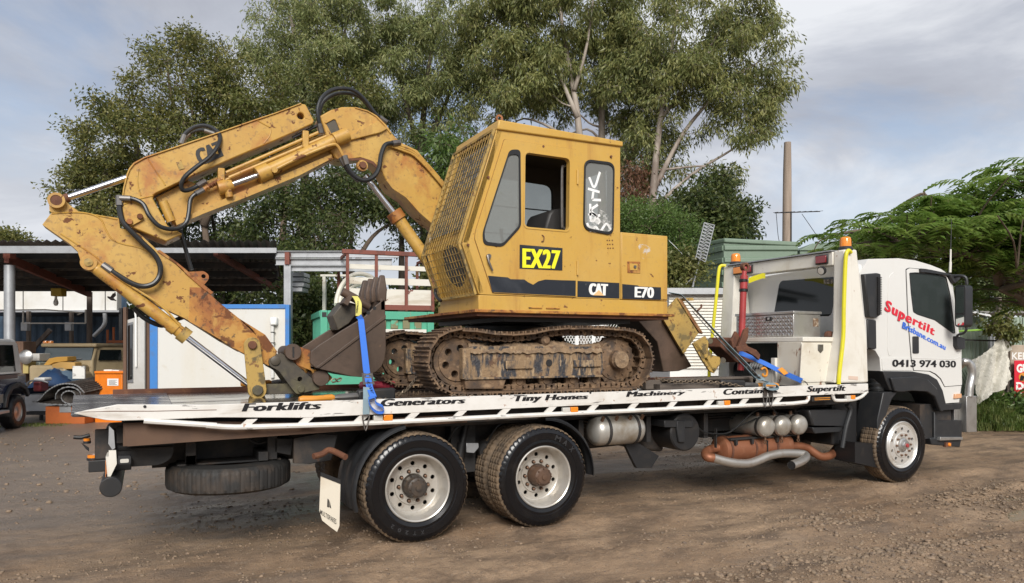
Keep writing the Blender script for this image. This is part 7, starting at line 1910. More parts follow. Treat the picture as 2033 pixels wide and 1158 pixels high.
# ---- faded tan four wheel drive facing out of the shed
tj = thing('old_truck', 'faded tan old four wheel drive facing out of the shed', 'car', yw(120, 760, 19.5))
D0 = 19.0
uA, uB, uC = U(80, D0), U(184, D0), U(210, D0)
zr, zb = ZH(684, D0), ZH(716, D0)
obj('cab', MB(yard).slab([[(uA + 0.02, D0, 0.75), (uB, D0, 0.75), (uB, D0, zb), (uB, D0 + 0.18, zr - 0.06), (uA + 0.05, D0 + 0.18, zr - 0.06), (uA + 0.02, D0, zb)]], (0, 1.4, 0)), tan, tj, bevel=0.04)
obj('roof', MB(yard).box(uA - 0.03, uB + 0.06, D0 + 0.05, D0 + 1.55, zr - 0.07, zr + 0.03), tan, tj, bevel=0.035)
obj('windscreen', MB(yard).slab([[(U(85, D0), D0 - 0.012, ZH(717, D0)), (U(181, D0), D0 - 0.012, ZH(715, D0)), (U(181, D0), D0 + 0.10, ZH(691, D0)), (U(86, D0), D0 + 0.10, ZH(691, D0))]], (0, 0.02, 0)), mat('dusty_windscreen', (0.10, 0.12, 0.13), 0.12, coat=0.6), tj)
obj('door_side', MB(yard).slab([[(uB + 0.003, D0 + 0.1, 0.75), (uC, D0 + 0.9, 0.75), (uC - 0.02, D0 + 0.9, zr - 0.08), (uB + 0.003, D0 + 0.25, zr - 0.08)]], (-0.05, 0, 0)), tan, tj)
obj('side_window', MB(yard).slab([[(uB + 0.03, D0 + 0.2, zb), (uC - 0.02, D0 + 0.8, zb), (uC - 0.03, D0 + 0.8, zr - 0.14), (uB + 0.03, D0 + 0.3, zr - 0.14)]], (0.01, -0.02, 0)), M['truckglass'], tj)
obj('bonnet', MB(yard).box(uA + 0.35, uB - 0.08, D0 - 1.0, D0 - 0.01, 0.75, zb - 0.10), tan, tj, bevel=0.06)
obj('front_guard', MB(yard).box(uB - 0.30, uB + 0.02, D0 - 1.0, D0 - 0.01, 0.45, zb - 0.28), tan, tj, bevel=0.08)
obj('wiper', MB(yard).tube([(U(142, D0), D0 - 0.02, ZH(719, D0)), (U(152, D0), D0 - 0.03, ZH(713, D0)), (U(163, D0), D0 - 0.02, ZH(712, D0))], 0.012, 6), M['galv'], tj)
for k, px_ in enumerate((91, 101)):
    l_ = obj('roof_lamp', MB().lathe([(0.0, 0), (0.07, 0), (0.07, 0.06), (0.06, 0.09), (0, 0.10)], yw(px_, 684, D0 + 0.4), (0, 0, 1), 14), M['amber'], tj)
one('foam_block', 'bent ochre foam slab lying on the bonnet of the tan car', 'foam slab', MB(yard).slab([[(U(a, 18.4), 18.4, ZH(b, 18.4)) for a, b in ((86, 725), (97, 712), (112, 709), (133, 708), (134, 717), (108, 720), (92, 729))]], (0, 0.4, 0)), mat('ochre_foam', (0.50, 0.27, 0.05), 0.8), bevel=0.02)
one('foam_block', 'straight ochre foam slab in front of the tan car windscreen', 'foam slab', MB(yard).slab([[(U(a, 18.0), 18.0, ZH(b, 18.0)) for a, b in ((102, 724), (118, 719), (148, 720), (150, 733), (104, 733))]], (0, 0.3, 0)), mat('pale_ochre_foam', (0.46, 0.27, 0.08), 0.8), bevel=0.02)
mb = YM2(); ybox(mb, 62, 78, 702, 737, 18.6, 0.6)
fr_ = thing('old_fridge', 'pale old fridge with a small white box on top beside the tan car', 'fridge', yw(70, 800, 18.6))
mb = YM2(); ybox(mb, 62, 79, 719, 800, 18.6, 0.6)
obj('fridge_body', mb, mat('pale_mint_enamel', (0.46, 0.52, 0.46), 0.4), fr_, bevel=0.02)
mb = YM2(); ybox(mb, 63, 78, 702, 717, 18.6, 0.5)
one('white_box', 'small white louvred box standing on the old fridge', 'box', mb, whitewall, bevel=0.015)
# things stored against the blue wall
mb = YM2(); ybox(mb, 30, 46, 678, 760, 18.4, 0.5)
one('brown_cabinet', 'tall dark brown cabinet standing behind the navy car window', 'cabinet', mb, woodpost, bevel=0.01)
one('dish', 'small round silver dish standing behind the navy car', 'dish', MB().lathe([(0, 0.03), (0.10, 0.02), (0.17, -0.02), (0.18, -0.03), (0.10, 0.0), (0, 0.01)], yw(50, 709, 18.2), -FV, 24), M['silver'])
mb = YM2(); ybox(mb, 45, 56, 719, 742, 18.3, 0.4)
one('yellow_box', 'dull yellow box below the round dish beside the old fridge', 'box', mb, mat('dull_yellow_carton', (0.42, 0.33, 0.12), 0.7), bevel=0.01)
for a, lb in ((52, 'thin dark timber post behind the round dish in the shed'), (137, 'dark timber post behind the cab of the tan car')):
    mb = YM2(); ybox(mb, a, a + 5, 618, 840, 22.5, 0.12)
    one('timber_post', lb, 'post', mb, greypost)
for a, lb in ((41, 'grey meter box hanging under the white panel near the round dish'), (128, 'grey meter box hanging under the white panel above the tan car')):
    mb = YM2(); ybox(mb, a, a + 13, 640, 657, 22.3, 0.15)
    one('meter_box', lb, 'box', mb, M['galv'], bevel=0.01)
one('brace', 'dark diagonal timber brace crossing the blue wall behind the tan car', 'brace', MB().bar(yw(58, 700, 22.6), yw(100, 655, 22.6), 0.10, 0.12), greypost)
# ---- trailer with junk
tr_ = thing('box_trailer', 'galvanised box trailer loaded with tarpaulin and junk beside the navy car', 'trailer', yw(95, 840, 17.2))
mb = YM2(); ybox(mb, 49, 150, 784, 817, 17.2, 1.6)
obj('tray', mb, M['galv'], tr_, bevel=0.01)
mb = YM2(); ybox(mb, 52, 120, 818, 824, 17.2, 1.4); ybox(mb, 78, 81, 822, 838, 17.3, 0.1)
obj('trailer_frame', mb, M['dark'], tr_)
def heap(name, label, cat, pxs, d, m, seed, dep=0.8):
    r = np.random.default_rng(seed)
    x0, x1, y0, y1 = pxs
    rows = []
    for j in range(9):
        row = []
        for i in range(16):
            a, b = i / 15, j / 8
            h = (math.sin(math.pi * a) ** 0.6) * (math.sin(math.pi * min(1, b * 0.9 + 0.1)) ** 0.7)
            row.append((U(x0, d) + (U(x1, d) - U(x0, d)) * a, d + dep * b, ZH(y1, d) + (ZH(y0, d) - ZH(y1, d)) * h * (1 + r.uniform(-.18, .12))))
        rows.append(row)
    return one(name, label, cat, MB(yard).grid(rows), m, sharp=50)
heap('tarpaulin', 'crumpled dark blue tarpaulin over the trailer load', 'tarpaulin', (40, 128, 736, 786), 17.4, mat('blue_tarpaulin', (0.022, 0.055, 0.13), 0.55), 3, 1.0)
heap('tarpaulin', 'faded grey blue cloth on top of the trailer load', 'tarpaulin', (66, 146, 724, 762), 17.9, mat('grey_blue_cloth', (0.075, 0.12, 0.17), 0.7), 4, 0.6)
mb = YM2(); ybox(mb, 144, 168, 727, 752, 17.1, 0.04)
bd = one('white_board', 'white board with a grey bird like stain leaning on the mesh roll', 'board', mb, mat('stained_white_board', (0.72, 0.71, 0.67), 0.5, layers=[((0.2, 0.19, 0.18), 5, 0.58, 0.64, 0.8)]))
gn = thing('generator', 'small engine with white tank and maroon body at the back of the trailer', 'engine', yw(74, 790, 16.9))
mb = YM2(); ybox(mb, 65, 81, 758, 778, 16.9, 0.3)
obj('engine_body', mb, mat('maroon_paint', (0.16, 0.025, 0.03), 0.5), gn, bevel=0.03)
mb = YM2(); ybox(mb, 66, 88, 750, 757, 16.9, 0.3)
obj('white_tank', mb, M['letterwhite'], gn, bevel=0.03)
obj('frame_hoop', MB().tube(smooth([yw(52, 788, 16.8), yw(53, 768, 16.8), yw(60, 757, 16.8), yw(80, 756, 16.8), yw(96, 760, 16.8)], 4), 0.02, 8), M['galv'], gn)
# rolled conveyor belt with wire mesh edges on the lower orange box
rl = thing('belt_roll', 'dark slatted conveyor belt rolled up with wire mesh edges on an orange box', 'belt roll', yw(118, 806, 16.4))
cu_, cz_ = U(139, 16.4), ZH(788, 16.4)
spir = [(cu_ + (0.10 + 0.0075 * k) * math.cos(0.42 * k) * 1.2, cz_ + (0.10 + 0.006 * k) * math.sin(0.42 * k)) for k in range(24)]
tail = [(U(168, 16.4), ZH(780, 16.4)), (U(150, 16.4), ZH(765, 16.4)), (U(120, 16.4), ZH(764, 16.4)), (U(95, 16.4), ZH(777, 16.4)), (U(78, 16.4), ZH(795, 16.4)), (U(66, 16.4), ZH(799, 16.4)), (U(90, 16.4), ZH(803, 16.4)), (U(140, 16.4), ZH(805, 16.4)), (U(168, 16.4), ZH(803, 16.4))]
dep_ = Vector((0.42, 0.9, 0.16))
def belt_rows(c2): return [[Vector((a, 16.4, b)) for a, b in c2], [Vector((a + dep_.x, 16.4 + dep_.y, b + dep_.z)) for a, b in c2]]
bm_ = mat('dark_belt_slats', (0.05, 0.042, 0.036), 0.6, layers=[((0.13, 0.11, 0.09), 6, 0.5, 0.65, 0.7)], bump=(9, 0.8, 0.03, (3, 0.2, 1)))
tl2 = [(p.x, p.z) for p in smooth([Vector((a, 0, b)) for a, b in tail], 5)]
obj('belt', MB(yard).grid(belt_rows(tl2)), bm_, rl)
obj('belt', MB(yard).grid(belt_rows(spir)), bm_, rl)
mb = YM2()
for c2 in (tl2, spir):
    for k in range(len(c2) - 1):
        a, b = Vector((c2[k][0], 16.39, c2[k][1])), Vector((c2[k + 1][0], 16.39, c2[k + 1][1]))
        mb.bar(a + Vector((0, 0, 0.02 * (k % 2))), b + Vector((0, 0, 0.02 * ((k + 1) % 2))), 0.014); mb.bar(a + Vector((0, 0, 0.02 * ((k + 1) % 2))), b + Vector((0, 0, 0.02 * (k % 2))), 0.014)
obj('mesh_edge', mb, M['galv'], rl)
for k in range(1, len(tl2) - 1, 1):
    a = tl2[k]
    if tl2[k][1] > ZH(800, 16.4): obj('belt_slat', MB(yard).bar((a[0], 16.42, a[1] + 0.012), (a[0] + dep_.x, 16.4 + dep_.y, a[1] + dep_.z + 0.012), 0.05, 0.02), bm_, rl)
mb = YM2(); ybox(mb, 90, 168, 807, 842, 16.45, 0.9)
ob = one('orange_box', 'dull orange steel box on the ground under the belt roll', 'box', mb, orangeold, bevel=0.01)
mb = YM2(); ybox(mb, 118, 141, 806, 819, 16.44, 0.01)
obj('box_label', mb, M['galv'], ob)
obn = thing('orange_bin', 'bright orange bin with a white label behind the tray tail', 'bin', yw(216, 842, 16.8))
mb = YM2(); ybox(mb, 188, 243, 741, 842, 16.8, 0.7)
obj('bin_body', mb, orange, obn, bevel=0.015)
mb = YM2(); ybox(mb, 187, 245, 737, 742, 16.77, 0.76)
obj('lid', mb, orange, obn, bevel=0.01)
mb = YM2(); ybox(mb, 213, 235, 752, 766, 16.79, 0.01)
obj('label_sheet', mb, M['letterwhite'], obn)
mb = YM2()
for k in range(5): ybox(mb, 216, 232 - 3 * (k % 2), 754.5 + 2.2 * k, 755.3 + 2.2 * k, 16.786, 0.004)
obj('label_print', mb, M['steel'], obn)
mb = YM2(); ybox(mb, 206, 222, 734, 737, 16.9, 0.2); ybox(mb, 223, 236, 735, 737.5, 16.9, 0.2)
one('paper_bundle', 'white paper bundles lying on the lid of the orange bin', 'papers', mb, M['letterwhite'])
# ---- post, door panels and the white container
one('timber_post', 'brown rusty post standing between orange bin and white door panel', 'post', ybox(YM2(), 244, 250, 610, 845, 16.2, 0.1), woodpost, bevel=0.01)
one('timber_post', 'dark brown post between the white door panel and the blue framed container', 'post', ybox(YM2(), 288, 297, 640, 845, 15.9, 0.12), woodpost, bevel=0.01)
pn = thing('door_panel', 'old white caravan door panel with narrow sliding window', 'door', yw(270, 845, 16.0))
dq = lambda a, b, d: (U(a, d), d, ZH(b, d))
obj('panel', MB(yard).slab([[dq(251, 636, 16.3), dq(287, 626, 15.8), dq(287, 845, 15.8), dq(251, 845, 16.3)]], (0.0, 0.06, 0)), whitewall, pn)
wf_ = obj('window_frame', MB(yard).slab([[dq(252, 642, 16.25), dq(264, 639, 16.08), dq(264, 760, 16.08), dq(252, 760, 16.25)]], (0.0, 0.03, 0)), M['galv'], pn)
obj('pane', MB(yard).slab([[dq(253.5, 647, 16.22), dq(262, 644, 16.07), dq(262, 752, 16.07), dq(253.5, 755, 16.22)]], (0.0, 0.02, 0)), M['truckglass'], pn)
obj('hanging_pipe', MB(yard).tube([dq(268, 618, 15.95), dq(269.5, 630, 15.95), dq(270, 728, 15.95)], 0.02, 8), M['letterwhite'], pn)
ctn = thing('white_container', 'white panelled container with faded blue frame behind the stick', 'container', yw(435, 845, 15.5))
DC = 15.5
mb = YM2(); ybox(mb, 312, 566, 613, 850, DC + 0.03, 0.3)
obj('white_wall', mb, containerw, ctn)
for a in ((297, 312, 605, 850), (566, 574, 605, 850)):
    obj('blue_post', ybox(YM2(), *a, DC, 0.12), blueframe, ctn, bevel=0.008)
obj('blue_rail', ybox(YM2(), 312, 566, 604.5, 613, DC + 0.002, 0.12), blueframe, ctn, bevel=0.008)
fx_ = obj('outside_light', ybox(YM2(), 535, 549, 630, 646, DC - 0.1, 0.13), M['letterwhite'], ctn, bevel=0.03)
obj('light_pipe', MB(yard).tube([dq(541, 645, DC - 0.02), dq(541, 692, DC - 0.02), dq(541, 750, DC - 0.02)], 0.035, 10), whitewall, ctn)
mb = YM2()
for b in (659, 680): ybox(mb, 537, 545, b, b + 1.5, DC - 0.06, 0.06)
obj('pipe_clip', mb, M['dark'], ctn)
# ---- open steel frame at the end of the shed
pf_ = thing('steel_frame', 'bare galvanised post and purlins standing past the end of the dark shed roof', 'steel frame', yw(570, 845, 16.0))
obj('post', ybox(YM2(), 563, 577, 525, 845, 16.0, 0.15), M['galv'], pf_, bevel=0.01)
obj('post_cap', ybox(YM2(), 565, 574, 501, 525, 15.95, 0.12), beamm, pf_)
for a in ((548, 792, 500, 511), (548, 778, 515, 526), (571, 756, 529, 538)):
    mb = YM2(); d = 16.1
    mb.box(U(a[0], d), U(a[1], d), d, d + 0.02, ZH(a[3], d), ZH(a[2], d)); mb.box(U(a[0], d), U(a[1], d), d - 0.06, d + 0.06, ZH(a[2], d), ZH(a[2], d) + 0.012); mb.box(U(a[0], d), U(a[1], d), d - 0.06, d, ZH(a[3], d) - 0.012, ZH(a[3], d))
    obj('purlin', mb, M['galv'], pf_)
for k, b in enumerate((541, 551, 561, 571)):
    obj('stacked_beam', ybox(YM2(), 575, 603 - (k == 3) * 3, b, b + 8, 16.5, 0.5), M['galv'], pf_, bevel=0.006)
one('leaning_post', 'narrow rust streaked white post next to the red stock crate', 'post', ybox(YM2(), 640, 646, 548, 700, 17.2, 0.1).box(U(636, 17.2), U(690, 17.2), 17.2, 17.3, ZH(549, 17.2), ZH(545, 17.2)), slatw)
# ---- mint green container office
ya = math.radians(20)
gA = Vector((U(636, 14.8), 14.8, 0)); gx_, gy_ = Vector((math.cos(ya), math.sin(ya), 0)), Vector((-math.sin(ya), math.cos(ya), 0))
def gtf(x, y, z): p = gA + gx_ * x + gy_ * y; return yard(p.x, p.y, z)
gc = thing('green_container', 'mint green site container with white framed window below the red crate', 'container', gtf(1.1, 1.0, 0))
GW, GH, GD = 2.34, 2.48, 2.1
mb = MB(gtf).box(0.06, GW - 0.06, 0.06, GD, 0.1, GH - 0.05)
obj('wall', mb, mint, gc)
mb = MB(gtf)
for x0, x1 in ((0, 0.14), (GW - 0.14, GW)): mb.box(x0, x1, -0.02, 0.12, 0.0, GH)
obj('corner_post', mb, mint, gc, bevel=0.01)
mb = MB(gtf).box(0.145, GW - 0.145, -0.015, 0.1, GH - 0.17, GH - 0.003).box(-0.01, 0.1, 0.125, GD, GH - 0.13, GH - 0.004)
obj('top_rail', mb, mint, gc, bevel=0.01)
mb = MB(gtf)
for x in (0.03, GW - 0.12): mb.box(x, x + 0.09, -0.024, -0.018, GH - 0.14, GH - 0.04)
obj('corner_casting', mb, M['dark'], gc, bevel=0.02)
for k in range(8):
    x = 0.18 + k * 0.25
    obj('wall_rib', MB(gtf).slab([[(x, 0.055, GH - 0.36), (x + 0.15, 0.055, GH - 0.36), (x + 0.15, 0.055, GH - 0.18), (x, 0.055, GH - 0.18)]], (0, -0.04, 0)), mat('scuffed_olive_paint', (0.20, 0.19, 0.10), 0.6, layers=[((0.09, 0.42, 0.27), 5, 0.54, 0.58, 0.9)]) if k == 0 else bpy.data.materials['scuffed_olive_paint'], gc, bevel=0.01)
for k in range(9):
    y = 0.16 + k * 0.21
    obj('side_rib', MB(gtf).box(0.015, 0.06, y, y + 0.11, 0.15, GH - 0.14), mint, gc, bevel=0.012)
wz0, wz1 = 1.55, GH - 0.37
wfr = obj('window_frame', MB(gtf).slab([[(0.5, 0.05, wz0), (GW - 0.16, 0.05, wz0), (GW - 0.16, 0.05, wz1), (0.5, 0.05, wz1)], [(0.55, 0.05, wz0 + 0.06), (1.15, 0.05, wz0 + 0.06), (1.15, 0.05, wz1 - 0.10), (0.55, 0.05, wz1 - 0.10)], [(1.22, 0.05, wz0 + 0.06), (GW - 0.22, 0.05, wz0 + 0.06), (GW - 0.22, 0.05, wz1 - 0.10), (1.22, 0.05, wz1 - 0.10)]], (0, -0.05, 0)), M['postwhite'], gc)
for a, b in ((0.55, 1.15), (1.22, GW - 0.22)):
    obj('pane', MB(gtf).box(a, b, 0.02, 0.03, wz0 + 0.06, wz1 - 0.10), M['truckglass'], wfr)
# ---- red stock crate on the container
def ctf(x, y, z): p = gA + gx_ * (x + 0.52) + gy_ * (y + 0.1); return yard(p.x, p.y, z + GH + 0.01)
sc_r = thing('stock_crate', 'rusty red stock crate with white boards standing on the green container', 'crate', ctf(0.9, 0.8, 0))
CW, CH = 1.85, 1.22
for x in (0.03, 0.62, 1.25, CW - 0.03):
    obj('upright', MB(ctf).box(x - 0.03, x + 0.03, -0.03, 0.03, 0.0, CH - 0.06), beamm, sc_r, bevel=0.005)
obj('top_rail', MB(ctf).box(-0.08, CW + 0.04, -0.05, 0.04, CH - 0.06, CH + 0.03), beamm, sc_r, bevel=0.006)
obj('bottom_rail', MB(ctf).box(0.0, CW, -0.04, 0.04, 0.02, 0.13), beamm, sc_r, bevel=0.006)
for z0, z1 in ((0.86, 0.96), (0.55, 0.69)):
    obj('board', MB(ctf).box(0.04, CW - 0.06, 0.035, 0.06, z0, z1), slatw, sc_r, bevel=0.004)
obj('board', MB(ctf).box(0.04, CW - 0.05, 0.04, 0.06, 0.13, 0.46), slatw, sc_r, bevel=0.004)
for x in (0.03, CW - 0.03):
    obj('side_rail', MB(ctf).box(x - 0.02, x + 0.02, 0.03, 1.5, CH - 0.06, CH), beamm, sc_r)
    obj('side_rail', MB(ctf).box(x - 0.02, x + 0.02, 0.03, 1.5, 0.03, 0.12), beamm, sc_r)
    obj('upright', MB(ctf).box(x - 0.03, x + 0.03, 1.47, 1.53, 0.0, CH - 0.06), beamm, sc_r)
# coil of white hose
hc = MB()
for k in range(4):
    R_ = 0.52 - 0.085 * k
    cc = gtf(0.92, 0.75 + 0.05 * k, GH + 0.12)
    ring = [cc + (gx_.x * RV + gx_.y * FV) * (R_ * math.cos(g)) + Vector((0, 0, max(-0.02, 1.25 * R_ * math.sin(g)) + 0.06)) + FV * (0.05 * math.sin(3 * g + k)) for g in [math.pi * (-0.05 + 1.1 * i / 24) for i in range(25)]]
    hc.tube(ring, 0.05, 10)
one('hose_coil', 'big coil of cream white hose standing behind the red crate boards', 'hose', hc, mat('cream_hose', (0.66, 0.62, 0.53), 0.5))
# ---- white mesh cage trailer behind the tracks
cg = thing('cage_trailer', 'white trailer cage with diamond mesh panels seen below the excavator', 'trailer', yw(1170, 760, 14.0))
DG = 14.0
for a in (1066, 1112, 1142, 1175, 1192, 1228):
    obj('cage_post', ybox(YM2(), a, a + 7, 632, 730, DG, 0.05), M['letterwhite'], cg)
obj('cage_panel', ybox(YM2(), 1232, 1276, 630, 730, DG, 0.05), M['letterwhite'], cg)
obj('cage_rail', ybox(YM2(), 1062, 1240, 629, 635, DG - 0.02, 0.06), M['letterwhite'], cg)
obj('cage_rail', ybox(YM2(), 1062, 1240, 690, 735, DG - 0.02, 0.06), M['letterwhite'], cg)
obj('cage_axle', MB(yard).box(U(1070, DG), U(1250, DG), DG, DG + 1.4, 0.5, 0.8), M['dark'], cg)
mb = YM2()
for x in np.arange(U(1062, DG), U(1232, DG), 0.055):
    for s_ in (-1, 1):
        mb.bar((x, DG + 0.02, ZH(690, DG)), (x + s_ * 0.30, DG + 0.02, ZH(635, DG)), 0.010)
obj('diamond_mesh', mb, M['letterwhite'], cg)
# ---- white ribbed shed, green tank building, mast, pole
wsd = thing('ribbed_shed', 'low white horizontally ribbed shed behind the spare bucket', 'shed', yw(1430, 780, 17))
D2 = 17.0
mb = YM2(); ybox(mb, 1330, 1520, 585, 845, D2 + 0.03, 2.5)
obj('wall', mb, M['letterwhite'], wsd)
n_ = 24
for k in range(n_):
    y = 588 + 6.0 * k
    obj('wall_board', MB(yard).slab([[(U(1328, D2), D2 + 0.02, ZH(y + 5.6, D2)), (U(1328, D2), D2 - 0.02, ZH(y + 5.6, D2)), (U(1328, D2), D2 + 0.015, ZH(y, D2))]], (U(1522, D2) - U(1328, D2), 0, 0)), M['postwhite'], wsd)
mb = YM2(); mb.box(U(1322, D2), U(1528, D2), D2 - 0.15, D2 + 2.6, ZH(585, D2), ZH(573, D2))
obj('roof', mb, M['galv'], wsd)
gt = thing('green_cabin', 'tall sage green ribbed steel cabin beyond the headboard', 'cabin', yw(1500, 760, 20))
D3 = 20.0
mb = YM2(); ybox(mb, 1437, 1583, 482, 800, D3, 2.0)
obj('wall', mb, sagetank, gt)
mb = YM2(); mb.add([(U(1404, D3), D3 + 1.5, 0), (U(1437, D3), D3, 0), (U(1437, D3), D3, ZH(480, D3)), (U(1404, D3), D3 + 1.5, ZH(480, D3) - 0.05)], [(0, 1, 2, 3)])
obj('end_wall', mb, sagetank, gt)
for k in range(9):
    z = ZH(484, D3) - 0.10 - 0.33 * k
    obj('wall_rib', MB(yard).slab([[(U(1438, D3), D3, z - 0.11), (U(1438, D3), D3 - 0.05, z - 0.07), (U(1438, D3), D3 - 0.05, z + 0.03), (U(1438, D3), D3, z + 0.07)]], (U(1583, D3) - U(1438, D3), 0, 0)), sagetank, gt, bevel=0.008)
    obj('end_rib', MB(yard).bar((U(1406, D3), D3 + 1.45, z - 0.02), (U(1436, D3), D3 + 0.02, z - 0.02), 0.06, 0.14), sagetank, gt, bevel=0.01)
obj('roof', MB(yard).slab([[(U(1400, D3), D3 + 1.6, ZH(479, D3)), (U(1437, D3), D3 - 0.06, ZH(482, D3)), (U(1590, D3), D3 - 0.06, ZH(490, D3)), (U(1590, D3), D3 + 2.2, ZH(486, D3))]], (0, 0, 0.12)), sagetank, gt, bevel=0.03)
g2 = thing('green_cabin', 'lower sage green cabin roof showing beside the near beacon', 'cabin', yw(1620, 760, 21))
mb = YM2(); ybox(mb, 1588, 1658, 496, 800, 21, 2.0)
obj('wall', mb, sagetank, g2)
mb = YM2(); mb.add([(U(1586, 21), 20.95, ZH(498, 21)), (U(1662, 21), 20.95, ZH(498, 21)), (U(1655, 21), 20.95, ZH(482, 21)), (U(1612, 21), 20.95, ZH(484, 21)), (U(1586, 21), 23, ZH(498, 21)), (U(1662, 21), 23, ZH(498, 21)), (U(1655, 21), 23, ZH(482, 21)), (U(1612, 21), 23, ZH(484, 21))],
    [(0, 1, 2, 3), (7, 6, 5, 4), (0, 4, 5, 1), (1, 5, 6, 2), (2, 6, 7, 3), (3, 7, 4, 0)])
obj('roof', mb, sagetank, g2, bevel=0.02)
ma = thing('lattice_mast', 'leaning silver lattice aerial mast beside the green cabin', 'mast', yw(1370, 590, 18.6))
m0, m1 = yw(1378, 560, 18.6), yw(1406, 446, 18.6)
mb = MB()
ax_ = (m1 - m0).normalized(); s1_ = ax_.cross(FV).normalized() * 0.13; s2_ = FV * 0.11
legs = [(-s1_ - s2_), (s1_ - s2_), s2_]
n_ = 12
for l_ in legs: mb.tube([m0 + ax_ * 0.55 + l_, m1 + l_], 0.014, 6)
for k in range(n_):
    t0, t1 = 0.36 + 0.64 * k / n_, 0.36 + 0.64 * (k + 1) / n_
    for a in range(3):
        b = (a + 1) % 3
        mb.tube([m0.lerp(m1, t0) + legs[a], m0.lerp(m1, t1) + legs[b]], 0.009, 5); mb.tube([m0.lerp(m1, t1) + legs[a], m0.lerp(m1, t1) + legs[b]], 0.009, 5)
obj('lattice', mb, M['galv'], ma)
obj('mast_pole', MB().tube([yw(1366, 605, 18.6), m0.lerp(m1, 0.5)], 0.028, 8), M['galv'], ma)
obj('mast_stay', MB().tube([yw(1350, 575, 18.6), yw(1375, 552, 18.6)], 0.014, 6), M['galv'], ma)
obj('mast_foot', MB().tube([yw(1366, 604, 18.6), Vector((yw(1366, 604, 18.6).x, yw(1366, 604, 18.6).y, 0))], 0.04, 8), M['galv'], ma)
one('utility_pole', 'tall bare weathered timber pole against the grey sky', 'pole', MB(yard).tube([(U(1562, 28), 28, 0), (U(1562, 28), 28, ZH(560, 28)), (U(1562.5, 28), 28, ZH(440, 28)), (U(1563, 28), 28, ZH(340, 28)), (U(1563.5, 28), 28, ZH(283, 28))], [0.19, 0.178, 0.17, 0.155, 0.13], 14), mat('pale_timber_pole', (0.34, 0.27, 0.215), 0.85, layers=[((0.20, 0.155, 0.12), 5, 0.45, 0.65, 0.8, (1, 1, 0.08))], bump=(18, 0.4, 0.01, (1, 1, 0.08))))
ant = thing('roof_aerial', 'thin television aerial with a long cross boom behind the timber pole', 'aerial', yw(1570, 500, 26))
obj('aerial_mast', MB().tube([yw(1570.5, 560, 26), yw(1570.5, 420, 26)], 0.03, 6), M['chassis'], ant)
mb = MB().tube([yw(1538, 423, 26), yw(1628, 420, 26)], 0.018, 6)
for k in range(9):
    a = yw(1540 + 11 * k, 422.6 - 0.3 * k, 26)
    mb.tube([a - FV * 0.25 - Vector((0, 0, 0.02)), a + FV * 0.25 + Vector((0, 0, 0.05))], 0.008, 5)
obj('aerial_boom', mb, M['chassis'], ant)
for a, b, lb in (((1592, 425), (1700, 545), 'thin wire running down from the roof aerial towards the poinciana'), ((1541, 424), (1549, 485), 'thin wire hanging straight down from the tip of the roof aerial boom'), ((1700, 499), (1960, 500), 'thin black service wire crossing low behind the poinciana crown')):
    p0, p1 = yw(*a, 25), yw(*b, 25)
    mid = p0.lerp(p1, 0.5) - Vector((0, 0, 0.25))
    one('wire', lb, 'wire', MB().tube(smooth([p0, mid, p1], 5), 0.010, 5), M['dark'])
one('wire', 'slack guy wire running from the engine cover side to the lattice mast', 'wire', MB().tube(smooth([yw(1328, 478, 18.6), yw(1352, 502, 18.6), yw(1372, 530, 18.6)], 4), 0.008, 5), M['galv'])
# ---- fence on the right with sign and tarpaulin
D4 = 17.0
fc = thing('iron_fence', 'pale green corrugated iron fence with timber posts behind the tarpaulin', 'fence', yard(U(1960, D4), D4, 0))
def sheet(px0, px1, py0, py1, d, m):
    us = np.arange(U(px0, d), U(px1, d), 0.024)
    f = lambda k: 0.022 * math.sin(2 * math.pi * k * 0.024 / 0.1)
    zt_, zb_ = ZH(py0, d), max(0.02, ZH(py1, d))
    return obj('iron_sheet', MB(yard).grid([[(u_, d + f(k), zt_) for k, u_ in enumerate(us)], [(u_, d + f(k), zb_) for k, u_ in enumerate(us)]]), m, fc)
for a in range(1780, 1943, 26):
    sheet(a, a + 27, 628 + (a % 5), 840, D4 + 0.02 * ((a // 26) % 2), paleiron)
sheet(1942, 1980, 628, 840, D4 + 0.3, M['galv'])
for a in range(2003, 2150, 28):
    sheet(a, a + 29, 630, 840, D4 + 0.02 * ((a // 28) % 2), paleiron)
for a, t in ((1983, 590), (2000, 622)):
    obj('fence_post', ybox(YM2(), a, a + 6, t, 845, D4 - 0.25, 0.11), greypost, fc, bevel=0.01)
mb = YM2(); mb.box(U(1905, D4), U(2160, D4), D4 - 0.05, D4 + 1.2, ZH(622, D4), ZH(618, D4))
obj('fence_roof', mb, roofm, fc)
obj('roof_sheet', MB(yard).slab([[(U(1925, 16.6), 16.6, ZH(620, 16.6)), (U(1968, 16.6), 16.6, ZH(629, 16.6)), (U(1960, 17.6), 17.6, ZH(621, 17.6)), (U(1930, 17.6), 17.6, ZH(618, 17.6))]], (0, 0, 0.02)), M['letterwhite'], fc)
mb = YM2()
for a, b in (((1936, 594), (1936, 618)), ((1936, 594), (1986, 593)), ((1908, 675), (1985, 677))):
    mb.bar((U(a[0], D4 - 0.3), D4 - 0.3, ZH(a[1], D4 - 0.3)), (U(b[0], D4 - 0.3), D4 - 0.3, ZH(b[1], D4 - 0.3)), 0.035)
obj('pipe_rail', mb, M['chassis'], fc)
mb = YM2()
DW = 16.7
z0, z1 = 0.02, ZH(735, DW)
for x in np.arange(U(1925, DW), U(2004, DW), 0.07):
    for s_ in (-1, 1):
        mb.bar((x, DW, z0), (x + s_ * (z1 - z0) * 0.5, DW, z1), 0.007)
one('wire_fence', 'sagging chain link netting below the hanging tarpaulin', 'fence', mb, M['chassis'])
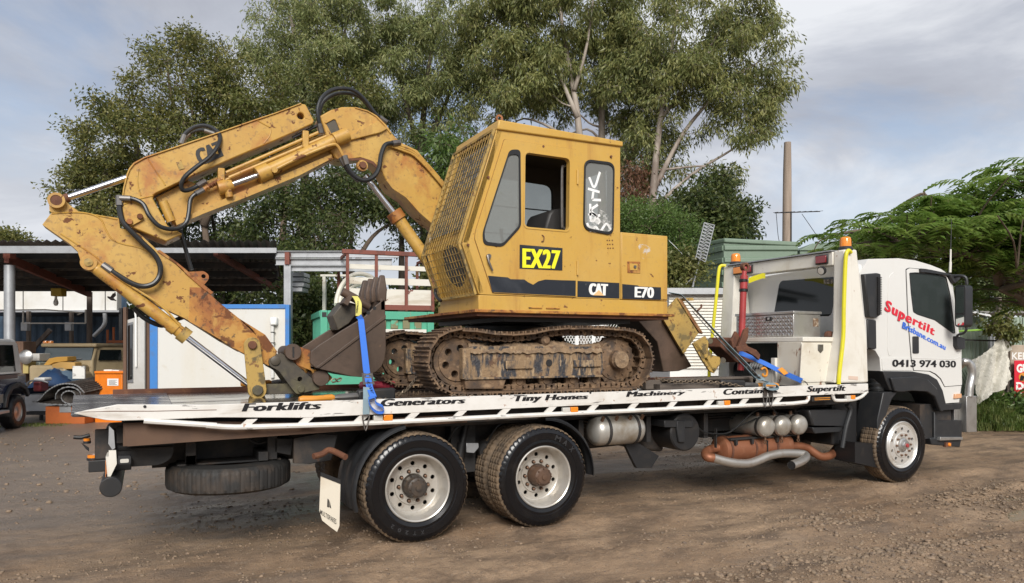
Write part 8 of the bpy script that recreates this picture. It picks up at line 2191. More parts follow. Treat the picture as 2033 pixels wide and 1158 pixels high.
one('rope', 'bright lime green rope stretched across the iron fence behind the mirror', 'rope', MB().tube([yw(1900, 658, 16.5), yw(1952, 655, 16.5)], 0.022, 8), mat('lime_rope', (0.36, 0.66, 0.10), 0.6))
# tarpaulin
def bil(a, b, c, d, s, t): return a.lerp(b, s).lerp(d.lerp(c, s), t)
A_, B_, C_, D_ = (yw(1918, 717, 16.2), yw(1984, 667, 16.5), yw(2002, 752, 16.3), yw(1934, 806, 15.9))
r_ = np.random.default_rng(2)
rows = []
for j in range(25):
    row = []
    for i in range(25):
        s, t = i / 24, j / 24
        p = bil(A_, B_, C_, D_, s, t)
        f = 0.10 * abs(math.sin(7 * s + 3 * t)) * (0.3 + t) + 0.09 * abs(math.sin(11 * (s - 1) * (1.1 - t) + 2)) * (0.3 + t * (1 - t) * 2) + 0.05 * abs(math.sin(19 * s + 13 * t)) + r_.uniform(-.008, .008)
        row.append(p - FV * f + Vector((0, 0, -0.10 * math.sin(math.pi * s) * (1 - t) + 0.05 * math.sin(math.pi * s * 2) * t)))
    rows.append(row)
tp_ = one('tarpaulin', 'dirty white tarpaulin hanging from the fence post behind the bull bar', 'tarpaulin', MB().grid(rows), tarpm, sharp=24)
fl_ = [yw(1984, 667, 16.45), yw(2000, 678, 16.4), yw(2010, 694, 16.35), yw(1992, 704, 16.4), yw(1986, 690, 16.42)]
obj('loose_corner', MB().slab([fl_], FV * 0.01), tarpm, tp_)
# signs
kp = thing('sign_board', 'weathered cream board reading KEEP OUT on the iron fence', 'sign', yw(2035, 720, 16.7))
obj('board', ybox(YM2(), 2006, 2075, 685, 748, 16.72, 0.03), mat('weathered_cream_board', (0.42, 0.34, 0.26), 0.7, layers=[((0.28, 0.22, 0.17), 4, 0.5, 0.7, 0.7)]), kp, bevel=0.01)
write('board_lettering', 'KEEP', [yw(a, b, 16.72) for a, b in ((2009, 714), (2048, 714), (2048, 699), (2009, 699))], -FV, M['letterwhite'], kp, fat=0.02, lift=0.004)
gd_ = thing('warning_sign', 'red sign reading GUARD DOGS in white with a dog emblem', 'sign', yw(2040, 790, 16.6))
obj('sign_plate', ybox(YM2(), 2014, 2080, 716, 788, 16.6, 0.02), M['letterred'], gd_, bevel=0.006)
def sgn(s, x0, x1, y0, y1, m, f=0.05): write('sign_lettering', s, [yw(a, b, 16.6) for a, b in ((x0, y1), (x1, y1), (x1, y0), (x0, y0))], -FV, m, gd_, fat=f, lift=0.004)
sgn('GUARD', 2018, 2076, 722, 740, M['letterwhite']); sgn('DOGS', 2017, 2072, 758, 774, M['letterwhite']); sgn('ON PREMISES', 2016, 2078, 779, 784, M['letterwhite'], 0.03)
cdot = yw(2031, 749, 16.6)
em = obj('emblem_disc', MB().lathe([(0, 0.006), (0.10, 0.006), (0.10, 0.0)], cdot, -FV, 20), M['orangehandle'], gd_)
obj('dog_head', MB().slab([[yw(2031 + a, 749 + b, 16.588) for a, b in ((-6, 5), (-5, -1), (-2, -5), (0, -2), (4, -3), (7, 0), (5, 3), (1, 3), (2, 7), (-4, 7))]], FV * 0.003), M['black'], em)
# ================================================================== trees and plants
lm = dict(
    dark=leaf_mat('dark_olive_leaves', (0.075, 0.094, 0.028), (0.155, 0.17, 0.046), (0.33, 0.30, 0.10), 0.7, 0.42),
    mid=leaf_mat('mid_green_leaves', (0.075, 0.098, 0.028), (0.145, 0.165, 0.045), (0.26, 0.24, 0.08), 0.7, 0.4),
    gum=leaf_mat('grey_green_gum_leaves', (0.13, 0.165, 0.06), (0.235, 0.275, 0.10), (0.42, 0.42, 0.18), 0.7, 0.42),
    gumdark=leaf_mat('olive_gum_leaves', (0.115, 0.145, 0.05), (0.215, 0.24, 0.08), (0.40, 0.385, 0.145), 0.7, 0.42),
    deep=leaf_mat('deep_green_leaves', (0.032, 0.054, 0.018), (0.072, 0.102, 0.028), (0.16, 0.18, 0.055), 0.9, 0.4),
    bright=leaf_mat('bright_green_leaves', (0.060, 0.115, 0.024), (0.11, 0.18, 0.04), (0.18, 0.255, 0.07), 0.9, 0.4),
    fern=leaf_mat('poinciana_leaflets', (0.10, 0.185, 0.032), (0.18, 0.285, 0.052), (0.29, 0.38, 0.09), 1.4, 0.5),
    straw=leaf_mat('yard_grass_blades', (0.085, 0.135, 0.03), (0.145, 0.205, 0.045), (0.27, 0.29, 0.10), 2.5, 0.35),
)
bark_dark = mat('dark_bark', (0.075, 0.06, 0.046), 0.9, layers=[((0.15, 0.125, 0.10), 4, 0.5, 0.7, 0.7, (1, 1, 0.3))], bump=(14, 0.5, 0.02, (1, 1, 0.3)))
bark_gum = mat('pale_gum_bark', (0.33, 0.28, 0.235), 0.8, layers=[((0.17, 0.13, 0.105), 2.2, 0.48, 0.62, 0.85, (1, 1, 0.3)), ((0.48, 0.43, 0.37), 3, 0.55, 0.7, 0.7, (1, 1, 0.3))], bump=(8, 0.3, 0.02, (1, 1, 0.25)))
bark_brown = mat('brown_bark', (0.15, 0.11, 0.08), 0.9, layers=[((0.08, 0.06, 0.045), 5, 0.45, 0.65, 0.8, (1, 1, 0.3))], bump=(14, 0.5, 0.02, (1, 1, 0.3)))

def leaf_mesh(C, D, ln, wd, rng):        # quads: centre of the stalk end, direction, length, width
    n = len(C)
    rv = rng.normal(size=(n, 3))
    Wv = np.cross(D, rv); Wv /= np.linalg.norm(Wv, axis=1, keepdims=True) + 1e-9
    Nn = np.cross(D, Wv)
    l, w_ = ln[:, None], wd[:, None]
    a = C
    b = C + D * l * 0.45 + Wv * w_ * 0.5 + Nn * l * 0.05
    c = C + D * l
    d = C + D * l * 0.45 - Wv * w_ * 0.5 + Nn * l * 0.05
    co = np.stack([a, b, c, d], 1).reshape(-1, 3)
    q = np.arange(n * 4).reshape(n, 4)
    return co, q
def tree(name, label, blobs, d, trunks, leafm, bark, seed, clumps=60, per=420, leaf=(0.16, 0.05), droop=0.8, crad=(0.55, 0.95), depth=2.2, tw=12, group=None, cat='tree', flat=0.75, hollow=0.35, limb=0.06, spread=0.22, dead=0.0):
    # blobs: parts of the crown (px, py, radius px) measured at depth d; trunks: [(points px, py), base radius m]
    rng = np.random.default_rng(seed)
    if cat == 'tree' and d < 40: g_ = 'gum' in name; clumps = int(clumps * (1.75 if g_ else 1.5)); per = int(per * (0.44 if g_ else 0.5)); crad = (crad[0] * 0.5, crad[1] * 0.58); spread *= 0.68
    t0 = trunks[0][0][0] if trunks else (blobs[0][0], 700)
    base = yard(U(t0[0], d), d, 0)
    root = thing(name, label, cat, base, group)
    B = np.array([(U(b[0], d), d, ZH(b[1], d), b[2] * 1.05 * d / FPX) for b in blobs])
    # clump centres
    wgt = B[:, 3] ** 2; wgt /= wgt.sum()
    pick = rng.choice(len(B), clumps, p=wgt)
    v = rng.normal(size=(clumps, 3)); v /= np.linalg.norm(v, axis=1, keepdims=True)
    r = (hollow + (1 - hollow) * rng.random(clumps)) ** 0.6
    CC = B[pick, :3] + v * (r * B[pick, 3])[:, None] * np.array([1, 0, 1]) 
    CC[:, 1] += v[:, 1] * r * np.minimum(depth, B[pick, 3] * 1.6)
    # trunks and limbs
    mb = MB(yard)
    nodes = []
    for pts, r0 in trunks:
        P = [Vector((U(a, d), d + rng.uniform(-.15, .15), max(-0.1, ZH(b, d)))) for a, b in pts]
        P[0] = Vector((P[0].x, d, -0.1)) if pts[0][1] > 690 or len(trunks) == 1 else P[0]
        S = smooth(P, 5)
        m = len(S)
        rs = [r0 * (1 - 0.78 * (k / (m - 1)) ** 0.8) for k in range(m)]
        mb.tube(S, rs, 9)
        nodes += list(zip(S, rs))
    if not nodes: nodes = [(Vector(b[:3]), 0.03) for b in B]
    NP = np.array([tuple(p) for p, _ in nodes]); NR = np.array([x for _, x in nodes])
    order = np.argsort(np.linalg.norm(CC - NP.mean(0), axis=1))
    lm_ = MB(yard)
    for k in order:
        c = CC[k]
        dv = c - NP
        dist = np.linalg.norm(dv, axis=1)
        cost = dist + np.where(dv[:, 2] < 0.25 * dist, 2.5 * (0.25 * dist - dv[:, 2]), 0)
        j = int(np.argmin(cost))
        a = NP[j]; L_ = dist[j]
        if L_ < 0.15: continue
        m1 = a + (c - a) * 0.35 + np.array([0, 0, 0.10 * L_]) + rng.normal(size=3) * 0.07 * L_
        m2 = a + (c - a) * 0.7 + np.array([0, 0, 0.10 * L_]) + rng.normal(size=3) * 0.07 * L_
        rr = min(NR[j] * 0.75, limb * (0.35 + 0.28 * L_))
        S = smooth([Vector(a), Vector(m1), Vector(m2), Vector(c)], 3)
        rs = [max(0.008, rr * (1 - 0.75 * i / (len(S) - 1))) for i in range(len(S))]
        lm_.tube(S, rs, 5, cap=False)
        add = np.array([tuple(p) for p in S[3:]])
        NP = np.vstack([NP, add]); NR = np.concatenate([NR, np.array(rs[3:])])
    # twigs and leaves
    R_ = rng.uniform(crad[0], crad[1], clumps)
    tv = rng.normal(size=(clumps, tw, 3)); tv /= np.linalg.norm(tv, axis=2, keepdims=True)
    tr_ = rng.random((clumps, tw, 1)) ** 0.45
    TW = CC[:, None, :] + tv * tr_ * R_[:, None, None] * np.array([1, 1, flat])
    for k in range(clumps):
        for i in range(0, tw, 3):
            lm_.tube([Vector(CC[k]), Vector(CC[k] * 0.5 + TW[k, i] * 0.5 + np.array([0, 0, 0.06])), Vector(TW[k, i])], [0.012, 0.009, 0.005], 3, cap=False)
    nl = per // tw
    LP = TW[:, :, None, :] + rng.normal(size=(clumps, tw, nl, 3)) * spread * np.array([1, 1, 0.85])
    out_ = LP - CC[:, None, None, :]
    D = out_ / (np.linalg.norm(out_, axis=-1, keepdims=True) + 1e-6) * 0.6 + rng.normal(size=LP.shape) * 0.55
    D[..., 2] -= droop
    D = D.reshape(-1, 3); D /= np.linalg.norm(D, axis=1, keepdims=True)
    LP = LP.reshape(-1, 3)
    n = len(LP)
    ln = leaf[0] * rng.uniform(0.65, 1.35, n); wd = leaf[1] * rng.uniform(0.7, 1.3, n)
    co, q = leaf_mesh(LP, D, ln, wd, rng)
    # yard frame to world
    W_ = np.array([CAMX, CAMY, 0])[None] + co[:, :1] * np.array([CA, -SA, 0])[None] + co[:, 1:2] * np.array([SA, CA, 0])[None] + co[:, 2:3] * np.array([0, 0, 1.0])[None]
    me = np_mesh('crown', W_ - np.array(tuple(base))[None], q)
    me.materials.append(leafm)
    o = bpy.data.objects.new('crown', me); COL.objects.link(o)
    o.parent = root
    WL[o.name] = Vector(base)
    if trunks:
        obj('trunk', mb, bark, root, sharp=180)
    if lm_.v: obj('branches', lm_, bark, root, sharp=180, kind='stuff')
    return root
G1 = 'tall trees behind the yard'
# left dark tree mass
tree('native_tree', 'dark olive tree with open crown behind the chrome rod above the shed roof', [(205, 300, 55), (250, 210, 55), (200, 390, 60), (300, 290, 70), (180, 350, 40), (270, 400, 60), (235, 440, 60)], 24,
     [([(330, 720), (325, 560), (300, 430), (270, 300), (245, 220)], 0.24), ([(318, 520), (260, 430), (205, 330)], 0.14)], lm['dark'], bark_dark, 101, 64, 560, (0.13, 0.055), 0.35, group=G1)
tree('native_tree', 'dark leafy tree with pale bare limbs behind the lettered linkage beam', [(330, 130, 48), (400, 100, 42), (370, 200, 70), (440, 150, 50), (470, 230, 70), (400, 300, 80), (350, 380, 60), (330, 240, 40), (470, 330, 60)], 25,
     [([(420, 720), (415, 560), (405, 420), (395, 280), (360, 150)], 0.17), ([(408, 450), (450, 300), (465, 180)], 0.15), ([(398, 300), (345, 210), (330, 120)], 0.12)], lm['dark'], bark_brown, 102, 76, 520, (0.13, 0.055), 0.4, group=G1)
tree('gum_tree', 'tall pale gum tree above the linkage beam and hoses', [(560, 60, 55), (620, 20, 60), (600, 120, 65), (680, 60, 70), (660, 150, 70), (560, 190, 60), (720, 150, 60), (640, 240, 60), (740, 30, 60), (520, 110, 35)], 27,
     [([(600, 720), (598, 500), (605, 300), (600, 150), (575, 30)], 0.25), ([(603, 320), (650, 180), (690, 40)], 0.16)], lm['gum'], bark_gum, 103, 84, 640, (0.17, 0.042), 0.9, group=G1)
tree('gum_tree', 'yellowish green bushy gum directly behind the boom knee', [(600, 190, 70), (660, 250, 60), (540, 250, 70), (700, 200, 60), (480, 290, 60), (600, 310, 60)], 25.5,
     [([(560, 720), (560, 520), (575, 350), (600, 220)], 0.2)], lm['mid'], bark_brown, 104, 52, 560, (0.14, 0.055), 0.4, group=G1)
tree('gum_tree', 'grey green gum with thin dark limbs between boom knee and cab', [(760, 60, 60), (820, 30, 70), (850, 110, 70), (780, 150, 60), (900, 60, 60), (880, 170, 60), (820, 230, 60), (930, 140, 50), (760, 240, 50), (905, 260, 45)], 28,
     [([(840, 720), (842, 480), (835, 300), (850, 150), (870, 10)], 0.24), ([(838, 320), (800, 180), (770, 40)], 0.13), ([(840, 300), (890, 190), (915, 80)], 0.12)], lm['gum'], bark_dark, 105, 84, 620, (0.18, 0.042), 0.95, group=G1)
tree('gum_tree', 'tall smooth barked gum with forked pale trunk above the cab roof', [(1000, 40, 70), (1080, 60, 60), (1000, 130, 60), (1060, 160, 55), (980, 210, 50), (1130, 30, 60), (1100, 120, 45), (940, 50, 50), (1040, -30, 70)], 26,
     [([(1160, 720), (1158, 450), (1150, 270), (1138, 170), (1118, 60), (1105, -60)], 0.20), ([(1146, 235), (1100, 130), (1040, 30)], 0.10), ([(1140, 180), (1165, 90), (1180, -20)], 0.09)], lm['gumdark'], bark_gum, 106, 86, 600, (0.19, 0.045), 1.1, group=G1)
tree('gum_tree', 'gum tree with a straight grey trunk rising behind the cab roof', [(1190, 50, 60), (1240, 110, 60), (1180, 130, 55), (1230, 190, 60), (1270, 40, 60), (1150, 180, 40), (1210, -20, 60), (1090, 220, 40), (1250, 260, 40)], 27,
     [([(1196, 720), (1196, 450), (1195, 280), (1198, 160), (1215, 40), (1222, -60)], 0.21), ([(1197, 180), (1250, 110), (1275, 40)], 0.09)], lm['gumdark'], bark_gum, 107, 76, 600, (0.19, 0.045), 1.1, group=G1)
tree('gum_tree', 'spreading pale limbed gum reaching out over the timber pole side of the sky', [(1340, 60, 65), (1400, 40, 60), (1450, 90, 60), (1500, 60, 45), (1530, 130, 45), (1550, 180, 35), (1500, 190, 50), (1440, 180, 60), (1380, 140, 60), (1330, 170, 60), (1490, 255, 40), (1430, 270, 45), (1500, 340, 28), (1440, 340, 30), (1370, 260, 40), (1350, 330, 30), (1290, 250, 50), (1300, 130, 50), (1520, 240, 28), (1475, 0, 50)], 25,
     [([(1288, 720), (1290, 500), (1296, 370), (1312, 230), (1330, 120), (1345, 20)], 0.20), ([(1296, 380), (1360, 260), (1440, 170), (1510, 120)], 0.10), ([(1292, 420), (1370, 350), (1450, 300), (1500, 260)], 0.08), ([(1310, 240), (1380, 140), (1430, 60)], 0.09), ([(1300, 340), (1400, 330), (1490, 335)], 0.05)], lm['gumdark'], bark_gum, 108, 118, 400, (0.18, 0.045), 1.1, crad=(0.45, 0.8), hollow=0.2, group=G1)
tree('gum_tree', 'slender gum with a brown dead spray of leaves beside the cab rear', [(1270, 330, 50), (1290, 210, 45), (1260, 400, 40), (1255, 150, 40), (1310, 290, 35)], 26.5,
     [([(1262, 720), (1268, 520), (1280, 380), (1285, 240)], 0.11)], lm['gum'], bark_gum, 109, 40, 420, (0.17, 0.045), 1.0, group=G1)
tree('shrub', 'small spray of dead brown leaves hanging beside the cab rear window', [(1262, 375, 14), (1250, 330, 10), (1270, 350, 9)], 25, [], leaf_mat('dead_brown_leaves', (0.12, 0.055, 0.03), (0.20, 0.10, 0.06), (0.28, 0.16, 0.10)), bark_gum, 110, 6, 260, (0.14, 0.04), 1.2, crad=(0.15, 0.3), cat='dead spray')
# lower, shaded trees seen below the boom
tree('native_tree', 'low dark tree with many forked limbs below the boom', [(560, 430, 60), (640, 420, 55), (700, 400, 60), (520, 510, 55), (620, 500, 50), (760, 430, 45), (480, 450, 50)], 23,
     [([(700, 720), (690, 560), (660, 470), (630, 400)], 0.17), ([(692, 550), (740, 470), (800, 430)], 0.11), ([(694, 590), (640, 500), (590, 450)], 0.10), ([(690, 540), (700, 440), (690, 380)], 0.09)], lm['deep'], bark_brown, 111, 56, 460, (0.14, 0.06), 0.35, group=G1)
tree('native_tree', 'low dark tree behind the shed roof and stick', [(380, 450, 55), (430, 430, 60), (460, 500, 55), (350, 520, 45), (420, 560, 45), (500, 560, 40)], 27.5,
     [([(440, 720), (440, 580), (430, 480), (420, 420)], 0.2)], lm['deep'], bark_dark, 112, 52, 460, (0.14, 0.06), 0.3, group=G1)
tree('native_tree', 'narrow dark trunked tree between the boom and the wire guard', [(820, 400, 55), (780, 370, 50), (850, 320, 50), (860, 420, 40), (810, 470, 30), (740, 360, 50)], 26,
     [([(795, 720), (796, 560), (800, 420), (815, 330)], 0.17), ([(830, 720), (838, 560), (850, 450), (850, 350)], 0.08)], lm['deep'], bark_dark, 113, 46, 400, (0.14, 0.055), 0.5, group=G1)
tree('shrub', 'broad leaved young tree with bright tips just before the wire guard', [(888, 300, 26), (905, 340, 20), (868, 280, 16), (910, 275, 16)], 21,
     [([(880, 720), (880, 500), (885, 330)], 0.06)], lm['bright'], bark_brown, 114, 13, 110, (0.22, 0.06), 0.75, crad=(0.3, 0.5), cat='young tree')
tree('shrub', 'leafy green bush under the front of the cab beside the red crate', [(880, 590, 40), (900, 640, 34), (870, 540, 24), (935, 650, 20), (880, 680, 34)], 17, [([(890, 745), (890, 640), (888, 570)], 0.05)], lm['mid'], bark_brown, 115, 34, 330, (0.11, 0.055), 0.2, crad=(0.25, 0.45), cat='bush', depth=1.0, spread=0.13)
tree('shrub', 'dark undergrowth between white container and green container', [(590, 600, 26), (605, 640, 22), (585, 660, 22), (630, 590, 24)], 18, [([(595, 740), (595, 640), (594, 600)], 0.05)], lm['deep'], bark_brown, 116, 24, 330, (0.12, 0.06), 0.2, crad=(0.25, 0.45), cat='bush', depth=1.2)
tree('native_tree', 'twisted brown trunk with sparse leaves beside the bare steel frame', [(640, 560, 30), (660, 470, 40), (620, 520, 30)], 21.5, [([(600, 760), (612, 640), (632, 560), (640, 500)], 0.17)], lm['deep'], bark_brown, 117, 16, 260, (0.13, 0.05), 0.5)
tree('shrub', 'bright green feathery bush beside the cab above the engine cover', [(1285, 440, 45), (1260, 470, 40), (1320, 460, 34), (1290, 500, 46), (1330, 520, 30), (1250, 430, 26)], 20, [([(1290, 740), (1290, 560), (1285, 460)], 0.07)], lm['bright'], bark_brown, 118, 60, 470, (0.075, 0.03), 0.15, crad=(0.3, 0.55), cat='bush', spread=0.16)
tree('native_tree', 'dense dark green round tree behind the green cabin', [(1360, 420, 50), (1410, 400, 48), (1450, 440, 46), (1400, 460, 60), (1340, 470, 40), (1470, 480, 36), (1380, 530, 56), (1350, 570, 40), (1330, 540, 40)], 23, [([(1400, 740), (1400, 560), (1400, 430)], 0.2)], lm['deep'], bark_dark, 119, 80, 520, (0.15, 0.065), 0.3, hollow=0.5, group=G1)
tree('shrub', 'bright leafy bush low between engine cover and lattice mast', [(1345, 545, 30), (1360, 520, 24), (1340, 585, 24)], 19, [([(1345, 740), (1345, 600), (1348, 540)], 0.05)], lm['mid'], bark_brown, 120, 24, 300, (0.10, 0.05), 0.2, crad=(0.22, 0.4), cat='bush', spread=0.14)
for k, (x, y, rr_, lb) in enumerate(((20, 470, 14, 'tiny distant tree top above the shed roof by the steel post'), (60, 500, 18, 'distant tree hidden low behind the shed roof'))):
    tree('native_tree', lb, [(x, y, rr_), (x - 14, y + 12, rr_)], 45, [([(x, 700), (x, y + 10)], 0.14)], lm['dark'], bark_dark, 121 + k, 16, 300, (0.2, 0.1), 0.3)
tree('native_tree', 'pale green distant tree behind the fence beyond the mirror', [(1930, 560, 40), (1975, 585, 40), (2030, 560, 50), (1900, 600, 40), (1850, 540, 40), (2080, 590, 40)], 34, [([(1950, 720), (1950, 640), (1945, 580)], 0.2)], leaf_mat('pale_far_leaves', (0.075, 0.105, 0.035), (0.13, 0.165, 0.06), (0.20, 0.24, 0.095)), bark_brown, 124, 50, 420, (0.2, 0.1), 0.3, group=G1)
tree('native_tree', 'brownish olive tree low behind the near beacon', [(1690, 505, 26), (1730, 500, 26), (1770, 510, 22), (1660, 520, 20)], 30, [([(1700, 720), (1705, 600), (1712, 520)], 0.14)], leaf_mat('brownish_leaves', (0.055, 0.06, 0.025), (0.10, 0.10, 0.04), (0.17, 0.15, 0.07)), bark_brown, 125, 26, 360, (0.16, 0.07), 0.4)
# far wood closing the view under the crowns
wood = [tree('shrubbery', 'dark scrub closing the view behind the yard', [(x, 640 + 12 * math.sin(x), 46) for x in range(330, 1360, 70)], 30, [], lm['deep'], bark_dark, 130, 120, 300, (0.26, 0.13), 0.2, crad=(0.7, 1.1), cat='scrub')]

# ---- poinciana: flat layers of feathery fronds
def poinciana(seed):
    d = 13.5
    rng = np.random.default_rng(seed)
    root = thing('poinciana_tree', 'wide poinciana tree with bright green feathery fronds over the truck cab', 'tree', yard(U(2010, d), d, 0))
    mb = MB(yard)
    nodes = []
    def limb(pts, r0, dj=0.0):
        P = [Vector((U(a, d), d + dd, ZH(b, d))) for a, b, dd in pts]
        S = smooth(P, 5)
        rs = [r0 * (1 - 0.75 * k / (len(S) - 1)) for k in range(len(S))]
        mb.tube(S, rs, 9)
        nodes.extend([tuple(p) for p in S])
    P0 = [(2130, 890, 0.2), (2110, 740, 0.2), (2070, 640, 0.1), (2010, 565, 0), (1968, 525, 0), (1920, 505, 0.2)]
    limb(P0, 0.17)
    limb([(1985, 560, 0), (1940, 540, -.5), (1880, 520, -.8), (1830, 512, -.8), (1765, 500, -.7)], 0.10)
    limb([(1968, 528, 0), (1900, 480, .5), (1850, 465, .6), (1790, 458, .8), (1750, 445, .8), (1700, 452, .9)], 0.09)
    limb([(1975, 540, 0), (1960, 470, .3), (1930, 430, .5), (1885, 400, .6), (1870, 372, .6), (1840, 385, .7)], 0.08)
    limb([(2040, 600, 0), (2050, 520, .6), (2060, 440, .8), (2080, 380, .9)], 0.13)
    limb([(1985, 560, 0), (2010, 480, -.6), (2005, 420, -.9), (1990, 380, -1.0)], 0.09)
    limb([(1990, 575, 0), (1950, 570, -1.2), (1900, 560, -1.6)], 0.07)
    limb([(2060, 630, 0), (2000, 592, -.3), (1965, 588, -.5), (1940, 580, -.6)], 0.06)
    # tips of the twigs: layered pads inside the crown outline
    pads = [(1700, 458, 40), (1740, 440, 40), (1790, 440, 50), (1830, 420, 50), (1845, 385, 28), (1880, 372, 34), (1900, 430, 60), (1950, 410, 60), (1990, 380, 60), (2030, 350, 60), (2060, 400, 80), (1960, 460, 60), (2010, 450, 60), (1890, 480, 60),
            (1840, 470, 50), (1780, 475, 45), (1720, 480, 36), (1690, 500, 30), (1760, 510, 30), (1920, 520, 50), (1990, 520, 60), (2030, 500, 60), (1870, 520, 40), (2020, 560, 40), (1970, 500, 50), (2060, 480, 80), (2060, 560, 60), (1935, 365, 20), (1660, 470, 18)]
    T = []
    for x, y, r in pads:
        y += 22 if y < 405 else 8
        n = max(2, int(r * r / 330))
        for _ in range(n):
            a, b = rng.uniform(-1, 1), rng.uniform(-0.7, 0.7)
            T.append((U(x + a * r, d), d + rng.normal() * 1.0, ZH(y + b * r * 1.1 + rng.normal() * 6, d)))
    T = np.array(T)
    NPn = np.array(nodes)
    for t in T:
        dv = t - NPn
        j = int(np.argmin(np.linalg.norm(dv, axis=1) + np.where(dv[:, 2] < 0, 0.6, 0)))
        a = NPn[j]
        m = (a + t) / 2 + rng.normal(size=3) * 0.06 + np.array([0, 0, 0.06])
        mb.tube(smooth([Vector(a), Vector(m), Vector(t)], 3), [0.022 - 0.002 * k for k in range(7)], 4, cap=False)
    # fronds
    NF = 7
    n = len(T) * NF
    o = np.repeat(T, NF, 0)
    az = rng.uniform(0, 2 * math.pi, n)
    L_ = rng.uniform(0.40, 0.72, n)
    H = np.stack([np.cos(az), np.sin(az), np.zeros(n)], -1)
    up = rng.uniform(0.05, 0.6, n)
    S_ = np.stack([-np.sin(az), np.cos(az), np.zeros(n)], -1)
    quads = []
    NPIN = 9
    for k in range(NPIN):
        s = 0.18 + 0.82 * k / (NPIN - 1)
        c = o + H * (L_ * s)[:, None] + np.stack([np.zeros(n), np.zeros(n), L_ * (up * s - 0.62 * s * s)], -1)
        lp = L_ * 0.36 * (math.sin(math.pi * (0.25 + 0.62 * s)) + 0.1)
        for sg in (-1, 1):
            dirv = S_ * sg * 0.9 + H * 0.45
            dirv = dirv / np.linalg.norm(dirv, axis=1, keepdims=True)
            wv = H * 0.030
            e = c + dirv * lp[:, None] + np.array([0, 0, -1]) * (lp * rng.uniform(0.15, 0.5, n))[:, None]
            mid_ = c + dirv * (lp * 0.5)[:, None] + np.array([0, 0, -1]) * (lp * 0.08)[:, None]
            quads.append(np.stack([c, mid_ + wv, e, mid_ - wv], 1))
    Q = np.concatenate(quads, 0)
    co = Q.reshape(-1, 3)
    base = np.array(tuple(WL[root.name]))
    W_ = np.array([CAMX, CAMY, 0])[None] + co[:, :1] * np.array([CA, -SA, 0])[None] + co[:, 1:2] * np.array([SA, CA, 0])[None] + co[:, 2:3] * np.array([0, 0, 1.0])[None]
    me = np_mesh('crown', W_ - base[None], np.arange(len(co)).reshape(-1, 4))
    me.materials.append(lm['fern'])
    c_ = bpy.data.objects.new('crown', me); COL.objects.link(c_); c_.parent = root
    obj('trunk', mb, bark_brown, root, sharp=180)
poinciana(5)

# ---- unseen trees added behind the viewer so glass and metal have something to reflect
_r = np.random.default_rng(77)
_n = 5000
_c = np.stack([_r.uniform(-45, 60, _n), _r.uniform(-34, -28, _n), _r.random(_n) ** 1.3 * 7.0 * (0.6 + 0.5 * vnoise(np.linspace(0, 40, _n), np.zeros(_n), 71, 0.4))], -1)
_d = _r.normal(size=(_n, 3)); _d /= np.linalg.norm(_d, axis=1, keepdims=True)
_co, _q = leaf_mesh(_c, _d, _r.uniform(0.6, 1.2, _n), _r.uniform(0.4, 0.8, _n), _r)
_me = np_mesh('added_treeline', _co, _q); _me.materials.append(lm['deep'])
_o = bpy.data.objects.new('added_treeline', _me); COL.objects.link(_o)
_o['kind'] = 'stuff'; _o['label'] = 'unseen line of trees added behind the viewer for reflections'

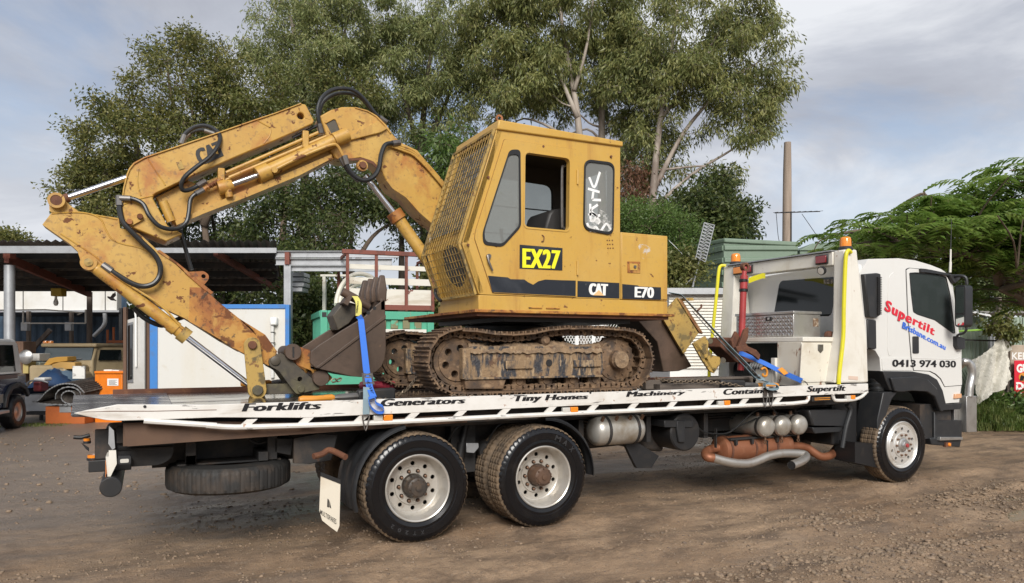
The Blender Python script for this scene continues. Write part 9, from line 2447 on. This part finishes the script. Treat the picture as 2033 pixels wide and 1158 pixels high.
# ---- grass along the fence
def grass(name, label, u0, u1, d0, d1, n, hmin, hmax, seed):
    rng = np.random.default_rng(seed)
    u_, d_ = rng.uniform(u0, u1, n), d0 + (d1 - d0) * rng.random(n) ** 0.8
    tuft = vnoise(u_, d_, 55, 1.6)
    h = (hmin + (hmax - hmin) * rng.random(n)) * (0.35 + 0.9 * tuft) * np.clip((d_ - d0) / 0.5 + 0.25, 0.25, 1)
    az = rng.uniform(0, 6.28, n); le = rng.uniform(0.15, 0.75, n) * h
    w_ = rng.uniform(0.006, 0.014, n)
    b = np.stack([u_, d_, np.zeros(n)], -1)
    hd = np.stack([np.cos(az), np.sin(az), np.zeros(n)], -1)
    sd_ = np.stack([-np.sin(az), np.cos(az), np.zeros(n)], -1)
    m1 = b + hd * (le * 0.35)[:, None] + np.array([0, 0, 1]) * (h * 0.65)[:, None]
    e = b + hd * le[:, None] + np.array([0, 0, 1]) * (h * (1 - 0.25 * le / h))[:, None]
    Q = np.stack([b - sd_ * w_[:, None], b + sd_ * w_[:, None], m1 + sd_ * (w_ * .8)[:, None], m1 - sd_ * (w_ * .8)[:, None],
                  m1 - sd_ * (w_ * .8)[:, None], m1 + sd_ * (w_ * .8)[:, None], e + sd_ * 0.001, e - sd_ * 0.001], 1)
    co = Q.reshape(-1, 3)
    W_ = np.array([CAMX, CAMY, 0])[None] + co[:, :1] * np.array([CA, -SA, 0])[None] + co[:, 1:2] * np.array([SA, CA, 0])[None] + co[:, 2:3] * np.array([0, 0, 1.0])[None]
    me = np_mesh(name, W_, np.arange(len(co)).reshape(-1, 4))
    me.materials.append(lm['straw'])
    o = bpy.data.objects.new(name, me); COL.objects.link(o)
    o['kind'] = 'stuff'; o['label'] = label
grass('grass', 'long green grass along the foot of the iron fence', U(1840, 16), U(2200, 16), 15.2, 16.9, 15000, 0.10, 0.62, 3)
grass('grass', 'thin low weeds at the edge of the shed', U(60, 17), U(175, 17), 15.6, 16.5, 900, 0.02, 0.10, 4)
tree('creeper', 'thin green creeper climbing over the fence post above the tarpaulin', [(1975, 655, 12), (1990, 640, 10), (2005, 660, 10), (1960, 675, 8), (1998, 625, 8)], 16.4, [], lm['mid'], bark_brown, 140, 14, 60, (0.10, 0.06), 0.3, crad=(0.12, 0.22), cat='creeper', depth=0.2, tw=6, spread=0.08)
tree('creeper', 'low leafy weeds below the tarpaulin netting', [(1965, 800, 14), (2006, 810, 16), (1990, 815, 12), (2025, 800, 14), (1950, 815, 10)], 16.6, [], lm['bright'], bark_brown, 141, 22, 110, (0.10, 0.06), 0.0, crad=(0.15, 0.28), cat='weeds', depth=0.3, tw=8, spread=0.1)
